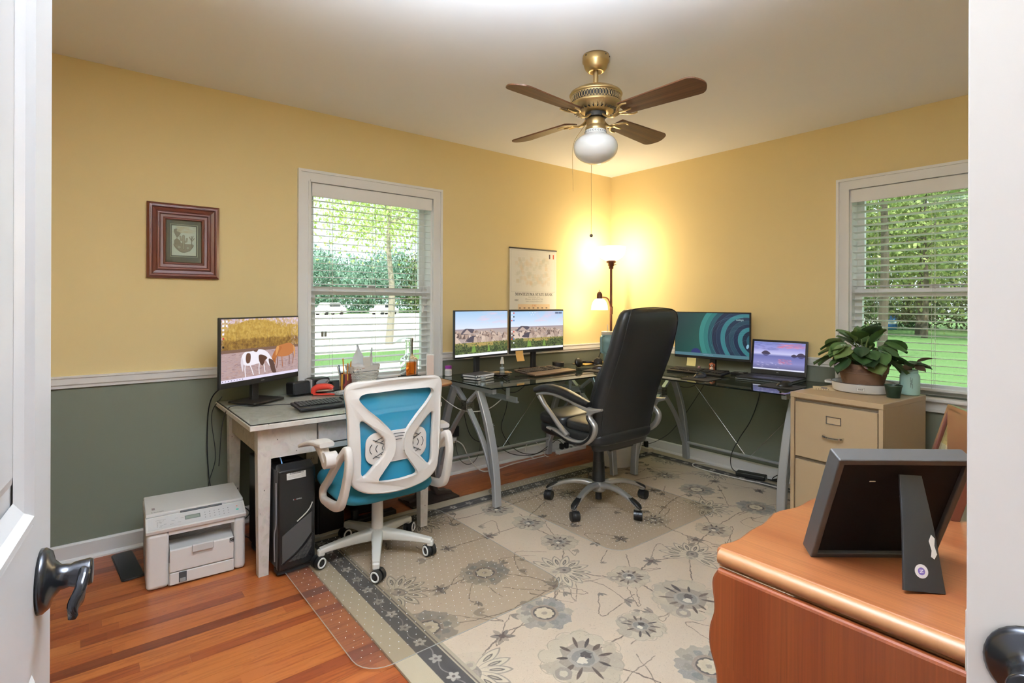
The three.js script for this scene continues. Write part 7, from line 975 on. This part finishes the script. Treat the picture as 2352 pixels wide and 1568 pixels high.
// ---------------------------------------------------------------- plants on the filing cabinet
const leafShape = (L, W) => { const rows = []; for (let i = 0; i <= 6; i++) { const v = i / 6, w = W * Math.pow(Math.sin(PI * Math.pow(v, 0.8)), 0.75) + 0.0006; rows.push([-1, -0.5, 0, 0.5, 1].map((u) => [u * w, 0.14 * W * Math.abs(u) * 2 - 0.25 * L * v * v * 0.7 + 0.0, L * v])); } return skin(rows); };
const CAB = 0.7545;
{
  const p = thing('potted_violet', 'large african violet with broad green leaves in a brown clay pot', 'plant', [-0.335, CAB + 0.012, 2.2]);
  part(p, 'clay_pot', lathe([[0.001, 0.002], [0.092, 0.002], [0.096, 0.008], [0.118, 0.095], [0.122, 0.1], [0.125, 0.108], [0.13, 0.15], [0.124, 0.152], [0.118, 0.12], [0.001, 0.118]], 40), M('#7a5f4b', 0.75, { map: canvasTex(512, 256, (c, w, h) => { c.fillStyle = '#e8dccf'; c.fillRect(0, 0, w, h); for (let i = 0; i < 260; i++) { c.fillStyle = `rgba(${['120,96,80', '240,228,216', '96,70,56', '170,140,120'][i % 4]},0.25)`; c.beginPath(); c.ellipse(rnd() * w, rnd() * h, rr(4, 30), rr(2, 12), 0, 0, 7); c.fill(); } }) }));
  part(p, 'pot_band', at(new THREE.TorusGeometry(0.121, 0.003, 6, 40), 0, 0.1, 0, PI / 2), M('#6b5140', 0.8));
  part(p, 'soil', cyl(0.117, 0.117, 0.006, 0, 0.122, 0, 30), M('#2c211a', 1));
  const tone = ['#31492a', '#3e5a30', '#2a4028', '#557040', '#486633', '#6d7f48'].map((t) => M(t, 0.42, { side: THREE.DoubleSide, transmission: 0.08 })), stem = M('#5c6a3c', 0.6);
  const shapes = [leafShape(0.125, 0.052), leafShape(0.11, 0.05), leafShape(0.1, 0.042)];
  const add = (az, el, r, y, s, roll = 0) => { const g = new THREE.Group(); g.name = 'leaf_stalk'; g.position.set(0, 0.125, 0); g.rotation.y = az; p.add(g); const ex = r * Math.cos(el), ey = y; part(g, 'stalk', tube([[0, 0, 0.02], [0, ey * 0.6, ex * 0.45], [0, ey, ex]], 0.0032, 8, 5), stem); const l = part(g, 'leaf', shapes[Math.floor(rnd() * 3)], tone[Math.floor(rnd() * tone.length)], [0, ey, ex - 0.005], [(el > 0.6 ? -el : el > 0.05 ? rr(0.1, 0.6) : rr(0.25, 0.75)), rr(-0.3, 0.3), roll]); l.rotation.order = 'YXZ'; l.scale.setScalar(s); };
  for (let i = 0; i < 18; i++) add(i / 18 * 2 * PI + rr(-0.15, 0.15), rr(-0.25, 0.04), rr(0.1, 0.14), rr(0.05, 0.085), rr(0.95, 1.2), rr(-0.4, 0.4));
  for (let i = 0; i < 18; i++) add(i / 18 * 2 * PI + 0.3 + rr(-0.2, 0.2), rr(0.1, 0.5), rr(0.09, 0.15), rr(0.09, 0.15), rr(0.9, 1.15), rr(-0.4, 0.4));
  for (let i = 0; i < 16; i++) add(i / 16 * 4 * PI + rr(-0.2, 0.2), rr(0.6, 1.25), rr(0.05, 0.11), rr(0.12, 0.19), rr(0.85, 1.1), rr(-0.4, 0.4));
  const petal = M('#d8c3d6', 0.6); const bloom = (x, y, z) => part(p, 'blossom', [0, 1, 2, 3, 4].map((k) => new THREE.SphereGeometry(1, 8, 6).scale(0.009, 0.004, 0.009).translate(Math.cos(k * 1.256) * 0.009, 0, Math.sin(k * 1.256) * 0.009)), petal, [x, y, z], [rr(-0.8, 0.8), 0, rr(-0.8, 0.8)]);
  for (const [x, y, z] of [[-0.1, 0.245, 0.02], [-0.09, 0.25, -0.02], [-0.11, 0.235, 0.05], [-0.16, 0.15, -0.08], [-0.15, 0.145, 0.06], [-0.13, 0.24, 0.0]]) bloom(x, y, z);
}
{
  const e = thing('enamel_pan', 'white enamel pan with a dark rim under the large potted plant', 'pan', [-0.335, CAB, 2.2]);
  part(e, 'pan_body', lathe([[0.001, 0.001], [0.14, 0.001], [0.152, 0.008], [0.158, 0.05], [0.161, 0.054], [0.156, 0.055], [0.148, 0.012], [0.136, 0.008], [0.001, 0.008]], 48), M('#e4e1de', 0.25)); part(e, 'pan_rim', at(new THREE.TorusGeometry(0.159, 0.0025, 6, 48), 0, 0.055, 0, PI / 2), M('#3a2e2a', 0.3));
  part(e, 'loop_handle', sweep([[-0.06, 0.04, -0.145], [-0.07, 0.044, -0.175], [-0.02, 0.046, -0.185], [0.02, 0.044, -0.175], [0.02, 0.04, -0.15]], [0, 1, 0], 0.012, 0.006, { n: 24, round: 0.45 }), M('#e4e1de', 0.25)); part(e, 'printed_label', at(new THREE.PlaneGeometry(0.04, 0.02), -0.1585 * Math.cos(0.25), 0.028, 0.1585 * Math.sin(0.25), 0, -PI / 2 + 0.25, 0), M('#ffffff', 0.5, { map: canvasTex(128, 64, (c) => { c.fillStyle = '#e4e1de'; c.fillRect(0, 0, 128, 64); c.strokeStyle = '#555'; c.lineWidth = 3; c.strokeRect(6, 6, 116, 52); c.fillStyle = '#333'; for (let i = 0; i < 7; i++) c.fillRect(24 + i * 12, 18, 8, 16); c.fillRect(24, 42, 80, 4); }) }));
}
{
  const j = thing('mason_jar_plant', 'pale mint mason jar with a small dark leafy plant', 'plant', [-0.27, CAB, 2.41]);
  part(j, 'mason_jar', lathe([[0.001, 0.001], [0.042, 0.001], [0.047, 0.008], [0.047, 0.105], [0.04, 0.12], [0.037, 0.123], [0.038, 0.142], [0.034, 0.142], [0.001, 0.13]], 36), M('#a9cdc2', 0.6)); part(j, 'jar_thread', [0.127, 0.134].map((y) => at(new THREE.TorusGeometry(0.0382, 0.0014, 6, 32), 0, y, 0, PI / 2)), M('#a9cdc2', 0.6)); part(j, 'worn_print', [[-0.006, 0.09], [0.006, 0.085], [-0.004, 0.06], [0.008, 0.055], [0.0, 0.075]].map(([a, y]) => at(bx(0.0016, 0.026, 0.001), -0.0472 * Math.cos(0.4 + a * 14), y, 0.0472 * Math.sin(0.4 + a * 14), 0, -PI / 2 + 0.4 + a * 14, 0)), M('#3c4a46', 0.7));
  const tone = ['#2c3a26', '#3b4a2c', '#4a3a2a'].map((t) => M(t, 0.5, { side: THREE.DoubleSide })), sh = leafShape(0.07, 0.022);
  for (let i = 0; i < 14; i++) { const g = new THREE.Group(); g.name = 'leaf_stalk'; g.position.set(0, 0.135, 0); g.rotation.y = i * 2.4; j.add(g); const h = rr(0.015, 0.05); part(g, 'stalk', tube([[0, 0, 0.005], [0, h, 0.02], [0, h + 0.005, 0.035]], 0.0018, 6, 5), tone[1]); part(g, 'leaf', sh, tone[i % 3], [0, h + 0.004, 0.033], [rr(-0.5, 0.35), 0, rr(-0.5, 0.5)]); }
}
{ const s = thing('nursery_pot', 'small dark green plastic nursery pot on the cabinet edge', 'pot', [-0.455, CAB, 2.385]); part(s, 'pot_wall', lathe([[0.001, 0.002], [0.03, 0.002], [0.04, 0.062], [0.042, 0.062], [0.042, 0.07], [0.038, 0.07], [0.028, 0.006], [0.001, 0.006]], 30), M('#1f3324', 0.5)); part(s, 'soil', cyl(0.036, 0.036, 0.004, 0, 0.058, 0, 20), M('#2a2018', 1)); part(s, 'sprout', [0, 1.3, 2.6, 3.9, 5.2].map((a) => at(leafShape(0.035, 0.008), Math.cos(a) * 0.004, 0.06, Math.sin(a) * 0.004, -0.7, a, 0)), M('#43592f', 0.6)); }
{ const s = thing('loose_paper', 'printed leaflet lying on the cabinet behind the enamel pan', 'paper', [-0.42, CAB + 0.001, 2.02], 0.4); part(s, 'sheet', bx(0.16, 0.001, 0.11, 0, 0.0005, 0), M('#ffffff', 0.9, { map: canvasTex(256, 176, (c, w, h) => { c.fillStyle = '#d6c5a4'; c.fillRect(0, 0, w, h); c.fillStyle = '#4a4a6a'; c.fillRect(120, 70, 70, 50); c.fillStyle = '#7a6a5a'; for (let i = 0; i < 6; i++) c.fillRect(20, 24 + i * 20, 80, 5); }) })); }

// ---------------------------------------------------------------- picture frames on the drop-leaf table
{
  const f = thing('picture_frame', 'back of a black picture frame propped on its easel leg', 'picture frame', [-2.6585, TABLE, 2.98], -0.6876 + 0.0);
  // local +z faces the camera (the frame's back); it leans towards the easel
  f.rotation.y = -0.6876; const W = 0.245, Hh = 0.243, lean = 0.41, blk = M('#1b1b1c', 0.5), edge = M('#3b3836', 0.4);
  const g = new THREE.Group(); g.name = 'frame_panel'; g.rotation.x = lean; f.add(g);
  const s = rectShape(W, Hh, 0.003), hp = new THREE.Path(); const iw = W / 2 - 0.012, ih = Hh / 2 - 0.012; hp.moveTo(-iw, -ih); hp.lineTo(-iw, ih); hp.lineTo(iw, ih); hp.lineTo(iw, -ih); hp.closePath(); s.holes.push(hp);
  part(g, 'frame_edge', ext(s, 0.034, 0.002).translate(0, Hh / 2, -0.03), edge); part(g, 'backing_board', bx(W - 0.02, Hh - 0.02, 0.004, 0, Hh / 2, -0.006), M('#0b0b0c', 0.6, { specularIntensity: 0.35 })); part(g, 'turn_clip', [rb(0.012, 0.003, 0.002, 0.001, -0.045, Hh - 0.055, -0.003), rb(0.012, 0.003, 0.002, 0.001, 0.02, Hh - 0.09, -0.003)], MAT.chrome);
  const e = part(f, 'easel_leg', sweep([[0.015, 0.19, 0.085], [0.01, 0.1, 0.112], [0.002, 0.003, 0.138]], [1, 0, 0], [0.04, 0.056, 0.072], 0.005, { n: 10, round: 0.2 }), blk);
  part(e, 'round_sticker', at(cyl(0.0115, 0.0115, 0.0006, 0, 0, 0, 28), 0.002, 0.036, 0.1318, PI / 2 - 0.27 * 1, 0, 0), M('#ffffff', 0.5, { map: canvasTex(96, 96, (c) => { c.fillStyle = '#e9e6ea'; c.fillRect(0, 0, 96, 96); c.fillStyle = '#6a5596'; c.beginPath(); c.arc(48, 48, 26, 0, 7); c.fill(); c.fillStyle = '#e9e6ea'; c.font = 'bold 36px sans-serif'; c.textAlign = 'center'; c.fillText('N', 48, 61); }) }));
  part(e, 'torn_patch', ext(shapeOf([[0, 0], [0.006, 0.008], [0.004, 0.022], [0.007, 0.034], [0.002, 0.04], [-0.004, 0.03], [-0.002, 0.014], [-0.005, 0.004]]), 0.0006).applyMatrix4(new THREE.Matrix4().makeRotationX(-0.27)).translate(0.028, 0.055, 0.1272), M('#d4cfca', 0.8));
}
{
  const f = thing('picture_frame', 'dark wooden photo frame standing behind the black one at the table edge', 'picture frame', [-2.2225, TABLE, 2.982], 0);
  f.rotation.y = 3.687; const W = 0.2, Hh = 0.25; const g = new THREE.Group(); g.name = 'frame_panel'; g.rotation.x = -0.28; f.add(g);
  const s = rectShape(W, Hh, 0.002), hp = new THREE.Path(); const iw = W / 2 - 0.016, ih = Hh / 2 - 0.016; hp.moveTo(-iw, -ih); hp.lineTo(-iw, ih); hp.lineTo(iw, ih); hp.lineTo(iw, -ih); hp.closePath(); s.holes.push(hp);
  part(g, 'frame_edge', ext(s, 0.026, 0.003).translate(0, Hh / 2, -0.015), M('#4a2217', 0.3, { clearcoat: 0.4 })); part(g, 'photo', new THREE.PlaneGeometry(W - 0.03, Hh - 0.03), M('#ffffff', 0.5, { map: canvasTex(256, 320, (c, w, h) => { c.fillStyle = '#4a4436'; c.fillRect(0, 0, w, h); for (let i = 0; i < 120; i++) { c.fillStyle = ['#2c3524', '#5a5a38', '#6d6248', '#231f1a'][i % 4]; c.beginPath(); c.ellipse(rnd() * w, rnd() * h, rr(8, 40), rr(8, 30), 0, 0, 7); c.fill(); } c.fillStyle = '#1b1a1c'; c.fillRect(30, 150, 90, 170); c.fillRect(140, 130, 80, 190); c.fillStyle = '#b08a6e'; c.beginPath(); c.arc(75, 128, 24, 0, 7); c.fill(); c.beginPath(); c.arc(180, 108, 24, 0, 7); c.fill(); c.fillStyle = '#d8d4ce'; c.fillRect(64, 156, 20, 60); }) }), [0, Hh / 2, 0.002]); part(g, 'glazing', bx(W - 0.03, Hh - 0.03, 0.002, 0, Hh / 2, 0.005), MAT.glass); part(g, 'back_board', bx(W - 0.02, Hh - 0.02, 0.004, 0, Hh / 2, -0.008), MAT.black);
  part(f, 'easel_leg', rod([0, 0.18, -0.06], [0, 0.006, -0.13], 0.006, 8), MAT.black);
}
// blue spiked ball stuck to the glass desk's front leg
{ const b = thing('spiky_ball', 'small blue spiky ball clipped on the glass desk leg', 'toy', [-1.845, 0.47, 0.6]); part(b, 'ball', ball(0.018, 0, 0, 0, 16), M('#1d2a8c', 0.3)); const sp = []; for (let i = 0; i < 22; i++) { const y = 1 - 2 * (i + 0.5) / 22, r = Math.sqrt(1 - y * y), a = i * 2.4; sp.push(rod([Math.cos(a) * r * 0.016, y * 0.016, Math.sin(a) * r * 0.016], [Math.cos(a) * r * 0.029, y * 0.029, Math.sin(a) * r * 0.029], 0.0014, 5)); } part(b, 'spikes', sp, M('#d6d8e6', 0.3)); }

renderer.render(scene, camera);
